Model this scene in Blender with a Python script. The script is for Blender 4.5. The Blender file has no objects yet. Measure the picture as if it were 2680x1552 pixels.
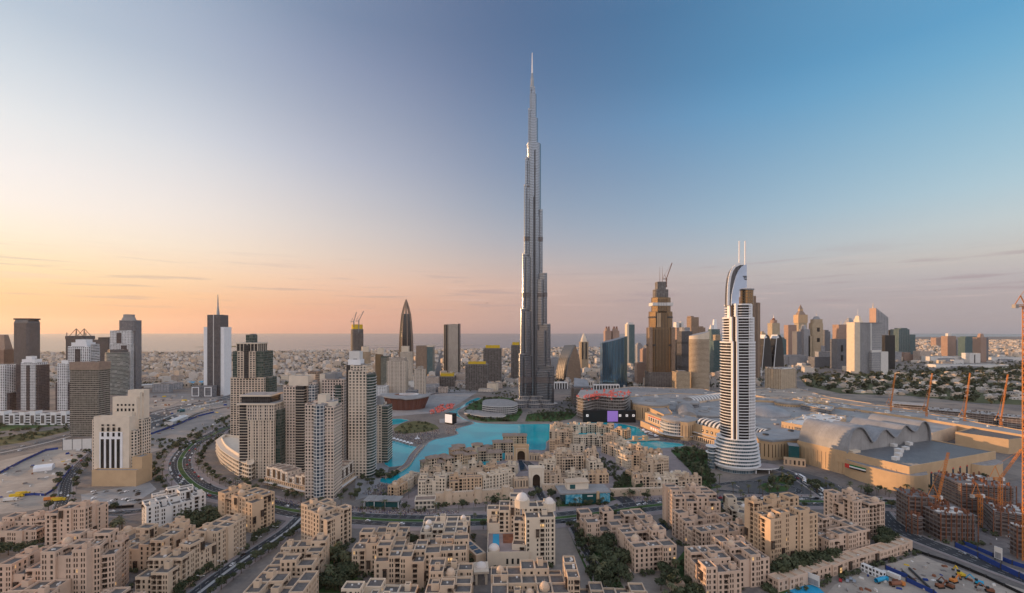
import bpy, math, random
from mathutils import Vector, Matrix
R = random.Random(11)
S = bpy.context.scene
COL = S.collection
rad = math.radians
# ------------------------------------------------------------------ camera
H0, FP, V0, U0 = 175.0, 1200.0, 866.0, 1340.0     # height (m), focal length / horizon / centre in photo pixels
cam = bpy.data.cameras.new("camera"); camo = bpy.data.objects.new("camera", cam); COL.objects.link(camo)
cam.sensor_width = 36.0; cam.lens = 36.0 * FP / 2680.0
cam.shift_y = (V0 - 776.0) / 2680.0
cam.clip_start = 1.0; cam.clip_end = 200000.0
camo.location = (0, 0, H0); camo.rotation_euler = (rad(90), 0, 0)
S.camera = camo
S.view_settings.view_transform = 'Standard'; S.view_settings.look = 'None'
S.view_settings.exposure = 0.0; S.view_settings.gamma = 1.0
c = S.cycles
c.use_denoising = True; c.max_bounces = 5; c.diffuse_bounces = 2; c.glossy_bounces = 2
c.transmission_bounces = 2; c.volume_bounces = 0; c.transparent_max_bounces = 4
c.caustics_reflective = False; c.caustics_refractive = False; c.sample_clamp_indirect = 4.0
SUN_AZ, SUN_EL = 74.0, 5.0                         # degrees to the left of the view, and above the horizon

# ------------------------------------------------------------------ node helper
class NT:
    def __init__(s, tree): s.t = tree; s.n = tree.nodes; s.l = tree.links
    def put(s, sock, val):
        if isinstance(val, bpy.types.NodeSocket): s.l.new(val, sock)
        elif val is not None:
            try: sock.default_value = val
            except Exception: sock.default_value = (*val, 1.0)
    def math(s, op, a, b=None, cc=None, clamp=False):
        n = s.n.new('ShaderNodeMath'); n.operation = op; n.use_clamp = clamp
        s.put(n.inputs[0], a); s.put(n.inputs[1], b)
        if cc is not None: s.put(n.inputs[2], cc)
        return n.outputs[0]
    def mix(s, f, a, b, mode='MIX'):
        n = s.n.new('ShaderNodeMix'); n.data_type = 'RGBA'; n.blend_type = mode; n.clamp_factor = True
        s.put(n.inputs[0], f); s.put(n.inputs[6], a); s.put(n.inputs[7], b)
        return n.outputs[2]
    def ramp(s, f, stops, interp='LINEAR'):
        n = s.n.new('ShaderNodeValToRGB'); n.color_ramp.interpolation = interp
        e = n.color_ramp.elements
        while len(e) > 1: e.remove(e[-1])
        for i, (p, cl) in enumerate(stops):
            k = e[0] if i == 0 else e.new(p)
            k.position = p; k.color = (*cl, 1.0) if len(cl) == 3 else cl
        s.put(n.inputs[0], f); return n.outputs[0]
    def noise(s, vec, scale, detail=2.0, rough=0.5):
        n = s.n.new('ShaderNodeTexNoise'); s.put(n.inputs['Vector'], vec)
        n.inputs['Scale'].default_value = scale; n.inputs['Detail'].default_value = detail; n.inputs['Roughness'].default_value = rough
        return n.outputs[0]
    def range(s, v, a, b, x=0.0, y=1.0, smooth=False):
        n = s.n.new('ShaderNodeMapRange'); n.interpolation_type = 'SMOOTHSTEP' if smooth else 'LINEAR'
        s.put(n.inputs[0], v)
        for i, q in enumerate((a, b, x, y)): n.inputs[i + 1].default_value = q
        return n.outputs[0]

def lin(rgb):
    return tuple((q / 255 / 12.92) if q / 255 <= 0.04045 else ((q / 255 + 0.055) / 1.055) ** 2.4 for q in rgb)

# ------------------------------------------------------------------ world: evening sky, set by direction
w = bpy.data.worlds.new("World"); S.world = w; w.use_nodes = True
N = NT(w.node_tree); N.n.clear()
tc = N.n.new('ShaderNodeTexCoord'); gen = tc.outputs['Generated']
sx = N.n.new('ShaderNodeSeparateXYZ'); N.l.new(gen, sx.inputs[0])
X, Y, Z = sx.outputs
az = N.math('ARCTAN2', X, Y)                       # 0 ahead, negative to the left
zc = N.math('MAXIMUM', Z, 0.0)
COLS = [   # azimuth, [(v in photo, sRGB)...] read up the picture
 (-47.5, [(870,(247,180,140)),(800,(251,197,142)),(750,(252,212,158)),(690,(253,229,185)),(600,(253,240,218)),(520,(252,243,234)),(430,(246,241,238)),(300,(232,235,236)),(150,(210,220,228)),(0,(186,202,217))]),
 (-27.3, [(870,(222,160,136)),(830,(236,168,140)),(780,(243,187,152)),(720,(245,206,178)),(660,(238,216,198)),(570,(226,216,210)),(480,(212,209,213)),(390,(195,198,211)),(270,(174,181,199)),(130,(153,164,189)),(0,(132,149,177))]),
 (-1.9, [(870,(180,152,152)),(800,(206,169,157)),(750,(216,181,167)),(690,(197,180,177)),(630,(177,175,184)),(540,(152,162,182)),(450,(134,148,175)),(300,(112,131,165)),(180,(97,118,155)),(0,(86,108,146))]),
 (23.0, [(870,(162,154,165)),(780,(178,167,170)),(720,(186,178,180)),(660,(174,183,194)),(570,(150,177,200)),(450,(128,164,196)),(300,(100,153,195)),(180,(81,136,179)),(0,(70,125,169))]),
 (47.1, [(870,(164,160,170)),(780,(184,172,174)),(720,(192,184,186)),(660,(208,202,196)),(570,(202,213,215)),(480,(184,211,222)),(390,(166,204,222)),(270,(144,194,220)),(120,(115,179,215)),(0,(98,168,211))]),
]
zz = N.math('POWER', zc, 0.5)                       # more ramp room near the horizon
def column(a, rows, top):
    st = []
    for v, rgb in rows:
        tl = (V0 - v) / FP * math.cos(rad(a)); z = max(0.0, math.sin(math.atan(tl)))
        L_ = lin(rgb); g_ = .03 * sum(L_) / 3; st.append((math.sqrt(z), tuple((.97 * q + g_) * (1.03 if a < -20 else .96) for q in L_)))
    st.append((1.0, top)); return N.ramp(zz, st)
TOP = (0.235, 0.33, 0.50)
ramps = [column(a, r, TOP) for a, r in COLS]
k = 1.0
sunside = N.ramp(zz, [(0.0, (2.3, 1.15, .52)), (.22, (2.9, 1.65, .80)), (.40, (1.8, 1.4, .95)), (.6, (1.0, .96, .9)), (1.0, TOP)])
rear = N.ramp(zz, [(0.0, (.26, .19, .17)), (.3, (.62, .50, .46)), (.5, (1.33, 1.27, 1.27)), (.75, (1.25, 1.25, 1.36)), (1.0, TOP)])  # unseen sky behind the camera, brightened to fill-light the facades facing it
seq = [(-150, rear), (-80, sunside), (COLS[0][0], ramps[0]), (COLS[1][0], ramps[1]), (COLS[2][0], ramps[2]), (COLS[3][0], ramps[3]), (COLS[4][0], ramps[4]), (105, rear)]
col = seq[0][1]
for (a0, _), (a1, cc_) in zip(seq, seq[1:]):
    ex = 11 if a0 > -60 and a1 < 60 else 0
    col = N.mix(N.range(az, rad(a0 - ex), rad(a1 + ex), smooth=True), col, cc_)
# thin cloud streaks low over the sea
mp = N.n.new('ShaderNodeCombineXYZ'); N.put(mp.inputs[0], N.math('MULTIPLY', az, 2.2)); N.put(mp.inputs[1], N.math('MULTIPLY', Z, 42.0))
cl = N.noise(mp.outputs[0], 2.4, 4.0, 0.55)
band = N.math('MULTIPLY', N.range(Z, .015, .06, smooth=True), N.range(Z, .17, .09, smooth=True))
lite = N.math('MULTIPLY', N.math('MULTIPLY', N.range(cl, .54, .74, smooth=True), band), .30)
dark = N.math('MULTIPLY', N.math('MULTIPLY', N.range(cl, .46, .32, smooth=True), band), N.range(az, -.2, .5, .35, .6))
col = N.mix(lite, col, (.80, .60, .55, 1)); col = N.mix(dark, col, (.40, .31, .34, 1))
sky = N.n.new('ShaderNodeTexSky'); sky.sky_type = 'NISHITA'; sky.sun_disc = False
sky.sun_elevation = rad(SUN_EL); sky.sun_rotation = rad(-SUN_AZ); sky.altitude = 170
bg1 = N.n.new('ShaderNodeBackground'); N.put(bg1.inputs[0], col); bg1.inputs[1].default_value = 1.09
bg2 = N.n.new('ShaderNodeBackground'); N.l.new(sky.outputs[0], bg2.inputs[0]); bg2.inputs[1].default_value = 0.05
mxs = N.n.new('ShaderNodeMixShader'); mxs.inputs[0].default_value = 0.10
N.l.new(bg1.outputs[0], mxs.inputs[1]); N.l.new(bg2.outputs[0], mxs.inputs[2])
wo = N.n.new('ShaderNodeOutputWorld'); N.l.new(mxs.outputs[0], wo.inputs[0])
# ------------------------------------------------------------------ sun
sl = bpy.data.lights.new("sun", 'SUN'); sl.energy = 5.0; sl.angle = rad(0.5); sl.color = (1.0, 0.57, 0.27)
so = bpy.data.objects.new("sun", sl); COL.objects.link(so)
sdir = Vector((-math.sin(rad(SUN_AZ)) * math.cos(rad(SUN_EL)), math.cos(rad(SUN_AZ)) * math.cos(rad(SUN_EL)), math.sin(rad(SUN_EL))))
so.rotation_euler = sdir.to_track_quat('Z', 'Y').to_euler()

# ------------------------------------------------------------------ photo pixel -> place on the ground
def G(u, v, z=0.0):
    y = (H0 - z) * FP / (v - V0); return ((u - U0) * y / FP, y)
def ztop(v, y): return H0 - (v - V0) * y / FP

# ------------------------------------------------------------------ materials
MATS = {}
def newmat(name):
    m = bpy.data.materials.new(name); m.use_nodes = True; t = NT(m.node_tree); t.n.clear()
    o = t.n.new('ShaderNodeOutputMaterial'); b = t.n.new('ShaderNodeBsdfPrincipled'); t.l.new(b.outputs[0], o.inputs[0])
    MATS[name] = m; return m, t, b
def objcoord(t):
    n = t.n.new('ShaderNodeTexCoord'); return n.outputs['Object']
def geopos(t):
    n = t.n.new('ShaderNodeNewGeometry'); return n.outputs['Position']
def plain(name, colr, rough=0.8, metal=0.0, var=0.12, scale=0.15, spec=0.3, emit=None):
    m, t, b = newmat(name)
    if var:
        nz = t.noise(geopos(t), scale, 3.0, .6)
        f = t.range(nz, .3, .7)
        cc_ = t.mix(f, tuple(q * (1 - var) for q in colr) + (1,), tuple(min(1, q * (1 + var)) for q in colr) + (1,))
        t.put(b.inputs['Base Color'], cc_)
    else: b.inputs['Base Color'].default_value = (*colr, 1)
    b.inputs['Roughness'].default_value = rough; b.inputs['Metallic'].default_value = metal
    b.inputs['Specular IOR Level'].default_value = spec
    if emit: b.inputs['Emission Color'].default_value = (*emit[0], 1); b.inputs['Emission Strength'].default_value = emit[1]
    return m
CELL = {}
def fac(name, wall, glass, cell, wf, hf, wr=.75, gr=.12, wmet=0.0, gmet=0.0, off=0.0, var=.10, gvar=.6, lit=0.0, vfin=0.0, spec=.5):
    """wall with a grid of windows; UV counts window bays across and storeys up"""
    CELL[name] = cell
    m, t, b = newmat(name)
    uv = t.n.new('ShaderNodeUVMap'); s = t.n.new('ShaderNodeSeparateXYZ'); t.l.new(uv.outputs[0], s.inputs[0])
    u, v = s.outputs[0], s.outputs[1]
    def inside(q, frac, o=0.0):
        if frac >= 1: return None
        d = t.math('ABSOLUTE', t.math('SUBTRACT', t.math('FRACT', t.math('ADD', q, o)), .5))
        return t.math('LESS_THAN', d, frac / 2)
    a, h = inside(u, wf), inside(v, hf, off)
    mask = t.math('MULTIPLY', a, h) if (a and h) else (a or h)
    cb = t.n.new('ShaderNodeCombineXYZ'); t.put(cb.inputs[0], t.math('FLOOR', u)); t.put(cb.inputs[1], t.math('FLOOR', v))
    wn = t.n.new('ShaderNodeTexWhiteNoise'); wn.noise_dimensions = '2D'; t.l.new(cb.outputs[0], wn.inputs['Vector'])
    rnd = wn.outputs[0]
    nz = t.range(t.noise(geopos(t), .05, 3.0, .6), .3, .7)
    wc = t.mix(nz, tuple(q * (1 - var) for q in wall) + (1,), tuple(q * (1 + var) for q in wall) + (1,))
    gc = t.mix(t.math('MULTIPLY', t.math('POWER', rnd, 3.0), gvar), (*glass, 1), tuple(min(1, .45 * q + .12) for q in wall) + (1,))
    t.put(b.inputs['Base Color'], t.mix(mask, wc, gc))
    t.put(b.inputs['Roughness'], t.range(mask, 0, 1, wr, gr))
    t.put(b.inputs['Metallic'], t.range(mask, 0, 1, wmet, gmet))
    b.inputs['Specular IOR Level'].default_value = spec
    bp = t.n.new('ShaderNodeBump'); bp.inputs['Strength'].default_value = .25; bp.inputs['Distance'].default_value = .4
    t.put(bp.inputs['Height'], t.math('SUBTRACT', 1.0, mask)); t.l.new(bp.outputs[0], b.inputs['Normal'])
    if lit:
        on = t.math('MULTIPLY', t.math('GREATER_THAN', rnd, 1 - lit), mask)
        b.inputs['Emission Color'].default_value = (1, .62, .28, 1); t.put(b.inputs['Emission Strength'], t.math('MULTIPLY', on, .8))
    return m

# ------------------------------------------------------------------ meshes
class MB:
    def __init__(s): s.v = []; s.f = []; s.uv = []; s.m = []
    def face(s, pts, m=0, uv=None):
        i = len(s.v); s.v += [tuple(p) for p in pts]; s.f.append(tuple(range(i, i + len(pts))))
        s.uv.append(uv or [(p[0] / 4, p[1] / 4) for p in pts]); s.m.append(m)
    def wall(s, p, q, z0, z1, m, u0=0.0, u1=1.0, v0=0.0, v1=1.0):
        s.face([(p[0], p[1], z0), (q[0], q[1], z0), (q[0], q[1], z1), (p[0], p[1], z1)], m, [(u0, v0), (u1, v0), (u1, v1), (u0, v1)])
    def prism(s, poly, z0, z1, m=0, mt=1, cell=(3.5, 3.5), cont=False, top=None, bottom=False):
        """poly counter-clockwise; cont: bays run on round a curve; top: other outline for the upper rim"""
        n = len(poly); top = top or poly
        per = sum(math.dist(poly[i], poly[(i + 1) % n]) for i in range(n))
        nf = max(1, round((z1 - z0) / cell[1])); tot = max(1, round(per / cell[0])); a = 0.0
        for i in range(n):
            p, q = poly[i], poly[(i + 1) % n]; P, Q = top[i], top[(i + 1) % n]
            L = math.dist(p, q)
            if L < 1e-6: continue
            if cont: ua, ub = a / per * tot, (a + L) / per * tot
            else: ua, ub = 0.0, float(max(1, round(L / cell[0])))
            a += L
            s.face([(p[0], p[1], z0), (q[0], q[1], z0), (Q[0], Q[1], z1), (P[0], P[1], z1)], m, [(ua, 0), (ub, 0), (ub, nf), (ua, nf)])
        if mt is not None: s.face([(x, y, z1) for x, y in top], mt)
        if bottom: s.face([(x, y, z0) for x, y in reversed(poly)], mt if mt is not None else m)
    def box(s, x0, x1, y0, y1, z0, z1, m=0, mt=None, cell=(3.5, 3.5), bottom=False):
        s.prism([(x0, y0), (x1, y0), (x1, y1), (x0, y1)], z0, z1, m, m if mt is None else mt, cell, bottom=bottom)
    def ring(s, poly, z0, z1, t, m=0, inset=True):
        """parapet: a rim of thickness t inside the outline"""
        inn = inset_poly(poly, t); n = len(poly)
        for i in range(n):
            p, q, a, b = poly[i], poly[(i + 1) % n], inn[i], inn[(i + 1) % n]
            s.wall(p, q, z0, z1, m); s.wall(b, a, z0, z1, m)
            s.face([(p[0], p[1], z1), (q[0], q[1], z1), (b[0], b[1], z1), (a[0], a[1], z1)], m)
    def tube(s, p, q, r, n=6, m=0, r2=None):
        p, q = Vector(p), Vector(q); d = (q - p).normalized(); r2 = r if r2 is None else r2
        a = d.orthogonal().normalized(); b = d.cross(a)
        ri = [(a * math.cos(6.2832 * i / n) + b * math.sin(6.2832 * i / n)) for i in range(n)]
        for i in range(n):
            j = (i + 1) % n; s.face([p + ri[i] * r, p + ri[j] * r, q + ri[j] * r2, q + ri[i] * r2], m)
        s.face([q + x * r2 for x in ri], m)
    def bar(s, p, q, wd, ht=None, m=0):
        """square bar between two points"""
        p, q = Vector(p), Vector(q); d = (q - p).normalized(); a = d.cross(Vector((0, 0, 1)))
        a = Vector((1, 0, 0)) if a.length < .01 else a.normalized(); b = a.cross(d); ht = wd if ht is None else ht
        o = [a * (wd / 2) * sx_ + b * (ht / 2) * sy_ for sx_, sy_ in ((-1, -1), (1, -1), (1, 1), (-1, 1))]
        for i in range(4):
            j = (i + 1) % 4; s.face([p + o[i], p + o[j], q + o[j], q + o[i]], m)
        s.face([p + x for x in reversed(o)], m); s.face([q + x for x in o], m)
    def dome(s, x, y, z, r, h, m=0, n=14, k=5, prof=None):
        pr = prof or [(math.cos(i / k * math.pi / 2), math.sin(i / k * math.pi / 2)) for i in range(k + 1)]
        for i in range(len(pr) - 1):
            (r0, z0), (r1, z1) = pr[i], pr[i + 1]
            for j in range(n):
                a, b = 6.2832 * j / n, 6.2832 * (j + 1) / n
                pts = [(x + r * r0 * math.cos(a), y + r * r0 * math.sin(a), z + h * z0), (x + r * r0 * math.cos(b), y + r * r0 * math.sin(b), z + h * z0),
                       (x + r * r1 * math.cos(b), y + r * r1 * math.sin(b), z + h * z1), (x + r * r1 * math.cos(a), y + r * r1 * math.sin(a), z + h * z1)]
                if r1 < 1e-4: pts = pts[:3]
                s.face(pts, m)
    def build(s, name, mats, parent=None, smooth=False):
        me = bpy.data.meshes.new(name); me.from_pydata(s.v, [], s.f)
        uvl = me.uv_layers.new(name="UVMap")
        flat = [c_ for f in s.uv for p in f for c_ in p]; uvl.data.foreach_set('uv', flat)
        for m in (mats if isinstance(mats, (list, tuple)) else [mats]): me.materials.append(MATS[m] if isinstance(m, str) else m)
        me.polygons.foreach_set('material_index', s.m)
        if smooth: me.polygons.foreach_set('use_smooth', [True] * len(s.f))
        me.update()
        o = bpy.data.objects.new(name, me); COL.objects.link(o)
        if parent: o.parent = parent
        return o
def inset_poly(poly, t):
    n = len(poly); out = []
    for i in range(n):
        p0, p1, p2 = (Vector(poly[(i + j - 1) % n]) for j in range(3))
        d1, d2 = (p1 - p0).normalized(), (p2 - p1).normalized()
        n1, n2 = Vector((-d1.y, d1.x)), Vector((-d2.y, d2.x)); b = n1 + n2
        b = b / max(.3, b.length_squared / 2) if b.length > 1e-4 else n1
        out.append((p1.x + b.x * t, p1.y + b.y * t))
    return out
def ell(cx, cy, rx, ry, n=28, a0=0.0): return [(cx + rx * math.cos(a0 + 6.28319 * i / n), cy + ry * math.sin(a0 + 6.28319 * i / n)) for i in range(n)]
def rect(x0, x1, y0, y1): return [(x0, y0), (x1, y0), (x1, y1), (x0, y1)]
def octo(x0, x1, y0, y1, k=.25):
    a = min(x1 - x0, y1 - y0) * k
    return [(x0 + a, y0), (x1 - a, y0), (x1, y0 + a), (x1, y1 - a), (x1 - a, y1), (x0 + a, y1), (x0, y1 - a), (x0, y0 + a)]
def thing(name, label, cat, loc=(0, 0, 0), rz=0.0, group=None):
    o = bpy.data.objects.new(name, None); COL.objects.link(o); o.location = loc; o.rotation_euler = (0, 0, rz); o.empty_display_size = 1
    return tag(o, label, cat, group)
def tag(o, label=None, cat=None, group=None, kind=None):
    if label: o['label'] = label
    if cat: o['category'] = cat
    if group: o['group'] = group
    if kind: o['kind'] = kind
    return o
def dup(o, loc, rz=0.0, sc=1.0, label=None, group=None):
    c_ = o.copy(); COL.objects.link(c_); c_.location = loc; c_.rotation_euler = (0, 0, rz); c_.scale = (sc, sc, sc) if not isinstance(sc, tuple) else sc
    if label: c_['label'] = label
    if group: c_['group'] = group
    for ch in list(o.children):
        d = ch.copy(); COL.objects.link(d); d.parent = c_
        for g in ch.children:
            e = g.copy(); COL.objects.link(e); e.parent = d
    return c_
FRAMES = []
class Frame:
    """footprint from the two ends of its front edge as seen in the photo, and its depth in metres"""
    def __init__(s, u1, v1, u2, v2, depth):
        p, q = Vector(G(u1, v1)), Vector(G(u2, v2)); s.w = (q - p).length; s.d = depth
        FRAMES.append(s); s.loc = (p.x, p.y, 0); s.rz = math.atan2(q.y - p.y, q.x - p.x); s.y = (p.y + q.y) / 2; s.y1 = p.y; s.y2 = q.y
# ------------------------------------------------------------------ material library
plain('sandstone', (.55, .42, .31), var=.10, scale=.08)
plain('sandstone_pink', (.57, .42, .325), var=.10, scale=.08)
plain('sandstone_pale', (.63, .53, .42), var=.08, scale=.08)
plain('sandstone_gold', (.50, .35, .215), var=.08, scale=.08)
plain('sandstone_warm', (.56, .395, .265), var=.10, scale=.08)
plain('cream', (.66, .57, .47), var=.06)
plain('white', (.74, .74, .76), var=.05, rough=.55)
plain('offwhite', (.62, .60, .58), var=.06)
plain('roof_dark', (.135, .122, .115), var=.25, scale=.35, rough=.9)
plain('roof_grey', (.27, .26, .26), var=.18, scale=.2, rough=.85)
def panelled(name, colr, size, rough, var=.16, dark=.72):
    m, t, b = newmat(name); pos = geopos(t); br = t.n.new('ShaderNodeTexBrick'); t.put(br.inputs['Vector'], pos); br.inputs['Scale'].default_value = 1.0 / size; br.inputs['Mortar Size'].default_value = .025; br.inputs['Brick Width'].default_value = 1.6; br.inputs['Row Height'].default_value = .7
    br.inputs['Color1'].default_value = (*colr, 1); br.inputs['Color2'].default_value = (*[q * .90 for q in colr], 1); br.inputs['Mortar'].default_value = (*[q * dark for q in colr], 1)
    st = t.range(t.noise(pos, .045, 4.0, .65), .35, .68); cc_ = t.mix(st, br.outputs[0], (*[q * (1 - var * 2) * .95 for q in colr], 1)); st2 = t.range(t.noise(pos, .4, 3.0, .6), .3, .75)
    t.put(b.inputs['Base Color'], t.mix(t.math('MULTIPLY', st2, .22), cc_, (*[q * .5 for q in colr], 1))); b.inputs['Roughness'].default_value = rough; b.inputs['Specular IOR Level'].default_value = .3
panelled('roof_light', (.37, .355, .35), 9.0, .65); panelled('roof_metal', (.34, .345, .365), 7.0, .5)
plain('roof_tile', (.27, .20, .16), var=.15, scale=.2)
m, t, b = newmat('pane'); oi = t.n.new('ShaderNodeObjectInfo'); rn = oi.outputs['Random']
t.put(b.inputs['Base Color'], t.mix(t.math('POWER', rn, 4.0), (.013, .016, .018, 1), (.15, .125, .10, 1))); b.inputs['Roughness'].default_value = .16; b.inputs['Specular IOR Level'].default_value = .5
b.inputs['Emission Color'].default_value = (1, .60, .26, 1); t.put(b.inputs['Emission Strength'], t.math('MULTIPLY', t.math('LESS_THAN', rn, .018), .9))
plain('pane_dark', (.022, .022, .022), rough=.16, var=.3, scale=.4)
plain('pane_blue', (.02, .05, .08), rough=.12, var=0, spec=.6)
plain('wood_dark', (.060, .038, .028), var=.2, rough=.7)
plain('dome_tan', (.56, .42, .31), var=.06)
plain('dome_white', (.66, .60, .56), var=.05)
plain('concrete', (.36, .33, .31), var=.18, scale=.2)
plain('concrete_dark', (.17, .15, .145), var=.25, scale=.15)
plain('rust', (.20, .085, .05), var=.35, scale=.25)
plain('steel', (.25, .26, .28), var=.1, rough=.4, metal=.7)
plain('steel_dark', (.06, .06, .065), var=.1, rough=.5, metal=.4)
plain('asphalt', (.042, .045, .052), var=.18, scale=.05, rough=.9)
plain('asphalt_old', (.085, .087, .093), var=.15, scale=.03, rough=.9)
plain('paving', (.27, .225, .22), var=.14, scale=.12, rough=.85)
plain('paving_grey', (.27, .265, .27), var=.16, scale=.08, rough=.85)
plain('kerb', (.42, .41, .40), var=.1)
plain('paint_white', (.48, .48, .48), var=.1, scale=.6)
plain('lawn', (.040, .085, .022), var=.35, scale=.10, rough=.95)
plain('lawn_dry', (.085, .088, .035), var=.3, scale=.06, rough=.95)
m, t, b = newmat('sand'); pos = geopos(t); a_ = t.range(t.noise(pos, .022, 5.0, .65), .36, .66); d_ = t.range(t.noise(pos, .16, 4.0, .7), .35, .7)
mp_ = t.n.new('ShaderNodeMapping'); t.l.new(pos, mp_.inputs[0]); mp_.inputs['Rotation'].default_value = (0, 0, .5); mp_.inputs['Scale'].default_value = (.03, .5, 1); tr_ = t.range(t.noise(mp_.outputs[0], 1.0, 3.0, .6), .55, .7)
cs_ = t.mix(a_, (.27, .235, .205, 1), (.46, .39, .325, 1)); cs_ = t.mix(t.math('MULTIPLY', d_, .4), cs_, (.21, .185, .165, 1)); t.put(b.inputs['Base Color'], t.mix(t.math('MULTIPLY', tr_, .45), cs_, (.20, .18, .165, 1))); b.inputs['Roughness'].default_value = .95
plain('sand_grey', (.255, .23, .215), var=.2, scale=.03, rough=.95)
plain('yellow', (.60, .40, .03), var=.1)
plain('orange', (.58, .21, .055), var=.12, rough=.6)
plain('red', (.55, .05, .04), var=.2, scale=.3)
plain('pinkred', (.70, .17, .14), var=.3, scale=.3)
plain('blue', (.02, .05, .22), var=.1)
plain('sea_blue', (.02, .30, .52), var=.1, rough=.5)
plain('green_flag', (.0, .16, .05), var=0)
plain('black', (.012, .012, .014), var=0, rough=.5)
plain('tyre', (.02, .02, .02), var=0)
plain('teal_glass', (.02, .085, .09), rough=.12, var=0, spec=.6)
plain('screen_white', (.75, .72, .70), var=0, emit=((.95, .85, .82), .35))
plain('lamp_white', (.9, .9, .9), var=0, emit=((1, .95, .85), 6.0))
plain('copper_slats', (.17, .060, .040), var=.25, scale=.2, rough=.5)
plain('bark', (.085, .060, .042), var=.2, scale=1)
# windowed walls: name, wall, glass, (bay, storey), window share across / up
fac('f_white', (.70, .71, .73), (.02, .022, .03), (4.2, 3.4), .62, .62)
fac('f_whiteband', (.66, .67, .69), (.025, .022, .025), (6, 3.4), 1.0, .60)
fac('f_hotel', (.040, .032, .032), (.016, .015, .018), (2.2, 3.5), .8, .8, gvar=.12)
fac('f_maroon', (.075, .055, .060), (.03, .028, .035), (3, 3.4), .75, .6, gr=.2)
fac('f_olive', (.23, .205, .165), (.028, .032, .03), (2.6, 3.5), .80, .60)
fac('f_greenband', (.42, .43, .41), (.03, .05, .045), (6, 3.6), 1.0, .70)
fac('f_cream', (.62, .53, .44), (.016, .02, .021), (3.9, 3.6), .54, .62, gvar=.4)
fac('f_cream2', (.56, .46, .37), (.022, .024, .024), (4.4, 3.4), .62, .66)
fac('f_creamgrid', (.55, .47, .40), (.035, .036, .038), (3.0, 3.5), .58, .64, gvar=.4)
fac('f_pinkgrid', (.60, .49, .42), (.022, .024, .027), (3.4, 3.5), .58, .62, gvar=.4)
fac('f_glassgreen', (.11, .125, .11), (.014, .042, .038), (2.6, 3.5), .88, .80, gr=.10)
fac('f_glassblue', (.32, .34, .36), (.035, .075, .105), (2.4, 3.5), .84, .78, gr=.08)
fac('f_bayblue', (.56, .55, .54), (.03, .055, .085), (3.6, 3.5), .80, .78, gr=.1)
fac('f_darkglass', (.05, .046, .046), (.020, .020, .022), (2.2, 3.6), .86, .84, gr=.12, gvar=.2)
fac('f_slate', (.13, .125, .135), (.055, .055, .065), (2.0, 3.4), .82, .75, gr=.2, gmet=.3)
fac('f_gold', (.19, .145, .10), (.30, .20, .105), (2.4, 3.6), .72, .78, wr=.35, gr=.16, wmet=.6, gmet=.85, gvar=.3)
fac('f_tanband', (.46, .35, .235), (.06, .05, .04), (3.0, 3.4), .78, .50)
fac('f_brown', (.34, .235, .165), (.07, .055, .045), (2.8, 3.5), .66, .62)
fac('f_rose', (.38, .255, .20), (.16, .11, .09), (3.0, 3.5), .55, .60)
fac('f_grey', (.40, .40, .42), (.09, .10, .12), (2.8, 3.5), .72, .66)
fac('f_greydark', (.22, .22, .24), (.05, .06, .075), (2.8, 3.5), .74, .70)
fac('f_palegold', (.50, .41, .29), (.24, .17, .10), (3, 3.5), .60, .6, wr=.4, gr=.2, gmet=.5)
fac('f_teal', (.13, .19, .20), (.03, .075, .085), (3, 3.6), .86, .78, gr=.15)
fac('f_site', (.26, .235, .225), (.035, .03, .028), (5.0, 3.6), .82, .76, gr=.7, gvar=.5)
fac('f_sitered', (.26, .20, .18), (.05, .03, .027), (4.0, 3.4), .84, .74, gr=.7, gvar=.6)
fac('f_steel', (.30, .335, .39), (.05, .058, .072), (1.6, 3.7), .70, .68, wr=.20, gr=.12, wmet=.9, gmet=.6, gvar=.10, var=.05)
fac('f_steeldark', (.17, .17, .185), (.035, .038, .045), (1.6, 3.7), .74, .68, wr=.26, gr=.14, wmet=.9, gmet=.5, gvar=.1, var=.05)
fac('f_steelband', (.16, .15, .16), (.08, .075, .08), (1.4, 4), .7, .6, wr=.4, gr=.3, wmet=.6, gmet=.4)
fac('f_fluted', (.36, .255, .185), (.13, .085, .065), (6.0, 400), .45, 1.0)
fac('f_slot', (.51, .355, .215), (.10, .06, .03), (5.2, 60), .26, .70)
fac('f_arcade', (.50, .37, .26), (.03, .025, .022), (4.0, 4.6), .45, .62)
fac('f_villa', (.62, .55, .48), (.06, .055, .055), (4.5, 3.6), .35, .42)
fac('f_podium', (.55, .48, .40), (.035, .036, .036), (4.5, 4.6), .74, .60)
# ------------------------------------------------------------------ ground, sea, lake, roads
m, t, b = newmat('ground_mat')
pos = geopos(t)
big = t.noise(pos, .0035, 5.0, .6); mid = t.noise(pos, .02, 4.0, .6); fine = t.noise(pos, .25, 3.0, .6)
c1 = t.mix(t.range(big, .38, .62, smooth=True), (.15, .138, .135, 1), (.27, .225, .19, 1))
c2 = t.mix(t.range(mid, .45, .68, smooth=True), c1, (.105, .10, .10, 1))
c3 = t.mix(t.range(fine, .35, .7), c2, t.mix(.3, c2, (.36, .31, .27, 1)))
t.put(b.inputs['Base Color'], c3); b.inputs['Roughness'].default_value = .95; b.inputs['Specular IOR Level'].default_value = .1
m, t, b = newmat('water_lake')
b.inputs['Base Color'].default_value = (.012, .265, .30, 1); b.inputs['Roughness'].default_value = .09; b.inputs['Specular IOR Level'].default_value = .12
pos = geopos(t); sp = t.noise(pos, .012, 3.0, .55)
t.put(b.inputs['Base Color'], t.mix(t.range(sp, .42, .66, smooth=True), (.004, .36, .43, 1), (.010, .27, .34, 1)))
bp = t.n.new('ShaderNodeBump'); bp.inputs['Strength'].default_value = .10; bp.inputs['Distance'].default_value = .3
t.put(bp.inputs['Height'], t.noise(pos, .35, 3.0, .6)); t.l.new(bp.outputs[0], b.inputs['Normal'])
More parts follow.
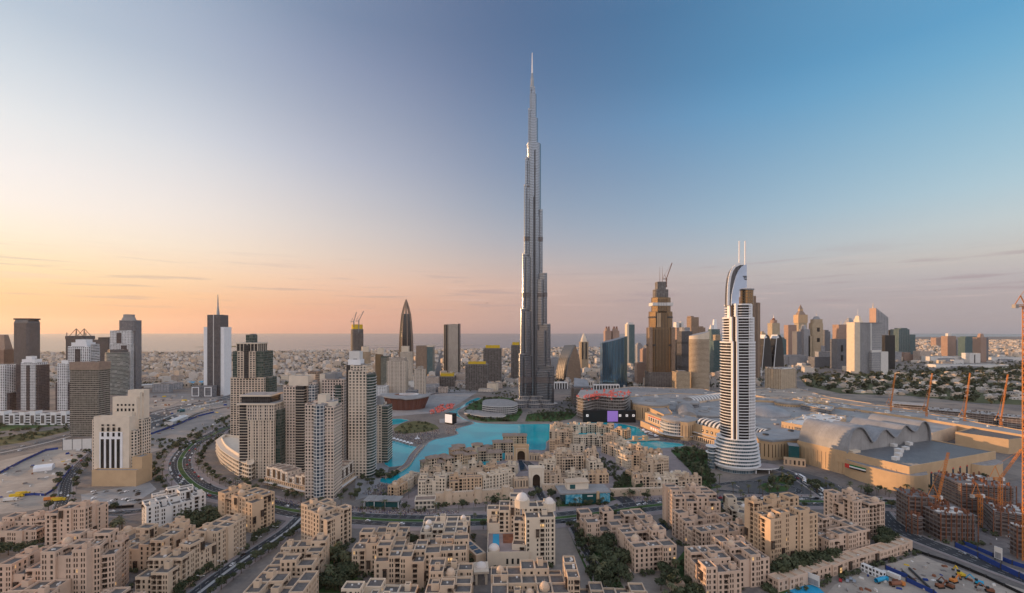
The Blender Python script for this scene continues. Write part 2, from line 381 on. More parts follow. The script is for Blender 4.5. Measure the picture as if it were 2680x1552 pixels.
m, t, b = newmat('water_sea')
b.inputs['Base Color'].default_value = (.05, .085, .12, 1); b.inputs['Roughness'].default_value = .25; b.inputs['Specular IOR Level'].default_value = .4
pos = geopos(t); bp = t.n.new('ShaderNodeBump'); bp.inputs['Strength'].default_value = .4; bp.inputs['Distance'].default_value = 2.0
t.put(bp.inputs['Height'], t.noise(pos, .02, 4.0, .6)); t.l.new(bp.outputs[0], b.inputs['Normal'])

def sheet(name, pts, mat, z, kind='structure'):
    a = sum(pts[i][0] * pts[(i + 1) % len(pts)][1] - pts[(i + 1) % len(pts)][0] * pts[i][1] for i in range(len(pts)))
    if a < 0: pts = pts[::-1]
    mb = MB(); mb.face([(x, y, 0) for x, y in pts]); o = mb.build(name, mat); o.location.z = z
    tag(o, kind=kind); return o
PZ = [.004]
def patch(name, px, mat, z):
    PZ[0] += .004; return sheet(name, [G(*p) for p in px], mat, PZ[0])
def smooth(pts, k=6):
    out = []; n = len(pts)
    for i in range(n - 1):
        p0, p1, p2, p3 = (Vector(pts[max(0, min(n - 1, i + j))]) for j in (-1, 0, 1, 2))
        for q in range(k):
            s = q / k; out.append(tuple(.5 * ((2 * p1) + (p2 - p0) * s + (2 * p0 - 5 * p1 + 4 * p2 - p3) * s * s + (3 * p1 - p0 - 3 * p2 + p3) * s ** 3)))
    out.append(tuple(pts[-1])); return out
def offset_line(line, d):
    out = []
    for i, p in enumerate(line):
        a, b_ = Vector(line[max(0, i - 1)]), Vector(line[min(len(line) - 1, i + 1)]); e = (b_ - a).normalized()
        out.append((p[0] - e.y * d, p[1] + e.x * d))
    return out
def strip(mb, line, d0, d1, z, m=0):
    A, B = offset_line(line, d0), offset_line(line, d1)
    for i in range(len(line) - 1):
        pts = [(*A[i], z), (*A[i + 1], z), (*B[i + 1], z), (*B[i], z)]
        mb.face(pts if d1 > d0 else pts[::-1], m)
ROADS = {}
def along(line, s, d=0.0):
    for i in range(len(line) - 1):
        a, b_ = Vector(line[i]), Vector(line[i + 1]); L = (b_ - a).length
        if s <= L or i == len(line) - 2:
            e = (b_ - a).normalized(); p = a + e * s; return (p.x - e.y * d, p.y + e.x * d, math.atan2(e.y, e.x))
        s -= L
def length(line): return sum(math.dist(line[i], line[i + 1]) for i in range(len(line) - 1))
def road(key, px, width, z, median=0.0, side=4.0, mat='asphalt', lanes=2, name='road', medmat='lawn', sidemat='paving'):
    z += .14; line = smooth([G(*p) for p in px]); ROADS[key] = (line, width); hw = width / 2
    mb = MB(); strip(mb, line, -hw, hw, 0); o = mb.build(name, mat); o.location.z = z; tag(o, kind='structure')
    if side:
        mb = MB()
        for sg in (-1, 1):
            strip(mb, line, *sorted((sg * (hw + .02), sg * (hw + side))), 0.0)
        o = mb.build('pavement', sidemat); o.location.z = z - .03; tag(o, kind='structure')
        mb = MB()
        for sg in (-1, 1):
            a_, b_ = sorted((sg * hw, sg * (hw + .35))); strip(mb, line, a_, b_, .13)
            E = offset_line(line, sg * hw)
            for i in range(len(E) - 1): mb.face([(*E[i], 0), (*E[i + 1], 0), (*E[i + 1], .13), (*E[i], .13)])
        o = mb.build('kerb', 'kerb'); o.location.z = z; tag(o, kind='structure')
    if median:
        mb = MB(); strip(mb, line, -median / 2, median / 2, .16)
        for sg in (-1, 1):
            E = offset_line(line, sg * median / 2)
            for i in range(len(E) - 1): mb.face([(*E[i], 0), (*E[i + 1], 0), (*E[i + 1], .16), (*E[i], .16)])
        o = mb.build('median_strip', medmat); o.location.z = z; tag(o, kind='structure')
        mb = MB()
        for sg in (-1, 1):
            a_, b_ = sorted((sg * median / 2, sg * (median / 2 + .5))); strip(mb, line, a_, b_, .12)
        o = mb.build('kerb', 'kerb'); o.location.z = z; tag(o, kind='structure')
    mb = MB(); tot = length(line)
    lw = (hw - median / 2) / lanes
    for sg in (-1, 1):
        for ln in range(1 if median else 0, lanes):
            d = sg * (median / 2 + ln * lw)
            if ln == 0 and sg == 1: continue
            s_ = 2.0
            while s_ < tot - 5:
                x0, y0, r0 = along(line, s_, d); x1, y1, r1 = along(line, s_ + 3.5, d); q = .14
                nx, ny = -math.sin(r0) * q, math.cos(r0) * q
                mb.face([(x0 - nx, y0 - ny, 0), (x1 - nx, y1 - ny, 0), (x1 + nx, y1 + ny, 0), (x0 + nx, y0 + ny, 0)]); s_ += 9.0
        E = sg * (hw - .5); strip(mb, line, *sorted((E, E - sg * .25)), 0)
    if mb.f: o = mb.build('lane_markings', 'paint_white'); o.location.z = z + .012; tag(o, kind='structure')

coast = [(-16000, 3750), (-4000, 3750), (-3400, 3700), (-2600, 3820), (-2100, 4000), (-1500, 4250), (-900, 4150), (-300, 4500), (300, 4700), (1000, 5000),
         (2500, 5600), (4500, 7200), (7500, 10500), (12000, 13500), (24000, 15000)]
sheet('ground', coast + [(24000, -1500), (-16000, -1500)], 'ground_mat', 0.0)
sheet('sea', [(-29000, 3300), (29000, 3300), (29000, 30000), (-29000, 30000)], 'water_sea', -1.2)
# spits and breakwaters off the beach
sheet('beach', [(-9000, 3700), (-3600, 3690), (-2900, 3780), (-2300, 3960), (-2300, 4040), (-3000, 3930), (-9000, 3860)], 'sand', -.6)
sheet('beach', [(-2500, 5300), (-1800, 5750), (-500, 6000), (-500, 5850), (-1700, 5500)], 'sand', -.6)
sheet('island', [(-3500, 5000), (-3250, 5350), (-2900, 5300), (-2850, 5050), (-3150, 4900)], 'lawn_dry', -.4)
sheet('breakwater', [(-1500, 4650), (-900, 4950), (-350, 5500), (-360, 5560), (-950, 5050), (-1550, 4760)], 'concrete_dark', -.5)
# ground patches
patch('sandy_plot', [(0, 1206), (110, 1180), (238, 1164), (244, 1190), (170, 1243), (132, 1300), (110, 1332), (-60, 1352), (-120, 1240)], 'sand', .02)
patch('sandy_plot', [(330, 1030), (600, 1030), (605, 1100), (520, 1128), (440, 1172), (380, 1188), (345, 1150)], 'sand_grey', .02)
patch('tiled_plot', [(212, 1294), (392, 1262), (410, 1280), (352, 1318), (216, 1334)], 'roof_light', .03)
patch('verge', [(-60, 1152), (60, 1136), (175, 1118), (185, 1127), (60, 1158), (-60, 1176)], 'lawn_dry', .03)
patch('verge', [(-60, 1114), (175, 1098), (180, 1112), (-60, 1134)], 'lawn', .03)
patch('construction_plot', [(2090, 1640), (2185, 1530), (2270, 1490), (2410, 1452), (2450, 1470), (2560, 1505), (2720, 1556), (2720, 1660)], 'sand', .02)
patch('construction_plot', [(2330, 1352), (2345, 1320), (2390, 1296), (2720, 1250), (2720, 1480), (2620, 1460), (2500, 1420), (2400, 1385)], 'concrete_dark', .02)
patch('forecourt', [(1900, 1272), (1985, 1248), (2075, 1230), (2150, 1250), (2240, 1290), (2300, 1298), (2180, 1308), (2000, 1300)], 'asphalt_old', .02)
patch('terrace', [(1560, 1320), (1545, 1240), (1640, 1170), (1770, 1175), (1830, 1230), (1850, 1262), (1790, 1296)], 'paving', .015)
patch('terrace', [(1010, 1330), (1140, 1250), (1150, 1242), (1230, 1210), (1310, 1150), (1410, 1130), (1430, 1180), (1640, 1170), (1640, 1290), (1450, 1318), (1200, 1330)], 'paving', .012)
patch('terrace', [(960, 1300), (1005, 1262), (1020, 1218), (1062, 1222), (1092, 1175), (1020, 1150), (1025, 1090), (1166, 1078), (1260, 1020), (1020, 1020), (930, 1100), (930, 1310)], 'paving_grey', .010)
patch('lawn', [(1030, 1122), (1052, 1108), (1085, 1102), (1118, 1104), (1140, 1112), (1150, 1122), (1120, 1130), (1060, 1136), (1034, 1134)], 'lawn_dry', .03)
patch('plaza', [(1126, 1050), (1146, 1036), (1200, 1034), (1222, 1038), (1190, 1054), (1140, 1056)], 'roof_light', .03)
patch('lawn', [(1214, 1074), (1245, 1046), (1300, 1038), (1352, 1044), (1368, 1078), (1352, 1103), (1268, 1104), (1226, 1096)], 'lawn', .03)
patch('lawn', [(1374, 1103), (1380, 1084), (1470, 1076), (1510, 1084), (1495, 1097), (1445, 1103)], 'lawn', .03)
patch('lawn', [(1600, 1282), (1640, 1232), (1668, 1232), (1690, 1268), (1668, 1288)], 'lawn', .03)
patch('lawn', [(1755, 1180), (1800, 1168), (1850, 1180), (1860, 1255), (1890, 1275), (1845, 1282), (1800, 1225)], 'lawn', .03)
patch('lawn', [(1985, 1272), (2050, 1240), (2078, 1262), (2060, 1285), (2010, 1290)], 'lawn', .03)
patch('lawn', [(1455, 1326), (1470, 1312), (1600, 1298), (1620, 1306), (1560, 1322)], 'lawn', .03)
for gp in ([(1480, 1372), (1530, 1372), (1600, 1480), (1640, 1552), (1560, 1552)], [(840, 1470), (900, 1440), (930, 1500), (960, 1552), (830, 1552)],
           [(1760, 1480), (1800, 1430), (1815, 1560), (1770, 1600)], [(2030, 1520), (2160, 1470), (2300, 1440), (2290, 1470), (2130, 1520), (2040, 1560)],
           [(480, 1378), (570, 1350), (580, 1380), (480, 1412)], [(1890, 1380), (1960, 1392), (1970, 1440), (1900, 1420)]):
    patch('garden', gp, 'lawn', .03)
patch('green_belt', [(2090, 985), (2330, 976), (2680, 958), (2900, 965), (2900, 1070), (2560, 1055), (2380, 1036), (2200, 1030), (2110, 1010)], 'lawn_dry', .02)
patch('green_belt', [(1890, 990), (1960, 985), (1990, 1010), (1900, 1020)], 'lawn_dry', .02)
# lake
LAKE = [(1166, 1081), (1203, 1066), (1226, 1050), (1250, 1041), (1257, 1045), (1232, 1056), (1212, 1068), (1199, 1076), (1203, 1088), (1225, 1100), (1267, 1108), (1351, 1110), (1450, 1109), (1562, 1105),
        (1604, 1107), (1669, 1118), (1690, 1135), (1697, 1145), (1725, 1155), (1781, 1161), (1793, 1166), (1770, 1171), (1690, 1176), (1650, 1166), (1590, 1160), (1540, 1150), (1440, 1150),
        (1428, 1178), (1390, 1178), (1340, 1196), (1250, 1230), (1150, 1252), (1100, 1247), (1053, 1269), (993, 1262), (1014, 1240), (1062, 1226), (1076, 1212), (1109, 1171), (1132, 1152), (1175, 1143), (1199, 1135),
        (1192, 1123), (1240, 1108), (1211, 1099), (1196, 1090)]
lk = smooth([G(*p) for p in LAKE + LAKE[:1]], 3)[:-1]
sheet('lake_water', lk, 'water_lake', .135)
pond = smooth([G(*p) for p in [(1010, 1150), (1042, 1156), (1070, 1165), (1100, 1173), (1088, 1188), (1066, 1214), (1050, 1220), (1005, 1216), (1010, 1150)]], 3)[:-1]
sheet('lake_water', pond, 'water_lake', .135)
pond2 = [G(*p) for p in [(1010, 1097), (1050, 1096), (1072, 1100), (1046, 1110), (1015, 1114)]]
sheet('lake_water', pond2, 'water_lake', .135)
mb = MB()
for ln in (lk, pond, pond2):
    strip(mb, ln + [ln[0]], -.9, .9, .5)
    for d in (-.9, .9):
        E = offset_line(ln + [ln[0]], d)
        for i in range(len(E) - 1): mb.face([(*E[i], 0), (*E[i + 1], 0), (*E[i + 1], .5), (*E[i], .5)])
o = mb.build('quay', 'paving_grey'); tag(o, kind='structure')
for px in ([(1676, 1178), (1700, 1168), (1716, 1172), (1722, 1190), (1695, 1196), (1674, 1192)], [(1356, 1205), (1366, 1205), (1382, 1232), (1362, 1234)], [(1368, 1208), (1384, 1208), (1408, 1222), (1388, 1228)],
           [(1544, 1180), (1556, 1176), (1574, 1192), (1556, 1196)], [(2045, 1562), (2075, 1536), (2135, 1530), (2165, 1560)], [(1718, 1372), (1740, 1366), (1756, 1382), (1740, 1394), (1722, 1392)]):
    patch('pool_water', px, 'sea_blue' if px[0][0] > 2000 else 'pane_blue', .06)
# roads
road('boulevard', [(560, 1290), (640, 1304), (700, 1321), (782, 1339), (923, 1356), (1065, 1363), (1226, 1362), (1400, 1359), (1480, 1354), (1590, 1340), (1680, 1327), (1753, 1320), (1893, 1315), (2000, 1313), (2146, 1313), (2300, 1317), (2420, 1325), (2720, 1350)],
     26, .05, median=5.5, side=8, lanes=3, name='boulevard')
road('curve', [(720, 1088), (603, 1117), (553, 1140), (508, 1160), (477, 1194), (472, 1225), (497, 1259), (540, 1285), (600, 1300)], 25, .07, median=5, side=6, lanes=3, name='boulevard')
road('diagonal', [(790, 1355), (755, 1388), (690, 1432), (620, 1478), (550, 1530), (470, 1596), (380, 1690)], 15, .09, median=1.6, side=4, lanes=2, medmat='kerb', name='street')
road('left_lane', [(330, 1345), (215, 1345), (160, 1338), (168, 1300), (180, 1253), (226, 1200), (300, 1140)], 11, .08, side=3, lanes=2, name='street')
road('left_lane2', [(160, 1338), (230, 1370), (260, 1390), (280, 1412)], 9, .10, side=2, lanes=1, name='street')
road('cross', [(210, 1345), (350, 1340), (420, 1322), (520, 1290)], 12, .11, side=3, lanes=2, name='street')
road('highway', [(-150, 1215), (0, 1186), (113, 1161), (182, 1143), (300, 1112), (440, 1072), (620, 1035)], 36, .06, median=3, side=0, lanes=4, mat='asphalt_old', medmat='kerb', name='highway')
road('site_road', [(2300, 1335), (2322, 1362), (2365, 1392), (2410, 1413), (2490, 1444), (2580, 1478), (2720, 1530)], 17, .12, side=3, lanes=2, name='street')
road('mall_road', [(2030, 1225), (2075, 1242), (2120, 1270), (2165, 1302), (2180, 1312)], 14, .10, side=2, lanes=2, name='street')
road('hotel_loop', [(1860, 1272), (1930, 1262), (2000, 1262), (2060, 1272), (2090, 1282), (2075, 1292), (1990, 1292), (1880, 1284)], 7, .13, side=0, lanes=1, name='driveway')
road('gate_lane', [(1405, 1270), (1412, 1290), (1425, 1315), (1438, 1345), (1440, 1356)], 9, .13, side=2, lanes=1, name='driveway')
road('sales_lane', [(1620, 1300), (1640, 1312), (1650, 1326)], 16, .13, side=0, lanes=1, name='driveway')
road('far_highway', [(1930, 1020), (1995, 1000), (2050, 978), (2120, 958), (2250, 938)], 40, .06, median=4, side=0, lanes=4, mat='asphalt_old', medmat='kerb', name='highway')
road('palm_lane', [(1500, 1380), (1520, 1420), (1548, 1470), (1575, 1530), (1590, 1600)], 7, .08, side=2, lanes=1, name='driveway')

road('left_loop', [(330, 1096), (400, 1082), (470, 1064), (540, 1052), (600, 1046), (720, 1040)], 13, .15, side=2, lanes=2, name='street')
road('left_loop2', [(352, 1142), (420, 1128), (480, 1104), (520, 1082), (590, 1066), (660, 1062)], 10, .16, side=2, lanes=1, name='street')
road('service', [(1010, 1052), (1090, 1046), (1140, 1030), (1240, 1026), (1330, 1030)], 12, .15, side=3, lanes=2, name='street')
road('service2', [(1470, 1040), (1600, 1030), (1700, 1016), (1880, 1012)], 12, .15, side=2, lanes=2, name='street')
for gp in ([(352, 1066), (420, 1052), (470, 1050), (430, 1070), (360, 1082)], [(440, 1086), (520, 1066), (560, 1064), (500, 1084), (460, 1100)]): patch('sandy_plot', gp, 'sand', .02)
patch('yard', [(345, 1100), (440, 1078), (470, 1090), (420, 1118), (350, 1130)], 'asphalt_old', .02)
# ------------------------------------------------------------------ high-rise towers from the photo's outlines
def slabs(mb, poly_fn, z0, z1, step, m=0, out=.7, th=.5):
    """protruding floor edges"""
    n = max(1, round((z1 - z0) / step)); st = (z1 - z0) / n
    for i in range(1, n):
        z = z0 + i * st; p = inset_poly(poly_fn, -out)
        mb.prism(p, z - th / 2, z + th / 2, m, m, bottom=True)
def tower(name, label, cat, u1, v1, u2, v2, depth, segs, group=None, spires=(), detail=True):
    fr = Frame(u1, v1, u2, v2, depth); th = thing(name, label, cat, fr.loc, fr.rz, group); W, D = fr.w, fr.d; Y0 = fr.y
    rr = random.Random(label)
    for sg in segs:
        part, a, b_, c_, d_, vb, vt, mat = sg[:8]; opt = sg[8] if len(sg) > 8 else {}
        yy = Y0 + c_ * D * math.cos(fr.rz)
        zb = 0.0 if vb is None else ztop(vb, yy); zt = ztop(vt, yy)
        x0, x1, y0, y1 = a * W, b_ * W, c_ * D, d_ * D
        sh = opt.get('shape', 'box')
        if sh == 'box': poly = rect(x0, x1, y0, y1)
        elif sh == 'oct': poly = octo(x0, x1, y0, y1, opt.get('k', .22))
        elif sh == 'ell': poly = ell((x0 + x1) / 2, (y0 + y1) / 2, (x1 - x0) / 2, (y1 - y0) / 2, 32)
        elif sh == 'bow':      # front bowed outwards
            k = opt.get('k', .25) * (x1 - x0); n = 10
            poly = [(x0 + (x1 - x0) * i / n, y0 - k * math.sin(math.pi * i / n)) for i in range(n + 1)] + [(x1, y1), (x0, y1)]
        elif sh == 'rnd':      # rounded corners
            r_ = min(x1 - x0, y1 - y0) * opt.get('k', .3); poly = []
            for cx, cy, a0 in ((x1 - r_, y0 + r_, -90), (x1 - r_, y1 - r_, 0), (x0 + r_, y1 - r_, 90), (x0 + r_, y0 + r_, 180)):
                poly += [(cx + r_ * math.cos(rad(a0 + q * 18)), cy + r_ * math.sin(rad(a0 + q * 18))) for q in range(6)]
        mb = MB(); cell = CELL.get(mat, (4, 4)); tp = None
        if 'taper' in opt:
            k = opt['taper']; cx, cy = (x0 + x1) / 2, (y0 + y1) / 2; tp = [(cx + (x - cx) * k, cy + (y - cy) * k) for x, y in poly]
        mb.prism(poly, zb, zt, 0, 1, cell, cont=sh in ('ell', 'bow', 'rnd'), top=tp)
        if detail and not tp and zt - zb > 6 and opt.get('rim', True):
            mb.ring(poly, zt, zt + 1.3, .5, 0)
            if (x1 - x0) > 10 and (y1 - y0) > 8:
                for _ in range(3):
                    bx = x0 + (x1 - x0) * rr.uniform(.15, .7); by = y0 + (y1 - y0) * rr.uniform(.2, .7); q = rr.uniform(1.5, 4)
                    mb.box(bx, bx + q * 1.3, by, by + q, zt, zt + rr.uniform(1.2, 2.8), 1)
        o = mb.build(part, [mat, opt.get('roof', 'roof_grey')], th)
        if 'slab' in opt:
            ms = MB(); slabs(ms, poly, zb, zt, opt['slab'][0], 0, opt['slab'][1]); ms.build('floor_edges', opt['slab'][2], th)
        if 'fin' in opt:
            cnt, dep, fm = opt['fin']; mf = MB()
            for i in range(cnt + 1):
                x = x0 + (x1 - x0) * i / cnt
                mf.box(x - .45, x + .45, y0 - dep, y0 + .2, zb, zt + .4, 0)
            m_ = max(1, round(cnt * (y1 - y0) / max(1, x1 - x0)))
            xs = x1 if fr.loc[0] < 0 else x0
            for i in range(1, m_ + 1):
                y = y0 + (y1 - y0) * i / m_; mf.box(min(xs, xs + (dep if xs == x1 else -dep)), max(xs, xs + (dep if xs == x1 else -dep)), y - .45, y + .45, zb, zt + .4, 0)
            mf.build('fins', fm, th)
    for sp in spires:      # (fx, fy, v0, v1, radius, material, name)
        fx, fy, va, vb_, r_, mat, nm = sp; yy = Y0 + fy * D
        mb = MB(); mb.tube((fx * W, fy * D, ztop(va, yy)), (fx * W, fy * D, ztop(vb_, yy)), r_, 8, 0, r_ * .35); mb.build(nm, mat, th)
    return th, fr
def lattice(mb, p, q, wd, m=0, n=None, th=.25):
    """square lattice mast from p to q"""
    p, q = Vector(p), Vector(q); d = q - p; L = d.length; e = d / L; a = e.cross(Vector((.01, .02, 1)) if abs(e.z) < .95 else Vector((1, 0, 0))).normalized(); b_ = e.cross(a)
    c4 = [a * wd / 2 * i + b_ * wd / 2 * j for i, j in ((-1, -1), (1, -1), (1, 1), (-1, 1))]
    n = n or max(2, int(L / (wd * 1.6)))
    for c_ in c4: mb.bar(p + c_, q + c_, th, th, m)
    for i in range(n):
        for k in range(4):
            s0, s1 = p + d * (i / n), p + d * ((i + 1) / n); A, B = c4[k], c4[(k + 1) % 4]
            mb.bar(s0 + (A if i % 2 else B), s1 + (B if i % 2 else A), th * .7, th * .7, m)
def luffer(label, x, y, z0, z1, jib, mat='orange', wd=2.0, group=None, th=.3, L=None):
    """tower crane: mast at x,y and a jib to the point jib"""
    t_ = thing('tower_crane', label, 'crane', (x, y, z0), 0, group); h = z1 - z0
    mb = MB(); lattice(mb, (0, 0, 0), (0, 0, h), wd, th=th); mb.build('mast', mat, t_)
    j = Vector(jib) - Vector((x, y, z0)); mb = MB(); lattice(mb, (0, 0, h), j, wd * .6, th=th * .85); mb.build('jib', mat, t_)
    dr = Vector((j.x, j.y, 0)); dr = dr.normalized() if dr.length > .1 else Vector((1, 0, 0)); L = L or max(8.0, wd * 5)
    ap = Vector((0, 0, h)) - dr * L * .45 + Vector((0, 0, L * 1.1))
    mb = MB(); lattice(mb, (0, 0, h), Vector((0, 0, h)) - dr * L, wd * .7, th=th * .85); mb.build('counter_jib', mat, t_)
    mb = MB(); mb.bar((0, 0, h), ap, th * 1.3); mb.bar(Vector((0, 0, h)) - dr * L, ap, th); mb.bar(ap, j, th * .5); mb.build('apex_frame', mat, t_)
    k = Vector((0, 0, h)) - dr * L * .9; mb = MB(); mb.box(k.x - wd * .6, k.x + wd * .6, k.y - wd * .6, k.y + wd * .6, h - wd * .8, h + wd * .5); mb.build('counterweight', 'concrete', t_)
    mb = MB(); mb.box(wd * .5, wd * 1.5, -wd * .6, wd * .6, h - wd, h + wd * .4); mb.build('cab', 'offwhite', t_)
    return t_
BT = 'tower'
# ---- left skyline
tower('sail_tower', 'dark red finned tower with a pointed top at the left edge of the photo', BT, -40, 1010, 10, 1010, 30,
      [('shaft', 0, 1, 0, 1, None, 915, 'f_rose', {'slab': (3.5, .8, 'rust')}), ('crown', .35, 1, .1, .9, 915, 876, 'f_rose', {'taper': .55})])
tower('residential_tower', 'white and dark apartment tower cut by the left edge of the photo', BT, -50, 1085, 12, 1085, 22,
      [('shaft', 0, 1, 0, 1, None, 956, 'f_white', {'slab': (3.4, .5, 'white')}), ('side_bay', 1, 1.12, .2, .9, None, 1030, 'f_maroon')])
tower('office_tower', 'dark bronze tower with chamfered shoulders and a flat overhanging cap', BT, 32, 1012, 73, 1012, 42,
      [('shaft', 0, 1, 0, 1, None, 846, 'f_slate', {'shape': 'oct', 'k': .12}), ('shoulder', .03, .97, .05, .95, 846, 837, 'f_slate', {'taper': .86}), ('cap', -.02, 1.02, .1, .9, 837, 833, 'steel_dark', {'rim': False})])
tower('residential_tower', 'white apartment tower with dark red bays and a glowing stepped crown', BT, 38, 1083, 99, 1083, 26,
      [('shaft', .28, .88, 0, 1, None, 950, 'f_white', {'slab': (3.4, .5, 'white')}), ('side_bay', 0, .28, .1, .95, None, 956, 'f_maroon'), ('side_bay', .88, 1, .1, .95, None, 957, 'f_maroon'),
       ('center_recess', .52, .66, -.03, .2, None, 958, 'f_maroon'), ('crown', .2, .75, .2, .8, 950, 942, 'white'), ('crown', .32, .58, .3, .7, 942, 934, 'white')])
tower('office_tower', 'dark tower topped by two triangular open steel peaks', BT, 172, 1000, 222, 1000, 36,
      [('shaft', 0, 1, 0, 1, None, 888, 'f_slate'), ('cornice', -.02, 1.02, -.03, 1.03, 888, 880, 'f_slate')])
# steel peaks on it
_o = [o for o in COL.objects if o.get('label', '').startswith('dark tower topped by two')][0]
_y = _o.location.y; _w = 50 * _y / FP; mb = MB()
for x0 in (.12, .54):
    for yy in (4, 32):
        a, b_, c_ = (x0 * _w, yy, ztop(880, _y)), ((x0 + .34) * _w, yy, ztop(880, _y)), ((x0 + .17) * _w, 18, ztop(860, _y))
        mb.bar(a, c_, 1.6); mb.bar(b_, c_, 1.6); mb.bar(a, b_, 1.2)
for x0 in (0, 1): mb.bar((x0 * _w, 4, ztop(884, _y)), (x0 * _w, 4, ztop(870, _y)), 1.6)
mb.build('steel_peaks', 'steel_dark', _o)
tower('residential_tower', 'white apartment tower with a sunlit stepped top behind the olive tower', BT, 178, 1083, 232, 1083, 26,
      [('shaft', 0, 1, 0, 1, None, 908, 'f_white', {'slab': (3.4, .5, 'white')}), ('crown', .1, .85, .1, .9, 908, 898, 'white'), ('crown', .25, .75, .2, .8, 898, 890, 'white'), ('side_bay', 1, 1.1, .2, .8, None, 902, 'f_whiteband'), ('center_recess', .35, .6, -.03, .2, None, 915, 'f_maroon')])
tower('residential_tower', 'shorter white apartment tower left of the olive tower with dark red flanks', BT, 142, 1084, 184, 1084, 24,
      [('shaft', .2, .8, 0, 1, None, 953, 'f_white', {'slab': (3.4, .5, 'white')}), ('side_bay', 0, .2, .1, .9, None, 1002, 'f_maroon'), ('side_bay', .8, 1, .1, .9, None, 1002, 'f_maroon'), ('crown', .3, .7, .2, .8, 953, 945, 'white')])
tower('office_tower', 'broad olive brown block with fine floor lines and a plain top band', BT, 183, 1142, 258, 1142, 22,
      [('shaft', 0, 1, 0, 1, None, 968, 'f_olive', {'slab': (3.5, .35, 'concrete')}), ('top_band', -.01, 1.01, -.02, 1.02, 968, 950, 'roof_tile')])
tower('office_tower', 'dark banded tower with a small stepped roof between white and green towers', BT, 241, 1020, 283, 1020, 34,
      [('shaft', 0, 1, 0, 1, None, 890, 'f_slate', {'slab': (3.4, .4, 'concrete_dark')}), ('crown', .25, .9, .2, .8, 890, 884, 'steel_dark')])
tower('residential_tower', 'curved green glass tower with white floor bands', BT, 262, 1034, 318, 1034, 42,
      [('shaft', 0, 1, 0, 1, None, 924, 'f_greenband', {'shape': 'ell', 'slab': (3.6, .9, 'offwhite')}), ('crown', .1, .95, .1, .9, 924, 917, 'f_slate', {'shape': 'ell'})])
tower('residential_tower', 'tallest white framed tower on the left with a grey domed octagonal top', BT, 284, 1026, 345, 1026, 30,
      [('shaft', .05, .95, 0, 1, None, 900, 'f_white', {'slab': (3.4, .6, 'white')}), ('upper_shaft', .02, .92, .1, .9, 900, 866, 'f_white', {'slab': (6.8, .6, 'white')}), ('rear_shaft', .3, 1.02, .4, 1.1, None, 839, 'f_greydark'),
       ('center_recess', .55, .78, -.05, .2, None, 905, 'f_maroon'), ('center_recess', .32, .52, .05, .2, 905, 872, 'f_maroon'), ('crown', .34, 1.0, .2, .9, 866, 840, 'f_greydark', {'shape': 'oct'}), ('crown', .38, .96, .25, .85, 840, 830, 'roof_light', {'shape': 'oct', 'taper': .78}), ('cap', .46, .88, .32, .8, 830, 824, 'roof_light', {'shape': 'oct'})])
# podium of the apartment towers
fr = Frame(-60, 1112, 184, 1112, 40); th = thing('podium_building', 'long low white framed podium along the far side of the highway', 'building', fr.loc, fr.rz)
mb = MB(); mb.box(0, fr.w, 0, 40, 0, 20, 0, 1, CELL['f_podium']); mb.build('wall', ['f_whiteband', 'roof_grey'], th)
for i in range(9):
    x = i * fr.w / 9 + 3; mb = MB(); mb.box(x, x + 10, -1.5, 12, 0, 22 + (i % 3) * 2, 0, 1); mb.box(x + 2, x + 8, -1.9, -1.4, 3, 18, 1); mb.build('frame_bay', ['white', 'roof_dark'], th)
# cream stepped tower on the left, its own podium
fr = Frame(245, 1266, 338, 1266, 21); th = thing('residential_tower', 'cream stepped tower with tall dark window strips and a tan podium', BT, fr.loc, fr.rz)
W, D, Y0 = fr.w, fr.d, fr.y
def stepbox(part, x0, x1, y0, y1, vt, zb=0.0, mat='cream', strips=None):
    zt = ztop(vt, Y0 + y0); mb = MB(); mb.box(x0, x1, y0, y1, zb, zt, 0, 1); mb.ring(rect(x0, x1, y0, y1), zt, zt + 1.6, .6); o = mb.build(part, [mat, 'roof_grey'], th)
    return zt
z1 = stepbox('shaft', 0, W, 0, D * .45, 1094); z2 = stepbox('shaft', W * .33, W * 1.02, D * .45, D * .8, 1042); z3 = stepbox('shaft', W * .62, W * 1.08, D * .8, D * 1.2, 1024)
stepbox('side_bay', W, W * 1.1, 2, D * .5, 1130, mat='f_cream'); stepbox('side_bay', W * 1.02, W * 1.14, D * .55, D * 1.15, 1100, mat='f_cream'); stepbox('side_bay', -.11 * W, 0, 3, D * .5, 1102, mat='f_cream')
stepbox('terrace_block', W * .45, W * .98, D * .2, D * .45, 1082); stepbox('terrace_block', W * .7, W * 1.05, D * .6, D * .8, 1030)
fm = MB(); fm.box(W * .18, W * .82, -.8, 0, z1 * .02, z1 - 16, 0); fm.build('frame_panel', 'white', th)
for i in range(4):
    x = W * (.22 + i * .15); mb = MB(); mb.box(x, x + W * .085, -1.05, -.8, 6, z1 - 24, 0); mb.build('window_strip', 'pane_dark', th)
for rr_, zz_ in enumerate((21, 15, 9)):
    for i in range(3 if rr_ == 2 else 4):
        x = W * (.24 + i * .155); mb = MB(); mb.box(x, x + W * .06, -1.0, -.8, z1 - zz_, z1 - zz_ + (2 if rr_ == 2 else 4.4), 0); mb.build('window', 'pane_dark', th)
for i in range(5):
    for k in range(2):
        x = W * (.46 + i * .11); zz_ = z2 - 18 + k * 9; mb = MB(); mb.box(x, x + W * .05, D * .45 - .25, D * .45, zz_, zz_ + (6 if k == 0 else 2.2)); mb.build('window', 'pane_dark', th)
for i in range(3):
    x = W * (.7 + i * .14); mb = MB(); mb.box(x, x + W * .09, D * .8 - .3, D * .8, z3 - 6, z3 - 2.2); mb.build('window', 'roof_tile', th)
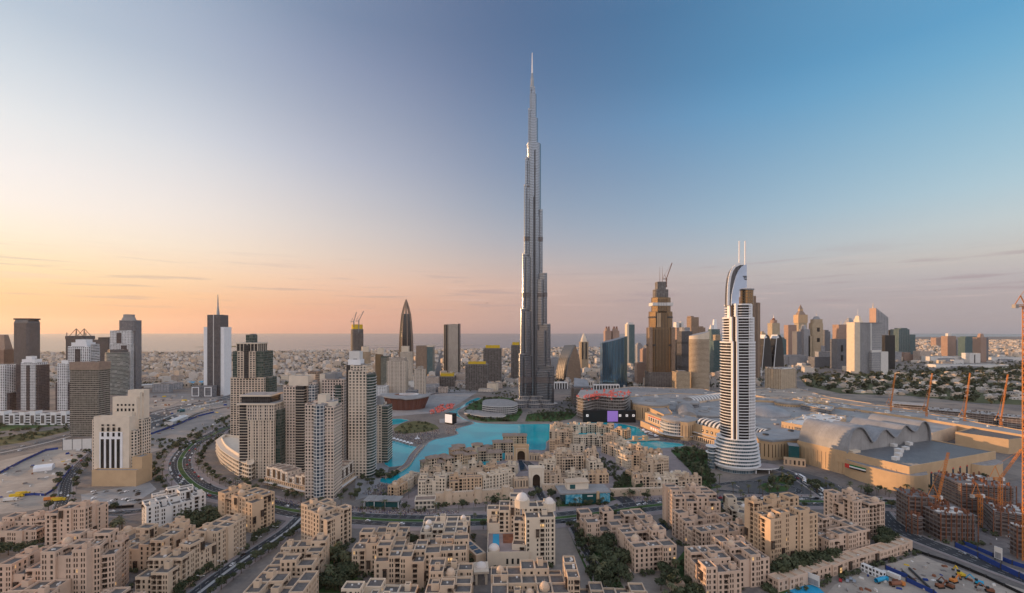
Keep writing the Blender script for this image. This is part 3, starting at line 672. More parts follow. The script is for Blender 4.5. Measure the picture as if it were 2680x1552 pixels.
mb = MB(); mb.box(W * .15, W * 1.38, -9, -.9, 0, 17, 0, 1); mb.ring(rect(W * .15, W * 1.38, -9, -.9), 17, 18.2, .5); mb.build('podium', ['sandstone_gold', 'roof_grey'], th)
mb = MB(); mb.box(W * 1.1, W * 1.38, -.9, 14, 0, 30, 0, 1); mb.ring(rect(W * 1.1, W * 1.38, -.9, 14), 30, 31.2, .5); mb.build('podium', ['sandstone_gold', 'roof_grey'], th)
# tower with the needle
tower('office_tower', 'dark glass tower with white side slabs and a needle spire', BT, 533, 1036, 585, 1036, 34,
      [('shaft', .2, .85, -.05, 1, None, 825, 'f_slate', {'k': .1}), ('side_slab', 0, .2, 0, .95, None, 857, 'white'), ('side_slab', .85, 1.03, 0, .95, None, 857, 'white'), ('center_rib', .51, .54, -.09, -.04, None, 824, 'offwhite', {'rim': False}), ('entrance_block', -.22, .78, -.9, -.3, None, 1012, 'f_greydark')],
      spires=((.55, .4, 826, 797, 5, 'steel', 'mast_base'), (.55, .4, 797, 771, 2.2, 'steel', 'spire')))
_o = [o for o in COL.objects if o.get('label', '').startswith('dark glass tower with white side')][0]; W = 52 * _o.location.y / FP
for fx in (-.2, .42):
    mb = MB(); z = ztop(1016, 1180); mb.ring([(fx * W, 3), ((fx + .36) * W, 3), ((fx + .36) * W, z), (fx * W, z)], 0, .5, 2); o = mb.build('white_frame', 'white', _o); o.rotation_euler = (rad(90), 0, 0); o.location = (0, -.9 * 34 - .1, 0)
# ---- cream and green towers left of the lake
tower('residential_tower', 'tall beige tower with green glass shoulders and a small lantern on its roof', BT, 603, 1170, 690, 1170, 30,
      [('shaft', 0, 1, 0, 1, None, 990, 'f_cream2'), ('glass_shoulder', .06, .98, .03, .97, 990, 921, 'f_glassgreen'), ('upper_shaft', .22, .76, -.03, 1.03, 990, 921, 'f_cream2'), ('crown', .16, .80, .08, .92, 921, 900, 'f_darkglass', {'fin': (6, .6, 'cream')}), ('cornice', .13, .83, .04, .96, 900, 897, 'cream'), ('lantern', .36, .58, .3, .7, 897, 878, 'f_glassgreen'),
       ('dark_strip', .43, .56, -.06, .2, 990, 905, 'f_darkglass'), ('glass_side', .95, 1.12, .2, .9, None, 990, 'f_glassgreen')])
tower('residential_tower', 'beige grid tower with a dark glass penthouse and slim overhanging roof slab', BT, 624, 1252, 716, 1252, 32,
      [('shaft', .28, 1, 0, 1, None, 1100, 'f_cream2', {'fin': (10, .5, 'cream')}), ('glass_corner', 0, .28, .06, .95, None, 1060, 'f_darkglass', {'slab': (3.4, 1.0, 'cream')}), ('upper_shaft', .26, 1.02, -.02, 1, 1100, 1060, 'f_creamgrid', {'fin': (5, .6, 'cream')}), ('roof_slab', -.03, 1.06, -.06, 1.05, 1060, 1056, 'cream', {'rim': False}), ('penthouse', .05, .85, .08, .9, 1056, 1038, 'f_darkglass'), ('roof_slab', .02, .9, .04, .95, 1038, 1034, 'cream', {'rim': False}),
       ('glass_side', 1, 1.13, .15, .95, None, 1075, 'f_glassgreen')])
# its curved podium
pts = [(566, 1188), (578, 1212), (610, 1238), (640, 1254), (656, 1258), (664, 1252), (668, 1240)]; pp = smooth([G(*p) for p in pts], 4)
back = [G(690, 1214), G(640, 1180), G(585, 1172)]
th = thing('podium_building', 'curved cream prow podium with ribbon windows at the beige grid tower', 'building', (0, 0, 0))
mb = MB(); poly = pp + back; mb.prism(poly, 0, 19, 0, 1, (4.5, 4.6), cont=True); mb.build('wall', ['f_podium', 'roof_grey'], th)
for z in (4.8, 9.5, 14.2, 19):
    mb = MB(); mb.prism(inset_poly(poly, -1.0), z - .4, z + .5, 0, 0, bottom=True); mb.build('floor_band', 'cream', th)
mb = MB(); mb.ring(inset_poly(poly, 6), 19.5, 23, 1.0); mb.build('roof_rim', 'cream', th)
tower('residential_tower', 'pale twin shaft tower with a brown glass spine left of the round bay tower', BT, 742, 1240, 815, 1240, 30,
      [('shaft', 0, .42, 0, .8, None, 1012, 'f_pinkgrid', {'slab': (3.3, .4, 'sandstone_pale')}), ('glass_spine', .42, .70, .04, .9, None, 1014, 'f_darkglass', {'slab': (3.3, .9, 'cream')}), ('rear_shaft', .42, 1.05, .3, 1.1, None, 1003, 'f_pinkgrid'), ('crown', .1, .8, .2, .9, 1010, 986, 'cream'), ('glass_corner', .86, 1.08, .12, .5, None, 1010, 'f_bayblue')])
th, fr = tower('residential_tower', 'pinkish tower with a rounded blue glass bay and curved roof screens', BT, 798, 1305, 872, 1305, 26,
      [('shaft', 0, .32, 0, .9, None, 1060, 'f_pinkgrid', {'slab': (3.3, .3, 'sandstone_pale')}), ('side_shaft', .68, 1.02, .0, .9, None, 1066, 'f_pinkgrid', {'slab': (3.3, .3, 'sandstone_pale')}), ('round_bay', .26, .74, -.18, .6, None, 1062, 'f_bayblue', {'shape': 'ell', 'slab': (3.5, .25, 'offwhite')}), ('core', .2, .85, .3, 1, None, 1052, 'f_pinkgrid'), ('lift_tower', .36, .66, .25, .7, 1060, 1036, 'cream'), ('roof_screen', .62, 1.0, .1, .8, 1066, 1052, 'cream', {'shape': 'ell'})],
      spires=((.86, .4, 1052, 1022, .5, 'white', 'roof_blade'),))
tower('residential_tower', 'beige tower with teal glass corner standing behind the pinkish round bay tower', BT, 834, 1230, 900, 1230, 32,
      [('shaft', .12, 1, 0, 1, None, 994, 'f_pinkgrid'), ('glass_spine', .66, .9, -.03, .3, None, 1010, 'f_glassgreen', {'slab': (3.5, .4, 'offwhite')}), ('side_shaft', 0, .2, .1, .9, None, 982, 'cream'), ('crown', .08, .6, .15, .9, 994, 981, 'roof_metal')])
tower('residential_tower', 'tallest cream tower of the lakeside row with a curved teal glass side', BT, 912, 1252, 958, 1252, 28,
      [('shaft', 0, 1, 0, 1, None, 972, 'f_cream', {'slab': (3.4, .3, 'cream')}), ('glass_side', .72, 1.32, .08, 1.0, None, 982, 'f_glassgreen', {'shape': 'ell', 'slab': (3.4, .7, 'offwhite')}), ('crown', .08, .98, .06, .94, 972, 958, 'f_cream'), ('lift_tower', -.18, .55, .3, .8, 958, 944, 'white'), ('rear_screen', -.2, .4, .5, .95, 944, 922, 'offwhite'), ('dark_flank', -.22, 0, .2, .9, None, 958, 'f_darkglass')])
tower('residential_tower', 'small cream tower with pale blue screen at the lake end of the tower row', BT, 972, 1212, 1010, 1212, 26,
      [('shaft', 0, .7, 0, 1, None, 1062, 'f_cream', {'slab': (3.4, .3, 'cream')}), ('glass_side', .6, 1.1, .05, .95, None, 1066, 'f_glassgreen', {'slab': (3.4, .4, 'cream')}), ('crown', .0, .55, .2, .8, 1062, 1044, 'roof_metal')])
tower('residential_tower', 'slim grey beige tower top showing between pale twin shaft and teal corner towers', BT, 806, 1150, 832, 1150, 20,
      [('shaft', 0, 1, 0, 1, None, 974, 'f_brown'), ('side_bay', -.1, 0, .2, .9, None, 985, 'f_glassgreen')])
def podium(label, u1, v1, u2, v2, depth, h, n):
    fr = Frame(u1, v1, u2, v2, depth); th = thing('podium_building', label, 'building', fr.loc, fr.rz); W = fr.w; r_ = random.Random(label)
    mb = MB(); mb.box(0, W, .5, depth, 0, h * .45, 0, 1, (3.4, 4)); mb.build('wall', ['f_arcade', 'roof_grey'], th)
    for i in range(n):
        x0, x1 = i * W / n, (i + 1) * W / n; hh = h * r_.choice((.78, 1, .9, 1.05)); yo = r_.choice((0, 1.2, 2.4))
        mb = MB(); mb.box(x0 + .02, x1 - .02, yo, depth - .3 - i * .01, h * .45, hh, 0, 1, (4.0, 3.6)); mb.ring(rect(x0 + .02, x1 - .02, yo, depth - .3), hh, hh + 1, .4); mb.build('terrace_house', ['f_villa', 'roof_tile'], th)
        mb = MB(); mb.box(x0 + .2 * W / n, x0 + .6 * W / n, yo - .5, yo, h * .5, hh - 1.5, 0); mb.build('loggia', 'wood_dark', th)
    mb = MB(); mb.box(0, W, -3.0, .4, 4.0, 4.3, 0); mb.build('awning', 'offwhite', th)
podium('white stepped retail podium under the pinkish round bay tower', 692, 1268, 800, 1296, 18, 19, 7)
podium('cream retail podium right of the round bay tower facing the lake promenade', 872, 1298, 930, 1256, 20, 21, 5)
podium('low curved podium at the foot of the tallest cream tower', 938, 1250, 972, 1228, 18, 12, 3)
# ---- middle distance behind the lake
tower('construction_tower', 'unfinished round tower with yellow formwork on top by the sea', BT, 914, 985, 946, 985, 40,
      [('shaft', 0, 1, 0, 1, None, 862, 'f_site', {'shape': 'ell', 'slab': (3.6, .8, 'concrete_dark')}), ('formwork', .05, .95, .05, .95, 862, 850, 'yellow', {'shape': 'ell'})])
tower('residential_tower', 'light tan tower with glazed corner behind the tallest cream tower', BT, 942, 1000, 964, 1000, 26, [('shaft', 0, 1, 0, 1, None, 922, 'f_tanband'), ('crown', .1, .9, .1, .9, 922, 908, 'sandstone_pale', {'shape': 'rnd'})])
tower('residential_tower', 'tower with a golden sunlit side and green glass front right of the tallest cream tower', BT, 982, 1012, 1010, 1012, 30, [('shaft', 0, .5, 0, 1, None, 928, 'f_gold'), ('glass_side', .4, 1.05, .05, 1, None, 934, 'f_glassgreen', {'slab': (3.5, .5, 'cream')}), ('crown', .15, .6, .2, .8, 928, 912, 'sandstone_pale')])  # low sun on the left half is put into its gold colour
tower('residential_tower', 'broad beige slab with a fine white grid of small windows', BT, 1013, 1041, 1062, 1041, 30, [('shaft', 0, 1, 0, 1, None, 946, 'f_creamgrid', {'fin': (12, .4, 'cream')}), ('crown', .08, .92, .1, .9, 946, 937, 'f_creamgrid')])
tower('residential_tower', 'slender beige tower with pale roof fin behind the broad grid slab', BT, 1047, 1010, 1076, 1010, 26, [('shaft', 0, 1, 0, 1, None, 922, 'f_cream', {'slab': (3.5, .4, 'cream')}), ('crown', .1, .7, .1, .9, 922, 907, 'sandstone_pale')])
tower('office_tower', 'brown and dark green glass block left of the rounded slab tower', BT, 1089, 984, 1130, 984, 50, [('shaft', 0, .68, 0, 1, None, 906, 'f_brown', {'fin': (8, .6, 'roof_tile')}), ('glass_side', .68, 1.05, .02, 1, None, 908, 'f_teal'), ('crown', .66, 1.06, 0, 1, 908, 904, 'sandstone_pale')])
tower('residential_tower', 'small beige grid block behind the opera house', BT, 1084, 1043, 1110, 1043, 24, [('shaft', 0, 1, 0, 1, None, 968, 'f_creamgrid', {'fin': (6, .4, 'cream')}), ('crown', .3, .8, .2, .8, 968, 961, 'f_creamgrid')])
tower('office_tower', 'tall flat grid slab with rounded dark left corner', BT, 1161, 979, 1201, 979, 40, [('shaft', .3, .95, 0, 1, None, 849, 'f_creamgrid'), ('glass_corner', 0, .38, .05, .9, None, 850, 'f_darkglass', {'shape': 'rnd', 'fin': (3, .5, 'sandstone')}), ('edge', .95, 1.04, -.02, 1.02, None, 848, 'f_darkglass')])
for lb, u1, u2, vb, vt, tp, dd in (('unfinished brown block with a yellow safety top left of the great tower', 1218, 1276, 1022, 954, 948, 40), ('taller unfinished block with yellow climbing screens behind the brown block', 1265, 1312, 1004, 912, 905, 44),
                                ('unfinished dark shaft half hidden by the great tower', 1338, 1362, 1000, 904, 897, 40), ('low unfinished frame with yellow formwork below the rounded slab tower', 1147, 1190, 1012, 986, 978, 40)):
    tower('construction_building', lb, 'building', u1, vb, u2, vb, dd, [('frame', 0, 1, 0, 1, None, vt, 'f_site', {'slab': (3.6, .7, 'concrete_dark')}), ('formwork', .12, .9, .1, .8, vt, tp, 'yellow')])
for lb, u1, u2, vb, vt in (('low beige apartment block right of the opera house', 1112, 1148, 1014, 988), ('low pale apartment block below the brown unfinished block', 1192, 1216, 1008, 978), ('pale low block beyond the unfinished frame', 1205, 1222, 990, 968)):
    tower('apartment_block', lb, 'building', u1, vb, u2, vb, 30, [('wall', 0, 1, 0, 1, None, vt, 'f_pinkgrid')])
tower('apartment_block', 'white low block with rows of balconies behind the lakeside towers', 'building', 968, 1046, 1012, 1046, 24, [('wall', 0, 1, 0, 1, None, 1012, 'f_white', {'slab': (3.5, .6, 'offwhite')})])
tower('apartment_block', 'dark low row with grid front under the broad beige slab', 'building', 1062, 1052, 1090, 1052, 24, [('wall', 0, 1, 0, 1, None, 1024, 'f_greydark')])
# ---- right of the great tower
tower('residential_tower', 'beige tower with a pearly cone on its roof', BT, 1518, 970, 1541, 970, 36, [('shaft', 0, 1, 0, 1, None, 895, 'f_tanband', {'shape': 'oct'}), ('dark_strip', .2, .38, -.03, .2, 940, 897, 'f_darkglass'), ('dark_strip', .62, .8, -.03, .2, 940, 897, 'f_darkglass'), ('crown', .12, .88, .12, .88, 895, 886, 'sandstone_pale', {'shape': 'ell', 'taper': .8}), ('cone', .2, .8, .2, .8, 886, 872, 'sandstone_pale', {'shape': 'ell', 'taper': .12})])
tower('apartment_block', 'pale orange low block between the great tower and the arched glass building', 'building', 1442, 985, 1466, 985, 40, [('wall', 0, 1, 0, 1, None, 937, 'f_grey'), ('sunlit_wing', -.15, .4, .2, .9, None, 940, 'f_rose')])
for lb, u1, u2 in (('left one of the two rust brown towers with pronged tops', 1584, 1600), ('right one of the two rust brown towers with pronged tops', 1604, 1621)):
    tower('residential_tower', lb, BT, u1, 945, u2, 945, 50, [('shaft', 0, 1, 0, 1, None, 866, 'f_rose'), ('crown', .12, .88, .15, .85, 866, 860, 'f_rose', {'shape': 'oct'}), ('prong', .2, .4, .3, .5, 860, 855, 'rust'), ('prong', .6, .8, .3, .5, 860, 855, 'rust')])
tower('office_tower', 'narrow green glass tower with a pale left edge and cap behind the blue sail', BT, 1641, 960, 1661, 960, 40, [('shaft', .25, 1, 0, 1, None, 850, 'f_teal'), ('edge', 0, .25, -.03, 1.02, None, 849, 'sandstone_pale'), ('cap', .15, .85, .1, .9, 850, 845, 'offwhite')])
for lb, u1, u2, vb, vt, mt in (('pale pink slab with a hollow top left of the dark stepped tower', 1771, 1790, 985, 858, 'f_rose'), ('brown tower with a slanted roof behind the dark stepped tower', 1809, 1829, 1000, 831, 'f_brown')):
    tower('office_tower', lb, BT, u1, vb, u2, vb, 40, [('shaft', 0, 1, 0, 1, None, vt, mt), ('crown', 0, .4, .1, .9, vt, vt - 14 if mt == 'f_rose' else vt - 4, 'offwhite' if mt == 'f_rose' else 'roof_tile'), ] + ([('crown', .7, 1, .1, .9, vt, vt - 15, 'offwhite')] if mt == 'f_rose' else []))
tower('office_tower', 'dark blue stepped tower with three dark belts beside the golden tower', BT, 1784, 1010, 1812, 1010, 44, [('shaft', 0, 1, 0, 1, None, 868, 'f_slate'), ('crown', .15, .9, .1, .9, 868, 858, 'f_grey', {'shape': 'oct'}), ('belt', -.02, 1.02, -.02, 1.02, 900, 895, 'steel_dark'), ('belt', -.02, 1.02, -.02, 1.02, 932, 927, 'steel_dark'), ('belt', -.02, 1.02, -.02, 1.02, 965, 960, 'steel_dark')])
tower('office_tower', 'white tipped twin fin tower far behind the tan round tower', BT, 1862, 960, 1884, 960, 40, [('shaft', 0, 1, 0, 1, None, 862, 'f_teal'), ('fin', .0, .35, .2, .7, 862, 850, 'offwhite', {'taper': .5}), ('fin', .35, .8, .2, .7, 862, 836, 'white', {'taper': .6})])
tower('office_tower', 'dark glass block tucked between the tan round tower and the white tiered tower', BT, 1868, 978, 1890, 978, 40, [('shaft', 0, 1, 0, 1, None, 892, 'f_teal'), ('crown', .3, .9, .2, .8, 892, 877, 'f_tanband')])
fr = Frame(1812, 1028, 1864, 1028, 40); th = thing('hotel_tower', 'tan rounded tower with cream floor lines and a sloping roof blade', BT, fr.loc, fr.rz); W = fr.w
poly = ell(W / 2, 22, W / 2, 22, 32); mb = MB(); zt = ztop(888, fr.y); mb.prism(poly, 0, zt, 0, 1, CELL['f_tanband'], cont=True); mb.build('shaft', ['f_tanband', 'roof_grey'], th)
mb = MB(); slabs(mb, poly, 0, zt, 3.4, 0, .8, .6); mb.build('floor_edges', 'sandstone_pale', th)
mb = MB(); n = len(poly)
for i in range(n):
    p, q = poly[i], poly[(i + 1) % n]; hz = lambda x: zt + 9 + 14 * x / W
    mb.face([(*p, zt), (*q, zt), (*q, hz(q[0])), (*p, hz(p[0]))], 0)
mb.face([(x, y, zt + 9 + 14 * x / W) for x, y in poly], 1); mb.build('crown', ['sandstone_pale', 'roof_metal'], th)
# fluted slabs behind the white tower
for lb, u1, u2, vt, dd in (('taller brown fluted slab just behind the white tiered tower', 1956, 1978, 775, 60), ('narrower brown fluted slab at the right of its taller twin', 1980, 1989, 793, 46)):
    tower('office_tower', lb, BT, u1, 990, u2, 990, dd, [('shaft', 0, 1, 0, 1, None, vt, 'f_fluted', {'fin': (5 if dd == 60 else 3, 1.2, 'roof_tile')})])
# far right skyline
FR = [('tower with a round red dome and mast far right of the fluted slabs', 2021, 2041, 950, [('shaft', 0, 1, 0, 1, None, 846, 'f_palegold', {}), ('crown', .1, .9, .1, .9, 846, 838, 'f_rose', {'shape': 'ell'}), ('dome', .25, .75, .25, .75, 838, 832, 'rust', {'shape': 'ell', 'taper': .4})], ((.5, .5, 832, 823, 1.2, 'steel', 'mast'),)),
      ('plain rusty red slab left of the golden clock tower', 2063, 2085, 940, [('shaft', 0, 1, 0, 1, None, 851, 'f_rose', {})], ()),
      ('golden clock tower with a steep spire', 2090, 2112, 938, [('shaft', 0, 1, 0, 1, None, 845, 'f_palegold', {}), ('clock_stage', -.06, 1.06, -.06, 1.06, 845, 824, 'sandstone_gold', {}), ('roof', .08, .92, .08, .92, 824, 814, 'roof_tile', {'taper': .5}), ('lantern', .3, .7, .3, .7, 814, 809, 'sandstone_gold', {}), ('spire', .3, .7, .3, .7, 809, 797, 'roof_tile', {'taper': .05})], ()),
      ('grey slab standing just right of the golden clock tower', 2104, 2120, 940, [('shaft', 0, 1, 0, 1, None, 862, 'f_grey', {}), ('crown', .1, .6, .1, .9, 862, 850, 'f_grey', {'taper': .5})], ()),
      ('dark glass slab in front of the golden clock tower', 2086, 2098, 944, [('shaft', 0, 1, 0, 1, None, 868, 'f_greydark', {})], ()),
      ('rounded golden tower with two dark slots and a dome top', 2126, 2157, 938, [('shaft', 0, 1, 0, 1, None, 846, 'f_palegold', {'shape': 'rnd'}), ('crown', .12, .98, .1, .9, 846, 836, 'f_palegold', {'shape': 'rnd'}), ('dome', .2, .9, .15, .85, 836, 828, 'roof_metal', {'shape': 'ell', 'taper': .5}), ('dark_slot', .4, .62, -.02, .2, 868, 858, 'black', {}), ('dark_slot', .4, .62, -.02, .2, 895, 885, 'black', {}), ('side_bay', .72, 1.04, -.04, .7, None, 905, 'f_grey', {})], ((.55, .5, 828, 812, .8, 'steel', 'mast'),)),
      ('dark blue block right of the rounded golden tower', 2158, 2173, 936, [('shaft', 0, 1, 0, 1, None, 868, 'f_greydark', {}), ('crown', .1, .8, .1, .9, 868, 864, 'f_greydark', {})], ()),
      ('low blue grey block beside the dark blue block', 2174, 2189, 934, [('shaft', 0, 1, 0, 1, None, 890, 'f_grey', {})], ()),
      ('tower with an orange striped top and dark slots below', 2191, 2219, 966, [('shaft', 0, 1, 0, 1, None, 888, 'f_greydark', {}), ('top_block', .18, 1, .05, .95, 888, 850, 'f_rose', {}), ('dark_slot', .35, .55, -.02, .2, 920, 904, 'black', {}), ('dark_slot', .35, .55, -.02, .2, 944, 930, 'black', {})], ((.7, .5, 850, 838, 1, 'steel', 'mast'),)),
      ('pale grey glass tower half hidden by the big grey slab', 2221, 2240, 950, [('shaft', 0, 1, 0, 1, None, 850, 'f_grey', {}), ('crown', 0, 1, 0, 1, 850, 832, 'f_grey', {'taper': .3})], ()),
      ('slim spired tower top rising behind the big grey slab', 2250, 2260, 930, [('shaft', 0, 1, 0, 1, None, 845, 'f_grey', {}), ('crown', 0, 1, 0, 1, 845, 826, 'sandstone_pale', {'taper': .4})], ((.5, .5, 826, 808, 2.2, 'offwhite', 'spire'),)),
      ('white office block with louvred front at the foot of the big grey slab', 2282, 2324, 978, [('shaft', 0, .55, 0, 1, None, 923, 'f_grey', {'slab': (7, .6, 'offwhite')}), ('shaft', .55, 1, -.03, 1, None, 921, 'offwhite', {}), ('crown', .1, .7, .2, .8, 923, 917, 'offwhite', {})], ()),
      ('near black slab right of the big grey slab', 2316, 2342, 966, [('shaft', 0, 1, 0, 1, None, 878, 'f_darkglass', {'fin': (8, .5, 'steel_dark')})], ()),
      ('gold lit glass block left of the teal towers', 2327, 2350, 930, [('shaft', 0, 1, 0, 1, None, 864, 'f_gold', {})], ()),
      ('teal office tower with a flat parapet', 2352, 2380, 932, [('shaft', 0, 1, 0, 1, None, 862, 'f_teal', {'fin': (6, .8, 'steel')}), ('crown', .3, .9, .1, .9, 862, 859, 'f_teal', {})], ()),
      ('lower teal block at the right end of the office cluster', 2381, 2396, 930, [('shaft', 0, 1, 0, 1, None, 876, 'f_teal', {})], ()),
      ('pinkish white tower with a small roof cap among far exhibition halls', 2480, 2502, 936, [('shaft', 0, 1, 0, 1, None, 880, 'f_rose', {}), ('crown', .3, .7, .3, .7, 880, 873, 'offwhite', {})], ((.5, .5, 873, 869, 1, 'offwhite', 'mast'),)),
      ('grey slab between the pinkish tower and the wide teal block', 2504, 2522, 936, [('shaft', 0, 1, 0, 1, None, 889, 'f_grey', {})], ()),
      ('wide dark teal block near the far exhibition halls', 2526, 2563, 940, [('shaft', 0, 1, 0, 1, None, 884, 'f_teal', {}), ('crown', .1, .95, .1, .9, 884, 881, 'f_teal', {})], ()),
      ('rosy tower with a stepped tip right of the wide teal block', 2567, 2588, 948, [('shaft', 0, .7, 0, 1, None, 884, 'f_rose', {}), ('dark_flank', .7, 1, .05, .95, None, 884, 'f_greydark', {}), ('crown', .3, .7, .2, .8, 884, 873, 'f_rose', {'taper': .6})], ()),
      ('small white cube with a black slot beside the exhibition halls', 2538, 2566, 950, [('shaft', 0, 1, 0, 1, None, 925, 'offwhite', {}), ('dark_slot', .42, .5, -.02, .2, None, 929, 'black', {})], ()),
      ('pale block left of the exhibition halls', 2408, 2436, 946, [('shaft', 0, 1, 0, 1, None, 920, 'f_pinkgrid', {})], ()),
      ('tan low block with twin wings near the green belt', 2366, 2400, 944, [('shaft', 0, 1, 0, 1, None, 928, 'f_rose', {}), ('crown', .2, .6, .2, .8, 928, 923, 'f_rose', {})], ()),
      ('grey blue small block behind the near black slab', 2343, 2360, 945, [('shaft', 0, 1, 0, 1, None, 921, 'f_grey', {})], ()),
      ('far slab pair left part on the horizon beyond the green belt', 2450, 2464, 905, [('shaft', 0, 1, 0, 1, None, 884, 'f_rose', {})], ()),
      ('far slab pair right part on the horizon beyond the green belt', 2466, 2478, 905, [('shaft', 0, 1, 0, 1, None, 885, 'f_grey', {})], ()),
      ('broad beige low courthouse block below the golden clock tower', 2052, 2112, 958, [('shaft', 0, 1, 0, 1, None, 930, 'f_grey', {}), ('wing', .2, .85, -.1, .2, None, 934, 'f_grey', {})], ()),
      ('long dark low block below the rounded golden tower', 2132, 2184, 962, [('shaft', 0, 1, 0, 1, None, 935, 'f_greydark', {}), ('crown', .3, .95, .3, .9, 935, 921, 'f_grey', {})], ())]
for lb, u1, u2, vb, segs, sp in FR:
    tower('far_tower' if segs[0][6] < 915 else 'office_block', lb, BT if segs[0][6] < 915 else 'building', u1, vb, u2, vb, 46 if vb > 934 else 70, segs, spires=sp)
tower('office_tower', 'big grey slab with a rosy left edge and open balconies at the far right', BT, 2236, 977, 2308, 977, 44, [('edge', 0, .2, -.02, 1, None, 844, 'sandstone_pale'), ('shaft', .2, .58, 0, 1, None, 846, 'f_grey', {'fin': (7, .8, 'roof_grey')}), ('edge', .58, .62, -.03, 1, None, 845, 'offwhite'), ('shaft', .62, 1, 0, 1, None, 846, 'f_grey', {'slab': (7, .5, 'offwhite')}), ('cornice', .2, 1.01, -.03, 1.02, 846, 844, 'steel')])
fr = Frame(2293, 945, 2325, 945, 50); th = thing('office_tower', 'triangular tipped glass tower with a sloping roof and needle', BT, fr.loc, fr.rz); W = fr.w; Y0 = fr.y
za, zb = ztop(806, Y0), ztop(831, Y0); mb = MB()
mb.face([(0, 0, 0), (W, 0, 0), (W, 0, zb), (0, 0, za)], 0, [(0, 0), (8, 0), (8, 70), (0, 84)]); mb.face([(0, 50, 0), (0, 0, 0), (0, 0, za), (0, 50, za)], 1)
mb.face([(W, 0, 0), (W, 50, 0), (W, 50, zb), (W, 0, zb)], 0, [(0, 0), (8, 0), (8, 70), (0, 70)]); mb.face([(0, 0, za), (W, 0, zb), (W, 50, zb), (0, 50, za)], 1); mb.face([(W, 50, 0), (0, 50, 0), (0, 50, za), (W, 50, zb)], 1)
mb.build('shaft', ['f_grey', 'f_rose'], th); mb = MB(); mb.tube((2, 25, za), (2, 25, ztop(791, Y0)), 3.2, 8, 0, .8); mb.build('spire', 'sandstone_pale', th)
tower('hotel_tower', 'beige ribbed block hotel on a low podium at the edge of the green belt', BT, 2044, 1032, 2082, 1028, 46, [('shaft', 0, 1, 0, 1, None, 967, 'f_tanband', {'fin': (14, .5, 'sandstone_pale')}), ('rear_shaft', 1, 1.35, .25, 1, None, 970, 'f_greydark', {'fin': (6, .5, 'sandstone')}), ('crown', .4, 1.0, .2, .8, 967, 963, 'offwhite'), ('podium', .05, 1.3, -.5, -.02, None, 1022, 'f_grey')])
# exhibition halls far right
for i, (u1, u2, vb, vt, lb) in enumerate(((2436, 2530, 948, 934, 'long cream exhibition hall with a flat roof'), (2450, 2640, 962, 955, 'longest white exhibition hall near the far towers'), (2595, 2680, 946, 936, 'white exhibition hall with a ribbon window at the right edge'))):
    tower('exhibition_hall', lb, 'building', u1, vb, u2, vb, 60, [('wall', 0, 1, 0, 1, None, vt, 'offwhite', {'roof': 'roof_light'}), ('wing', .2, .6, -.2, 0, None, vt + 4, 'f_grey')])

for lb, u1, u2, vb, vt, mt in (('dark slab tucked right of the golden stepped tower', 1769, 1781, 1000, 893, 'f_darkglass'), ('bronze slab between the dark stepped tower and the tan rounded tower', 1830, 1846, 985, 858, 'f_brown'), ('slim sunlit slab left of the dark bullet blocks', 1994, 2004, 955, 872, 'f_palegold'), ('slim blue grey slab between the blue sail and the golden tower', 1668, 1682, 975, 902, 'f_grey'), ('brick coloured block at the left foot of the golden stepped tower', 1682, 1698, 1000, 915, 'f_rose'), ('tan terraced block below the tan rounded tower', 1770, 1806, 1030, 975, 'f_tanband'), ('dark teal slab between far dome tower and rusty red slab', 2046, 2058, 950, 888, 'f_teal'), ('thin pale slab between golden clock tower and rounded golden tower', 2116, 2125, 940, 880, 'f_palegold'), ('small orange lit block at the foot of the golden stepped tower', 1668, 1694, 1006, 952, 'f_rose'), ('grey twin shaft tower right of the orange topped tower', 2190, 2200, 945, 872, 'f_greydark')):
    tower('office_tower', lb, BT, u1, vb, u2, vb, 34, [('shaft', 0, 1, 0, 1, None, vt, mt), ('crown', .2, .8, .2, .8, vt, vt - 4, mt)])
# ------------------------------------------------------------------ the great tower
YB = 1075.0; SB = YB / FP
def zb_(v): return max(0.0, ztop(v, YB))
cx = (1397 - U0) * SB
bt = thing('skyscraper', 'tallest silver stepped skyscraper with a needle spire rising above the whole city', 'skyscraper', (cx, YB, 0))
def stadium(ang, ext, wd):
    """wing outline from the core: box with a rounded nose, counter-clockwise"""
    d = Vector((math.sin(ang), -math.cos(ang))); n_ = Vector((-d.y, d.x)); r_ = wd / 2; L = max(.5, ext - r_); pts = []
    a0 = math.atan2(-n_.y, -n_.x)
    pts = [tuple(-n_ * r_ - d * 2)]
    pts += [tuple(d * L + Vector((math.cos(a0 + math.pi * q / 12), math.sin(a0 + math.pi * q / 12))) * r_) for q in range(13)]
    pts += [tuple(n_ * r_ - d * 2)]
    return pts
def lobes(ang, ext, wd, zt0):
    """one wing level: long nose and two shorter shoulders"""
    return [(stadium(ang, ext, wd), 0)]
LEFT = [(1045, 927, 1354), (927, 811, 1358.4), (811, 670, 1363.5), (670, 491, 1369), (491, 421, 1372.5), (421, 291, 1381), (291, 230, 1386)]
RIGHT = [(1045, 957, 1451.5), (957, 851, 1442.5), (851, 720, 1433.6), (720, 555, 1422), (555, 402, 1410), (402, 312, 1403), (312, 248, 1400)]
REAR = [(1045, 890, 44), (890, 765, 36), (765, 610, 29), (610, 450, 21), (450, 340, 13), (340, 262, 8)]
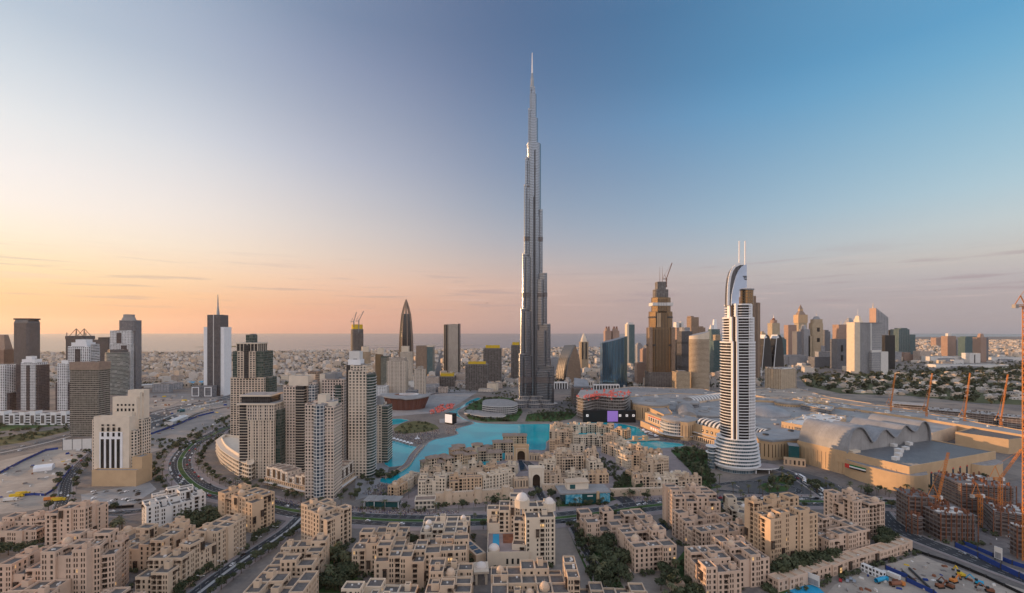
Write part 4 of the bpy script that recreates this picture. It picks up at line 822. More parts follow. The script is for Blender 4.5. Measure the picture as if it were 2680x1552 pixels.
def wing(levels, ang, sgn):
    for i, (vb, vt, ex) in enumerate(levels):
        z0, z1 = (0.0 if i == 0 else zb_(vb)), zb_(vt)
        if sgn: ext_x = abs(ex - 1397) * SB
        z_mid = z1
        wd = max(6.0, 24 - z1 * .023)
        ext = ((ext_x - wd / 2 * .55) / math.sin(abs(ang)) + wd * .10) if sgn else ex
        ext = max(ext, wd * .55)
        d = Vector((math.sin(ang), -math.cos(ang))); n_ = Vector((-d.y, d.x))
        mb = MB(); p = stadium(ang, ext, wd * .56); mb.prism(p, z0, z1, 0, 1, CELL['f_steel'], cont=True); mb.build('wing_tier', ['f_steel', 'roof_metal'], bt)
        if z1 < 760:
            for s_ in (-1, 1):
                q = [(x + n_.x * s_ * wd * .37, y + n_.y * s_ * wd * .37) for x, y in stadium(ang, max(ext - wd * .42, wd * .4), wd * .34)]; zz = z1 - (4 if s_ > 0 else 12)
                mb = MB(); mb.prism(q, z0, zz, 0, 1, CELL['f_steel'], cont=True); mb.build('shoulder_tube', ['f_steel', 'roof_metal'], bt)
        mb = MB(); mb.ring(p, z1, z1 + 3, .6, 0); mb.build('tier_rim', 'steel', bt)
wing(LEFT, rad(-60), -1); wing(RIGHT, rad(60), 1); wing(REAR, rad(180), 0)
core = [(0, 379, 17), (379, 312, 11.5), (312, 248, 8)]
zc0 = 0.0
for va, vt, r_ in core:
    z1 = zb_(vt); mb = MB(); mb.prism(ell(-1.5 if r_ < 12 else 0, 0, r_, r_, 20), zc0, z1, 0, 1, CELL['f_steel'], cont=True); mb.build('core', ['f_steel', 'roof_metal'], bt); zc0 = z1
for v0, v1, w_ in ((985, 999, 1), (768, 779, 1), (623, 634, 1), (491, 504, 1)):      # dark plant-room belts
    z0, z1 = zb_(v1), zb_(v0)
    for lev, ang, sg in ((LEFT, rad(-60), 1), (RIGHT, rad(60), 1)):
        for vb, vt, ex in lev:
            if vt < v0 <= vb:
                wd = max(6.0, 24 - zb_(vt) * .023); ext = max((abs(ex - 1397) * SB - wd / 2 * .55) / math.sin(rad(60)) + wd * .10, wd * .55)
                mb = MB(); mb.prism(inset_poly(stadium(ang, ext, wd * .56), -.5), z0, z1, 0, 0, (1.4, 4), cont=True, bottom=True)
                d = Vector((math.sin(ang), -math.cos(ang))); n_ = Vector((-d.y, d.x))
                for s_ in (-1, 1): mb.prism(inset_poly([(x + n_.x * s_ * wd * .37, y + n_.y * s_ * wd * .37) for x, y in stadium(ang, max(ext - wd * .42, wd * .4), wd * .34)], -.5), z0, z1, 0, 0, (1.4, 4), cont=True, bottom=True)
                mb.build('plant_belt', 'f_steelband', bt)
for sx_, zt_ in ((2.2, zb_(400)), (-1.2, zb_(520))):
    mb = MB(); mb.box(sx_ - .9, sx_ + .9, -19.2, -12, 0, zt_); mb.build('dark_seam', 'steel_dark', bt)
zs = zb_(248); sxx = (1393 - 1397) * SB
mb = MB(); mb.tube((sxx, 0, zs - 4), (sxx, 0, zb_(205)), 4.6, 12, 0, 3.4); mb.build('spire_base', 'steel', bt)
mb = MB(); mb.tube((sxx, 0, zb_(205)), (sxx, 0, zb_(192)), 3.2, 10, 0, 1.7); mb.build('spire_base', 'steel', bt)
mb = MB(); mb.tube((sxx, 0, zb_(192)), (sxx, 0, zb_(138)), 1.7, 10, 0, .7); mb.build('spire', 'white', bt)
for ang, L in ((rad(-60), 62), (rad(60), 58), (rad(0), 40)):      # podium lobes
    for k_, (q, h) in enumerate(((1.0, 9), (.8, 17), (.62, 25))):
        mb = MB(); p = stadium(ang, L * q, 34 * q + 4); mb.prism(p, 0 if k_ == 0 else (9, 17)[k_ - 1], h, 0, 1, CELL['f_podium'], cont=True); mb.build('podium', ['f_greydark', 'roof_grey'], bt)
        mb = MB(); mb.prism(inset_poly(p, -1.2), h - .8, h + .3, 0, 0, bottom=True); mb.build('podium_edge', 'concrete', bt)
# low annex in the park, terraces
for lb, pts, h, n in (('low curved annex with white floor bands in the park left of the great tower', [(1263, 1082), (1300, 1086), (1345, 1084), (1352, 1074), (1320, 1064), (1270, 1066)], 17, 4),
                      ('flat terrace pavilion between the park and the lake shore', [(1215, 1086), (1260, 1094), (1310, 1096), (1320, 1090), (1262, 1080), (1222, 1078)], 4, 1)):
    th = thing('annex_building', lb, 'building'); p = smooth([G(*q) for q in pts + pts[:1]], 4)[:-1]
    if sum(p[i][0] * p[(i + 1) % len(p)][1] - p[(i + 1) % len(p)][0] * p[i][1] for i in range(len(p))) < 0: p = p[::-1]
    mb = MB(); mb.prism(p, 0, h, 0, 1, (4, 4.2), cont=True); mb.build('wall', ['f_greydark', 'roof_grey'], th)
    for i in range(1, n + 1):
        mb = MB(); mb.prism(inset_poly(p, -1.0), h * i / n - .8, h * i / n + .3, 0, 1, bottom=True); mb.build('floor_band', ['offwhite', 'roof_grey'], th)
# ------------------------------------------------------------------ white tiered tower
YA = 560.0; sA = YA / FP; xA = (1930 - U0) * 580.0 / FP
at = thing('hotel_tower', 'white tiered tower with curved balconies, sail fin and twin masts in front of the mall', 'tower', (xA, YA + 20, 0))
za = lambda v: ztop(v, YA)
def bowl(hw, dp, n=20, fl=.0):
    """lens plan: bowed front and back, cut flat at the sides"""
    q = [-math.cos(math.pi * i / n) for i in range(n + 1)]
    return [(hw * x, -dp * (1 - abs(x) ** 2.3) ** .6 - 1.6) for x in q] + [(-hw * x, dp * (1 - abs(x) ** 2.3) ** .6 + 1.6) for x in q]
def front(x, hw, dp=18.4): return -dp * max(0, 1 - abs(x / hw) ** 2.3) ** .6 - 1.6
tiers = [(0, 'base', 1152), (1152, 'lower', 898), (898, 'middle', 833), (833, 'upper', 798)]
HW = {'lower': 20.4, 'middle': 17.7, 'upper': 14.5}; off = {'lower': 0, 'middle': .6, 'upper': .6}
for vb, nm, vt in tiers[1:]:
    hw = HW[nm]; z0, z1 = za(vb), za(vt); ox = off[nm]
    p = [(x + ox, y) for x, y in bowl(hw - 1.8, 16.6)]
    mb = MB(); mb.prism(p, z0, z1, 0, 1, (2.2, 3.4), cont=True); mb.build('shaft', ['f_hotel', 'roof_grey'], at)
    nfl = max(2, round((z1 - z0) / 3.55)); P2 = [(x + ox, y) for x, y in bowl(hw, 18.4)]
    for i in range(nfl + 1):
        z = z0 + (z1 - z0) * i / nfl; mb = MB(); mb.prism(P2, z - .2, z + .2, 0, 2, bottom=True); mb.ring(P2, z + .2, z + .75, .3, 0); mb.build('balcony', ['white', 'white', 'roof_tile'], at)
    # white window grid panel right of centre
    gx0, gx1 = 5.4, min(14.4, hw * .84); mb = MB(); nb = 4
    for i in range(nb + 1):
        x = gx0 + (gx1 - gx0) * i / nb; y = front(x - ox, hw) - .25; mb.box(x - .36, x + .36, y, y + 2.4, z0, z1 + 1, 0)
        if i < nb:
            xn = gx0 + (gx1 - gx0) * (i + 1) / nb
            for k in range(nfl): z = z0 + (z1 - z0) * k / nfl; yn = front(xn - ox, hw) - .1; mb.face([(x, y + .1, z + .2), (xn, yn, z + .2), (xn, yn, z + 1.25), (x, y + .1, z + 1.25)], 0)
    mb.build('window_grid', 'white', at)
    mb = MB()
    for xa, xb, m__, pr_ in ((-14.0, -12.5, 0, .5), (-12.5, -10.3, 1, .2), (-10.3, -8.0, 0, 1.0)):
        y = front(max(-hw * .93, (xa + xb) / 2 - ox), hw) - pr_ - .6; mb.box(xa, xb, y, y + 7, z0, z1 + 2, m__)
    mb.build('central_pier', ['white', 'wood_dark'], at)
    mb = MB(); mb.prism(inset_poly(P2, -.1), z1 + .3, z1 + 1.6, 0, 0, bottom=True); mb.build('tier_cornice', 'white', at)
# sail fin
def vz(v): return za(v)
prof = [(1903.5, 798), (1903.8, 770), (1905, 745), (1908, 722), (1913, 706), (1920, 696), (1928, 692), (1931, 690.5)]
edge = [((u - 1930) * sA - 2, vz(v)) for u, v in prof]; inner = [(1905.5, 798), (1907, 770), (1912, 745), (1918, 722), (1925.5, 706), (1934, 695), (1943, 690)]
inn = [((u - 1930) * sA - 2, vz(v)) for u, v in inner]
right = [((u - 1930) * sA - 2, vz(v)) for u, v in ((1946.5, 690), (1946.5, 751), (1927, 755), (1925, 798))]
mb = MB(); body = inn + right
def slab_xz(mb, pts, y0, y1, m=0):
    a = sum(pts[i][0] * pts[(i + 1) % len(pts)][1] - pts[(i + 1) % len(pts)][0] * pts[i][1] for i in range(len(pts)))
    if a < 0: pts = pts[::-1]
    mb.face([(x, y0, z) for x, z in pts], m); mb.face([(x, y1, z) for x, z in reversed(pts)], m)
    for i in range(len(pts)):
        p, q = pts[i], pts[(i + 1) % len(pts)]; mb.face([(p[0], y1, p[1]), (q[0], y1, q[1]), (q[0], y0, q[1]), (p[0], y0, p[1])][::-1], m)
slab_xz(mb, body, -12, -6); plain('sail_white', (.50, .58, .72), var=.04, rough=.5); mb.build('sail_fin', 'sail_white', at)
mb = MB(); slab_xz(mb, edge + inn[::-1], -10, 3); mb.build('sail_dark_face', 'f_slate', at)  # dark slate face between the rim and the fin body
mb = MB()
for i in range(len(edge) - 1):
    mb.bar((edge[i][0], -9, edge[i][1]), (edge[i + 1][0], -9, edge[i + 1][1]), 1.2, 6)
mb.build('sail_rim', 'white', at)
mb = MB()
for k_, v in enumerate((721, 725, 729)): mb.box((1936 - 1930) * sA + k_ - 2, (1946.5 - 1930) * sA - 2, -12.4, -12.0, za(v) - .5, za(v) + .4)
mb.build('vent_slit', 'black', at)
mb = MB(); mb.prism(ell(11.8 - 2, -4, 7.0, 9, 24), za(798), za(757), 0, 1, (2.5, 3), cont=True); mb.prism(ell(11.8 - 2, -4, 8.0, 10.2, 24), za(757), za(753.5), 1, 1, bottom=True); mb.build('roof_drum', ['f_gold', 'roof_metal'], at)
for u in (1930, 1945.5):
    mb = MB(); mb.tube(((u - 1930) * sA - 2, -9, za(692)), ((u - 1930) * sA - 2, -9, za(626)), 1.0, 8, 0, .85); mb.build('mast', 'white', at)
# flared base with balconies
for i in range(9):
    f = i / 8; z = 8 + (za(1149) - 8 - 2) * f; hw = 28.5 - 3.4 * f - (2.0 if f > .85 else 0)
    p = ell(-.5, 2, hw, 26 - 3 * f, 40)
    if i < 8:
        mb = MB(); zn = 8 + (za(1149) - 10) * (i + 1) / 8; mb.prism(ell(-.5, 2, hw - 2, 23.5 - 3 * f, 40), z, zn, 0, 1, (2.6, 4), cont=True); mb.build('base_storey', ['f_glassblue', 'roof_grey'], at)
    mb = MB(); mb.prism(p, z - .4, z + 1.0, 0, 0, bottom=True); mb.build('balcony', 'white', at)
mb = MB(); mb.prism(ell(-.5, 2, 26, 24, 40), 4.5, 8, 0, 0, bottom=True, top=ell(-.5, 2, 28.6, 26, 40)); mb.build('base_skirt', 'white', at)
mb = MB(); mb.prism(ell(-.5, 2, 24, 22, 40), 0, 4.5, 0, 0, (2, 4.5), cont=True)
mb.build('lobby_glass', 'f_glassblue', at)
mb = MB(); mb.prism(ell(24, -10, 22, 13, 36, ), 6.2, 7.4, 0, 1, bottom=True); mb.build('entrance_canopy', ['white', 'paving'], at)
mb = MB()
for x, y in ((14, -18), (30, -18), (38, -8)): mb.tube((x, y, 0), (x, y, 6.2), .6, 8)
mb.build('canopy_columns', 'white', at)
for z in (20, 27.5):
    mb = MB(); mb.prism(ell(-30, 6, 7, 8, 20), z, z + 1.0, 0, 0, bottom=True); mb.build('side_balcony', 'white', at)
mb = MB(); mb.prism(ell(-30, 6, 4.5, 5.5, 16), 0, 27.5, 0, 0, (2.5, 4), cont=True); mb.build('side_turret', 'f_glassblue', at)
# ------------------------------------------------------------------ golden stepped tower under construction
th, fr = tower('construction_tower', 'golden bronze stepped tower with cranes on top right of the great tower', 'tower', 1699, 1016, 1767, 1016, 44,
    [('shaft', 0, 1, 0, 1, None, 858, 'f_gold', {'shape': 'oct', 'k': .34}), ('shaft', .08, .97, .06, .94, 858, 816, 'f_gold', {'shape': 'oct', 'k': .36}), ('shaft', .18, .90, .1, .9, 816, 779, 'f_gold', {'shape': 'oct', 'k': .36}),
     ('shaft', .25, .80, .15, .85, 779, 758, 'f_site', {'shape': 'rnd'}), ('core', .36, .68, .2, .8, 758, 738, 'f_site'), ('corner_tube', -.02, .16, -.03, .25, None, 858, 'f_brown', {'shape': 'ell'}), ('corner_tube', .84, 1.02, -.03, .25, None, 858, 'f_brown', {'shape': 'ell'}),
     ('front_bay', .24, .74, -.04, .3, None, 862, 'f_gold', {'fin': (9, .9, 'steel_dark')}), ('front_bay', .30, .70, .02, .3, 862, 819, 'f_gold', {'fin': (7, .9, 'steel_dark')}), ('front_bay', .36, .68, .06, .3, 819, 783, 'f_gold', {'fin': (5, .9, 'steel_dark')}), ('belt', -.01, 1.01, -.03, 1.0, 906, 901, 'steel_dark', {'shape': 'oct', 'k': .34}), ('belt', .06, .98, .03, .96, 832, 828, 'steel_dark', {'shape': 'oct', 'k': .34}), ('podium', -.02, 1.06, -.08, 1, None, 975, 'f_site', {'slab': (4, .6, 'concrete_dark')}), ('formwork', .14, .94, .04, .94, 800, 793, 'offwhite'), ('netting', .3, .45, .0, .2, 856, 820, 'sandstone_gold')],
    spires=((.50, .5, 740, 697, .7, 'rust', 'hoist_mast'), (.60, .5, 740, 697, .7, 'rust', 'hoist_mast')))
ys = fr.y + 20
luffer('thin luffing crane on top of the golden stepped tower', (1744 - U0) * ys / FP, ys, ztop(752, ys), ztop(730, ys), ((1759 - U0) * ys / FP, ys, ztop(688, ys)), 'rust', 2.4, th=.7)
yv = 1500
luffer('left thin crane on the unfinished round tower by the sea', (926 - U0) * yv / FP, yv, ztop(856, yv), ztop(842, yv), ((933 - U0) * yv / FP, yv, ztop(817, yv)), 'steel', 2.0, th=.6)
luffer('right thin crane on the unfinished round tower by the sea', (939 - U0) * yv / FP, yv, ztop(870, yv), ztop(840, yv), ((952 - U0) * yv / FP, yv, ztop(814, yv)), 'steel', 2.0, th=.6)
# ------------------------------------------------------------------ pointed ribbed tower
YP = 1960.0; sP = YP / FP; th = thing('office_tower', 'bullet shaped dark tower with ribs and an open pointed steel crown', 'tower', ((1063 - U0) * sP, YP, 0))
prof = [(975, 17), (930, 17.5), (880, 16), (845, 13.5), (822, 11), (805, 7), (792, 3.2), (784, .3)]
mb = MB(); L = [(max(0, ztop(v, YP)), r_ * sP) for v, r_ in prof]; n = 24
for (z0, r0), (z1, r1) in zip(L[:4], L[1:5]):
    for j in range(n):
        a, b_ = 6.2832 * j / n, 6.2832 * (j + 1) / n; nf = max(1, round((z1 - z0) / 4))
        mb.face([(r0 * math.cos(a), r0 * math.sin(a), z0), (r0 * math.cos(b_), r0 * math.sin(b_), z0), (r1 * math.cos(b_), r1 * math.sin(b_), z1), (r1 * math.cos(a), r1 * math.sin(a), z1)], 0, [(j, 0), (j + 1, 0), (j + 1, nf), (j, nf)])
mb.build('shaft', 'f_darkglass', th)
for j in range(8):
    a = 6.2832 * (j + .5) / 8; mb = MB()
    for (z0, r0), (z1, r1) in zip(L, L[1:]): mb.bar((r0 * 1.04 * math.cos(a), r0 * 1.04 * math.sin(a), z0), (r1 * 1.04 * math.cos(a), r1 * 1.04 * math.sin(a), z1), 3.4, 3.4)
    mb.build('rib', 'roof_tile', th)
mb = MB()
for (z0, r0) in L[4:7]:
    for j in range(8):
        a, b_ = 6.2832 * j / 8, 6.2832 * (j + 1) / 8; mb.bar((r0 * math.cos(a), r0 * math.sin(a), z0), (r0 * math.cos(b_), r0 * math.sin(b_), z0), 1.5)
mb.tube((0, 0, L[4][0] - 10), (0, 0, L[6][0]), 2.5, 8); mb.build('crown_frame', 'steel', th)
# ------------------------------------------------------------------ arched glass building, blue sail, twin bullets
def arch_bldg(label, uL, uR, vb, vt, dep, mats, lean=.0):
    y = 175 * FP / (vb - V0); s_ = y / FP; th = thing('arched_building', label, 'building', ((uL - U0) * s_, y, 0)); W = (uR - uL) * s_; H = ztop(vt, y)
    n = 14; F_ = [i / n for i in range(n + 1)]
    out = [(W * (1 - .40 * f ** 2.4), H * f) for f in F_] + [(W * .6 * f ** 2.2, H * f) for f in F_[-2::-1]]
    mb = MB(); mb.face([(x, 0, z) for x, z in out], 0, [(x / 3, z / 3.6) for x, z in out])
    k = len(out)
    for i in range(k):
        p, q = out[i], out[(i + 1) % k]
        if p[1] < .1 and q[1] < .1: continue
        mb.face([(p[0], 0, p[1]), (p[0] - 30, dep, p[1] * .97), (q[0] - 30, dep, q[1] * .97), (q[0], 0, q[1])], 1, [(0, i * 2), (6, i * 2), (6, i * 2 + 2), (0, i * 2 + 2)])
    mb.build('arch_shell', mats, th)
    mb = MB()
    for i in range(k - 1): mb.bar((out[i][0], -.3, out[i][1]), (out[i + 1][0], -.3, out[i + 1][1]), 1.2)
    mb.build('arch_rim', 'steel', th)
    return th
arch_bldg('pointed arch building with a silver curved side right of the great tower', 1482, 1521, 1000, 902, 60, ['f_brown', 'f_steeldark'])
YS = 1420.0; sS = YS / FP; th = thing('office_building', 'blue mirror glass building with vertical fins and a slanting sail roof', 'building', ((1577 - U0) * sS, YS, 0)); W = 64 * sS; n = 16
mb = MB(); f_pts = [(W * i / n, -10 * math.sin(math.pi * i / n)) for i in range(n + 1)]; hz = lambda x: ztop(897, YS) + (ztop(880, YS) - ztop(897, YS)) * (x / W) ** 1.3
for i in range(n):
    p, q = f_pts[i], f_pts[i + 1]; mb.face([(*p, 0), (*q, 0), (*q, hz(q[0])), (*p, hz(p[0]))], 0, [(i * 2, 0), (i * 2 + 2, 0), (i * 2 + 2, 36), (i * 2, 36)])
for (p, q) in (((0, 40), (0, 0)), ((W, 0), (W, 40)), ((W, 40), (0, 40))): mb.face([(*p, 0), (*q, 0), (*q, hz(q[0])), (*p, hz(p[0]))], 0, [(0, 0), (10, 0), (10, 36), (0, 36)])
mb.face([(*p, hz(p[0])) for p in f_pts] + [(W, 40, hz(W)), (0, 40, hz(0))], 1)
m_, t_, b_ = newmat('blue_mirror'); b_.inputs['Base Color'].default_value = (.16, .34, .50, 1); b_.inputs['Metallic'].default_value = .85; b_.inputs['Roughness'].default_value = .12
mb.build('glass_wall', ['blue_mirror', 'steel'], th); mb = MB()
for i in range(n + 1):
    x, y = f_pts[i]; mb.box(x - .5, x + .5, y - 1.4, y + .2, 0, hz(x) + 1)
mb.build('fins', 'steel_dark', th)
for lb, uL, uR in (('left of the two dark bullet shaped glass blocks with white tips', 1990, 2020), ('right of the two dark bullet shaped glass blocks with white tips', 2021, 2052)):
    y = 1780.0; s_ = y / FP; th = thing('office_building', lb, 'building', ((uL - U0) * s_, y, 0)); W = (uR - uL) * s_; n = 12
    half = [(W * (0.5 + .5 * math.cos(f * math.pi / 2) ** .55), ztop(960, y) + (ztop(876, y) - ztop(960, y)) * math.sin(f * math.pi / 2)) for f in [i / n for i in range(n + 1)]]
    left = [(W * .05 + W * .30 * (i / n), ztop(960, y) + (ztop(884, y) - ztop(960, y)) * (i / n)) for i in range(n, -1, -1)]
    out = [(x, max(0, z)) for x, z in half + left]; mb = MB(); slab_xz(mb, out, 0, 40); mb.build('shell', 'f_darkglass', th)
    mb = MB(); mb.face([(W * .05, -.5, 0), (W * .10, -.5, 0), (W * .40, -.5, ztop(884, y)), (W * .5, -.5, ztop(877, y)), (W * .34, -.5, ztop(885, y))]); slab_xz(mb, [(W * .30, ztop(886, y)), (W * .60, ztop(884, y)), (W * .45, ztop(876, y))], -.6, 40.5); mb.build('white_tip', 'white', th)
# ------------------------------------------------------------------ opera house, LED wall, frames
cxp, cyp = G(1064, 1068); th = thing('opera_house', 'red brown slatted round opera house with a curved overhanging white roof', 'building', (cxp, cyp, 0)); n = 40
mb = MB(); r0, r1 = (46, 34), (54, 40)
p0, p1 = ell(0, 0, 40, 30, n), ell(0, 0, 50, 36, n); mb.prism(p0, 0, 25, 0, None, (1.2, 40), cont=True, top=p1)
fac('f_slats', (.20, .072, .048), (.045, .022, .02), (1.6, 60), .45, 1.0, gr=.5); mb.build('wall', 'f_slats', th)
mb = MB(); rim = [(x, y, 26 + 4 * (abs(x) / 56) ** 2 + (2 if x < 0 else 0)) for x, y in ell(-2, 0, 57, 41, n)]; inn_ = [(x * .45, y * .45 - 2, 31.5) for x, y, z in rim]
for i in range(n):
    j = (i + 1) % n; mb.face([rim[i], rim[j], inn_[j], inn_[i]], 0); a, b_ = rim[i], rim[j]; mb.face([(a[0], a[1], a[2] - 1.8), (b_[0], b_[1], b_[2] - 1.8), b_, a], 0)
mb.face(inn_, 1); mb.face([(a[0], a[1], a[2] - 1.8) for a in reversed(rim)], 1); mb.build('roof', ['roof_light', 'rust'], th)
mb = MB(); mb.ring(ell(6, -3, 22, 14, 30), 31.6, 33, 3); mb.build('roof_ring', 'white', th)
mb = MB()
for i in range(0, n, 2):
    a, b_ = p0[i], p1[i]; mb.bar((a[0] * 1.01, a[1] * 1.01, 0), (b_[0] * 1.01, b_[1] * 1.01, 25), .8)
mb.build('ribs', 'copper_slats', th)
fr = Frame(1526, 1106, 1664, 1106, 6); th = thing('screen_wall', 'long black screen wall with one lit violet panel on the lake shore', 'screen', fr.loc, fr.rz); W = fr.w; zt = ztop(1074, fr.y)
mb = MB(); mb.box(0, W, 0, 6, 0, zt, 0); mb.build('wall', 'black', th)
plain('violet', (.25, .14, .45), var=0, emit=((.45, .25, .75), .28)); mb = MB(); mb.box(W * .46, W * .66, -.5, 0, 2, zt - 1); mb.build('lit_panel', 'violet', th)
for fx in (.08, .70, .83, .955):
    mb = MB(); z = zt * .58; mb.ring([(-2.2, -2.2), (2.2, -2.2), (2.2, 2.2), (-2.2, 2.2)], 0, .4, 1.4); o = mb.build('square_sign', 'screen_white', th); o.location = (W * fx, -.1, z); o.rotation_euler = (rad(90), 0, 0)
pts = [(1508, 1092), (1530, 1098), (1560, 1090), (1600, 1094), (1640, 1092), (1640, 1070), (1520, 1068)]; p = smooth([G(*q) for q in pts], 4)
th = thing('construction_building', 'wavy unfinished slab building with red props on its top decks', 'building'); r_ = random.Random(3)
p = p if sum(p[i][0] * p[(i + 1) % len(p)][1] - p[(i + 1) % len(p)][0] * p[i][1] for i in range(len(p))) > 0 else p[::-1]
mb = MB(); mb.prism(inset_poly(p, 3), 0, 38, 0, 0, (5, 4), cont=True); mb.build('frame', 'f_site', th)
for z in range(5, 42, 6):
    mb = MB(); mb.prism(p, z, z + .9, 0, 0, bottom=True); mb.build('deck', 'concrete', th)
mb = MB()
for _ in range(170):
    i = r_.randrange(len(p)); q = Vector(p[i]).lerp(Vector((sum(x for x, _ in p) / len(p), sum(y for _, y in p) / len(p))), r_.uniform(0, .75)); z = r_.choice((36, 42, 42, 42)); mb.box(q.x, q.x + r_.uniform(1, 4), q.y, q.y + 2, z, z + r_.uniform(1.5, 4.5))
tag(mb.build('red_props', 'pinkred', th), kind='stuff')
th, fr = tower('office_building', 'slanted block of stacked dark bands beside the unfinished wavy building', 'building', 1500, 1062, 1548, 1062, 40, [('wall', 0, 1, 0, 1, None, 1012, 'f_greydark', {'slab': (4.2, 1.0, 'roof_tile'), 'taper': .86})])
mb = MB(); z = ztop(1012, fr.y); mb.face([(2, 2, z), (fr.w - 4, 2, z), (fr.w - 6, 30, z + 14), (6, 30, z + 18)]); mb.face([(2, 2, z), (6, 30, z + 18), (6, 30, z)]); mb.face([(fr.w - 4, 2, z), (fr.w - 6, 30, z), (fr.w - 6, 30, z + 14)]); mb.build('sloped_roof', 'roof_metal', th)
for lb, u1, u2, vb, vt, n in (('white colonnade block just right of the great tower', 1451, 1485, 1018, 1003, 5), ('long white colonnade block behind the unfinished wavy building', 1554, 1621, 1020, 1009, 9)):
    fr = Frame(u1, vb, u2, vb, 20); th = thing('colonnade', lb, 'building', fr.loc, fr.rz); z = ztop(vt, fr.y)
    mb = MB(); mb.box(0, fr.w, 2, 20, 0, z); mb.build('wall', 'steel_dark', th); mb = MB(); mb.box(-.5, fr.w + .5, 0, 20, z, z + 2.5); mb.build('roof_slab', 'offwhite', th)
    for i in range(n + 1):
        mb = MB(); x = fr.w * i / n; mb.box(x - 1, x + 1, .2, 2, 0, z); mb.build('pier', 'white', th)
# screen on the park stage
fr = Frame(1164, 1109, 1184, 1112, 7); th = thing('stage_screen', 'big black outdoor screen box with a white picture on the park shore', 'screen', fr.loc, fr.rz); mb = MB(); mb.box(0, fr.w, 0, 12, 0, 20); mb.build('casing', 'black', th)
mb = MB(); mb.box(.8, fr.w - .8, -.3, 0, 3, 18.5); mb.build('picture', 'screen_white', th)
th = thing('stage_floor', 'pale stage terrace behind the black screen box', 'stage'); mb = MB(); pp = [G(*q) for q in ((1150, 1108), (1190, 1111), (1228, 1104), (1200, 1096), (1150, 1098))]; mb.prism(pp, .2, 1.4, 0, 0); mb.build('deck', 'roof_light', th)
mb = MB()
x, y = G(1092, 1148)
ft = thing('lake_statue', 'small white fountain statue by the park shore', 'statue', (x, y, 0)); mb.dome(0, 0, 0, 4.5, 1.6, 0); mb.tube((0, 0, 1), (0, 0, 6.5), 1.2, 8, 0, .3); mb.build('stone', 'white', ft)
# helicopter over the sea
ya = 2500; th = thing('aircraft', 'tiny dark propeller aircraft flying over the sea left of the great tower', 'aircraft', ((1274 - U0) * ya / FP, ya, ztop(793, ya)))
mb = MB(); mb.tube((-4, 0, 0), (5, 0, .3), 1.1, 8, 0, .6); mb.build('body', 'steel_dark', th); mb = MB(); mb.box(-1.2, 1.0, -8, 8, .7, .95); mb.box(-6, 6, -.8, .8, .72, .97); mb.build('wing', 'steel_dark', th); mb = MB(); mb.box(4, 5.4, -.1, .1, .2, 2.4); mb.build('tail', 'steel_dark', th)
# ------------------------------------------------------------------ shopping mall and exhibition hall
def ccw(p): return p if sum(p[i][0] * p[(i + 1) % len(p)][1] - p[(i + 1) % len(p)][0] * p[i][1] for i in range(len(p))) > 0 else p[::-1]
def gz(px, z): return [G(u, v, z) for u, v in px]
def block(label, px, h, mat='sandstone_gold', roof='roof_light', name='mall_wing', cat='building', z0=0.0, rim=1.2, cell=None, at_roof=True, cont=False, extra=None):
    """px: outline of the roof as seen in the photo, h: roof height"""
    p = ccw(gz(px, h) if at_roof else [G(*q) for q in px]); th = thing(name, label, cat, (*p[0], 0)); o = p[0]; q = [(x - o[0], y - o[1]) for x, y in p]
    mb = MB(); mb.prism(q, z0, h, 0, 1, cell or CELL.get(mat, (5, 5)), cont=cont); mb.build('wall', [mat, roof], th)
    if rim: mb = MB(); mb.ring(q, h, h + rim, .6); mb.build('parapet', mat if not mat.startswith('f_') else 'sandstone_gold', th)
    return th, q
def drum(label, u, v, rpx, h, mat='f_slot', roof='roof_light', ry=None, name='mall_rotunda', cap=True, z0=0):
    """round block, u,v = centre of its roof in the photo"""
    x, y = G(u, v, h); r_ = rpx * y / FP; th = thing(name, label, 'building', (x, y, 0)); p = ell(0, 0, r_, ry or r_, 40)
    mb = MB(); mb.prism(p, z0, h - 3, 0, 1, CELL.get(mat, (5, 60)), cont=True); mb.build('wall', [mat, roof], th)
    if cap:
        mb = MB(); mb.prism(inset_poly(p, -1.5), h - 3, h, 0, 0, bottom=True); mb.dome(0, 0, h, r_ + 1.0, 2.5, 0, 40, 3); mb.build('roof', roof, th)
        mb = MB(); mb.ring(ell(0, 0, r_ * .32, r_ * .32, 24), h + 2.2, h + 3.5, 1.2, 0); mb.build('roof_vent', 'roof_grey', th)
    return th, r_
# far roofscape of the mall
block('mall deck right of the white tower with pale flat roofs', [(1905, 1052), (2060, 1046), (2330, 1064), (2560, 1100), (2440, 1135), (2160, 1100), (2120, 1140), (1900, 1125)], 19, 'sandstone', 'roof_light')
block('long pale roof strip along the back of the mall', [(1975, 1040), (2110, 1046), (2420, 1082), (2690, 1130), (2690, 1142), (2400, 1094), (2100, 1054), (1975, 1048)], 22, 'sandstone_gold', 'roof_light')
block('sandy service yard roof behind the mall', [(1960, 1018), (2070, 1012), (2170, 1040), (2340, 1066), (2330, 1076), (2060, 1052), (1960, 1032)], 14, 'sandstone', 'sand')
block('gold low block behind the mall roofs', [(2075, 1044), (2110, 1038), (2172, 1046), (2168, 1056), (2120, 1054)], 25, 'sandstone_gold', 'sandstone_gold')
drum('round gold rotunda with grey lid behind the mall', 2066, 1050, 34, 27, 'f_slot')
block('long grey roof with a dark louvred side in the mall centre', [(2095, 1060), (2125, 1054), (2186, 1064), (2176, 1076)], 27, 'f_greydark', 'roof_metal')
block('wide pinkish roof with louvred edge beside the barrel vaults', [(2045, 1105), (2130, 1082), (2215, 1090), (2190, 1110), (2150, 1124)], 27, 'f_slot', 'offwhite')
block('small dark louvre block at the left of the barrel vaults', [(2062, 1112), (2080, 1108), (2150, 1124), (2145, 1132)], 24, 'f_greydark', 'roof_grey')
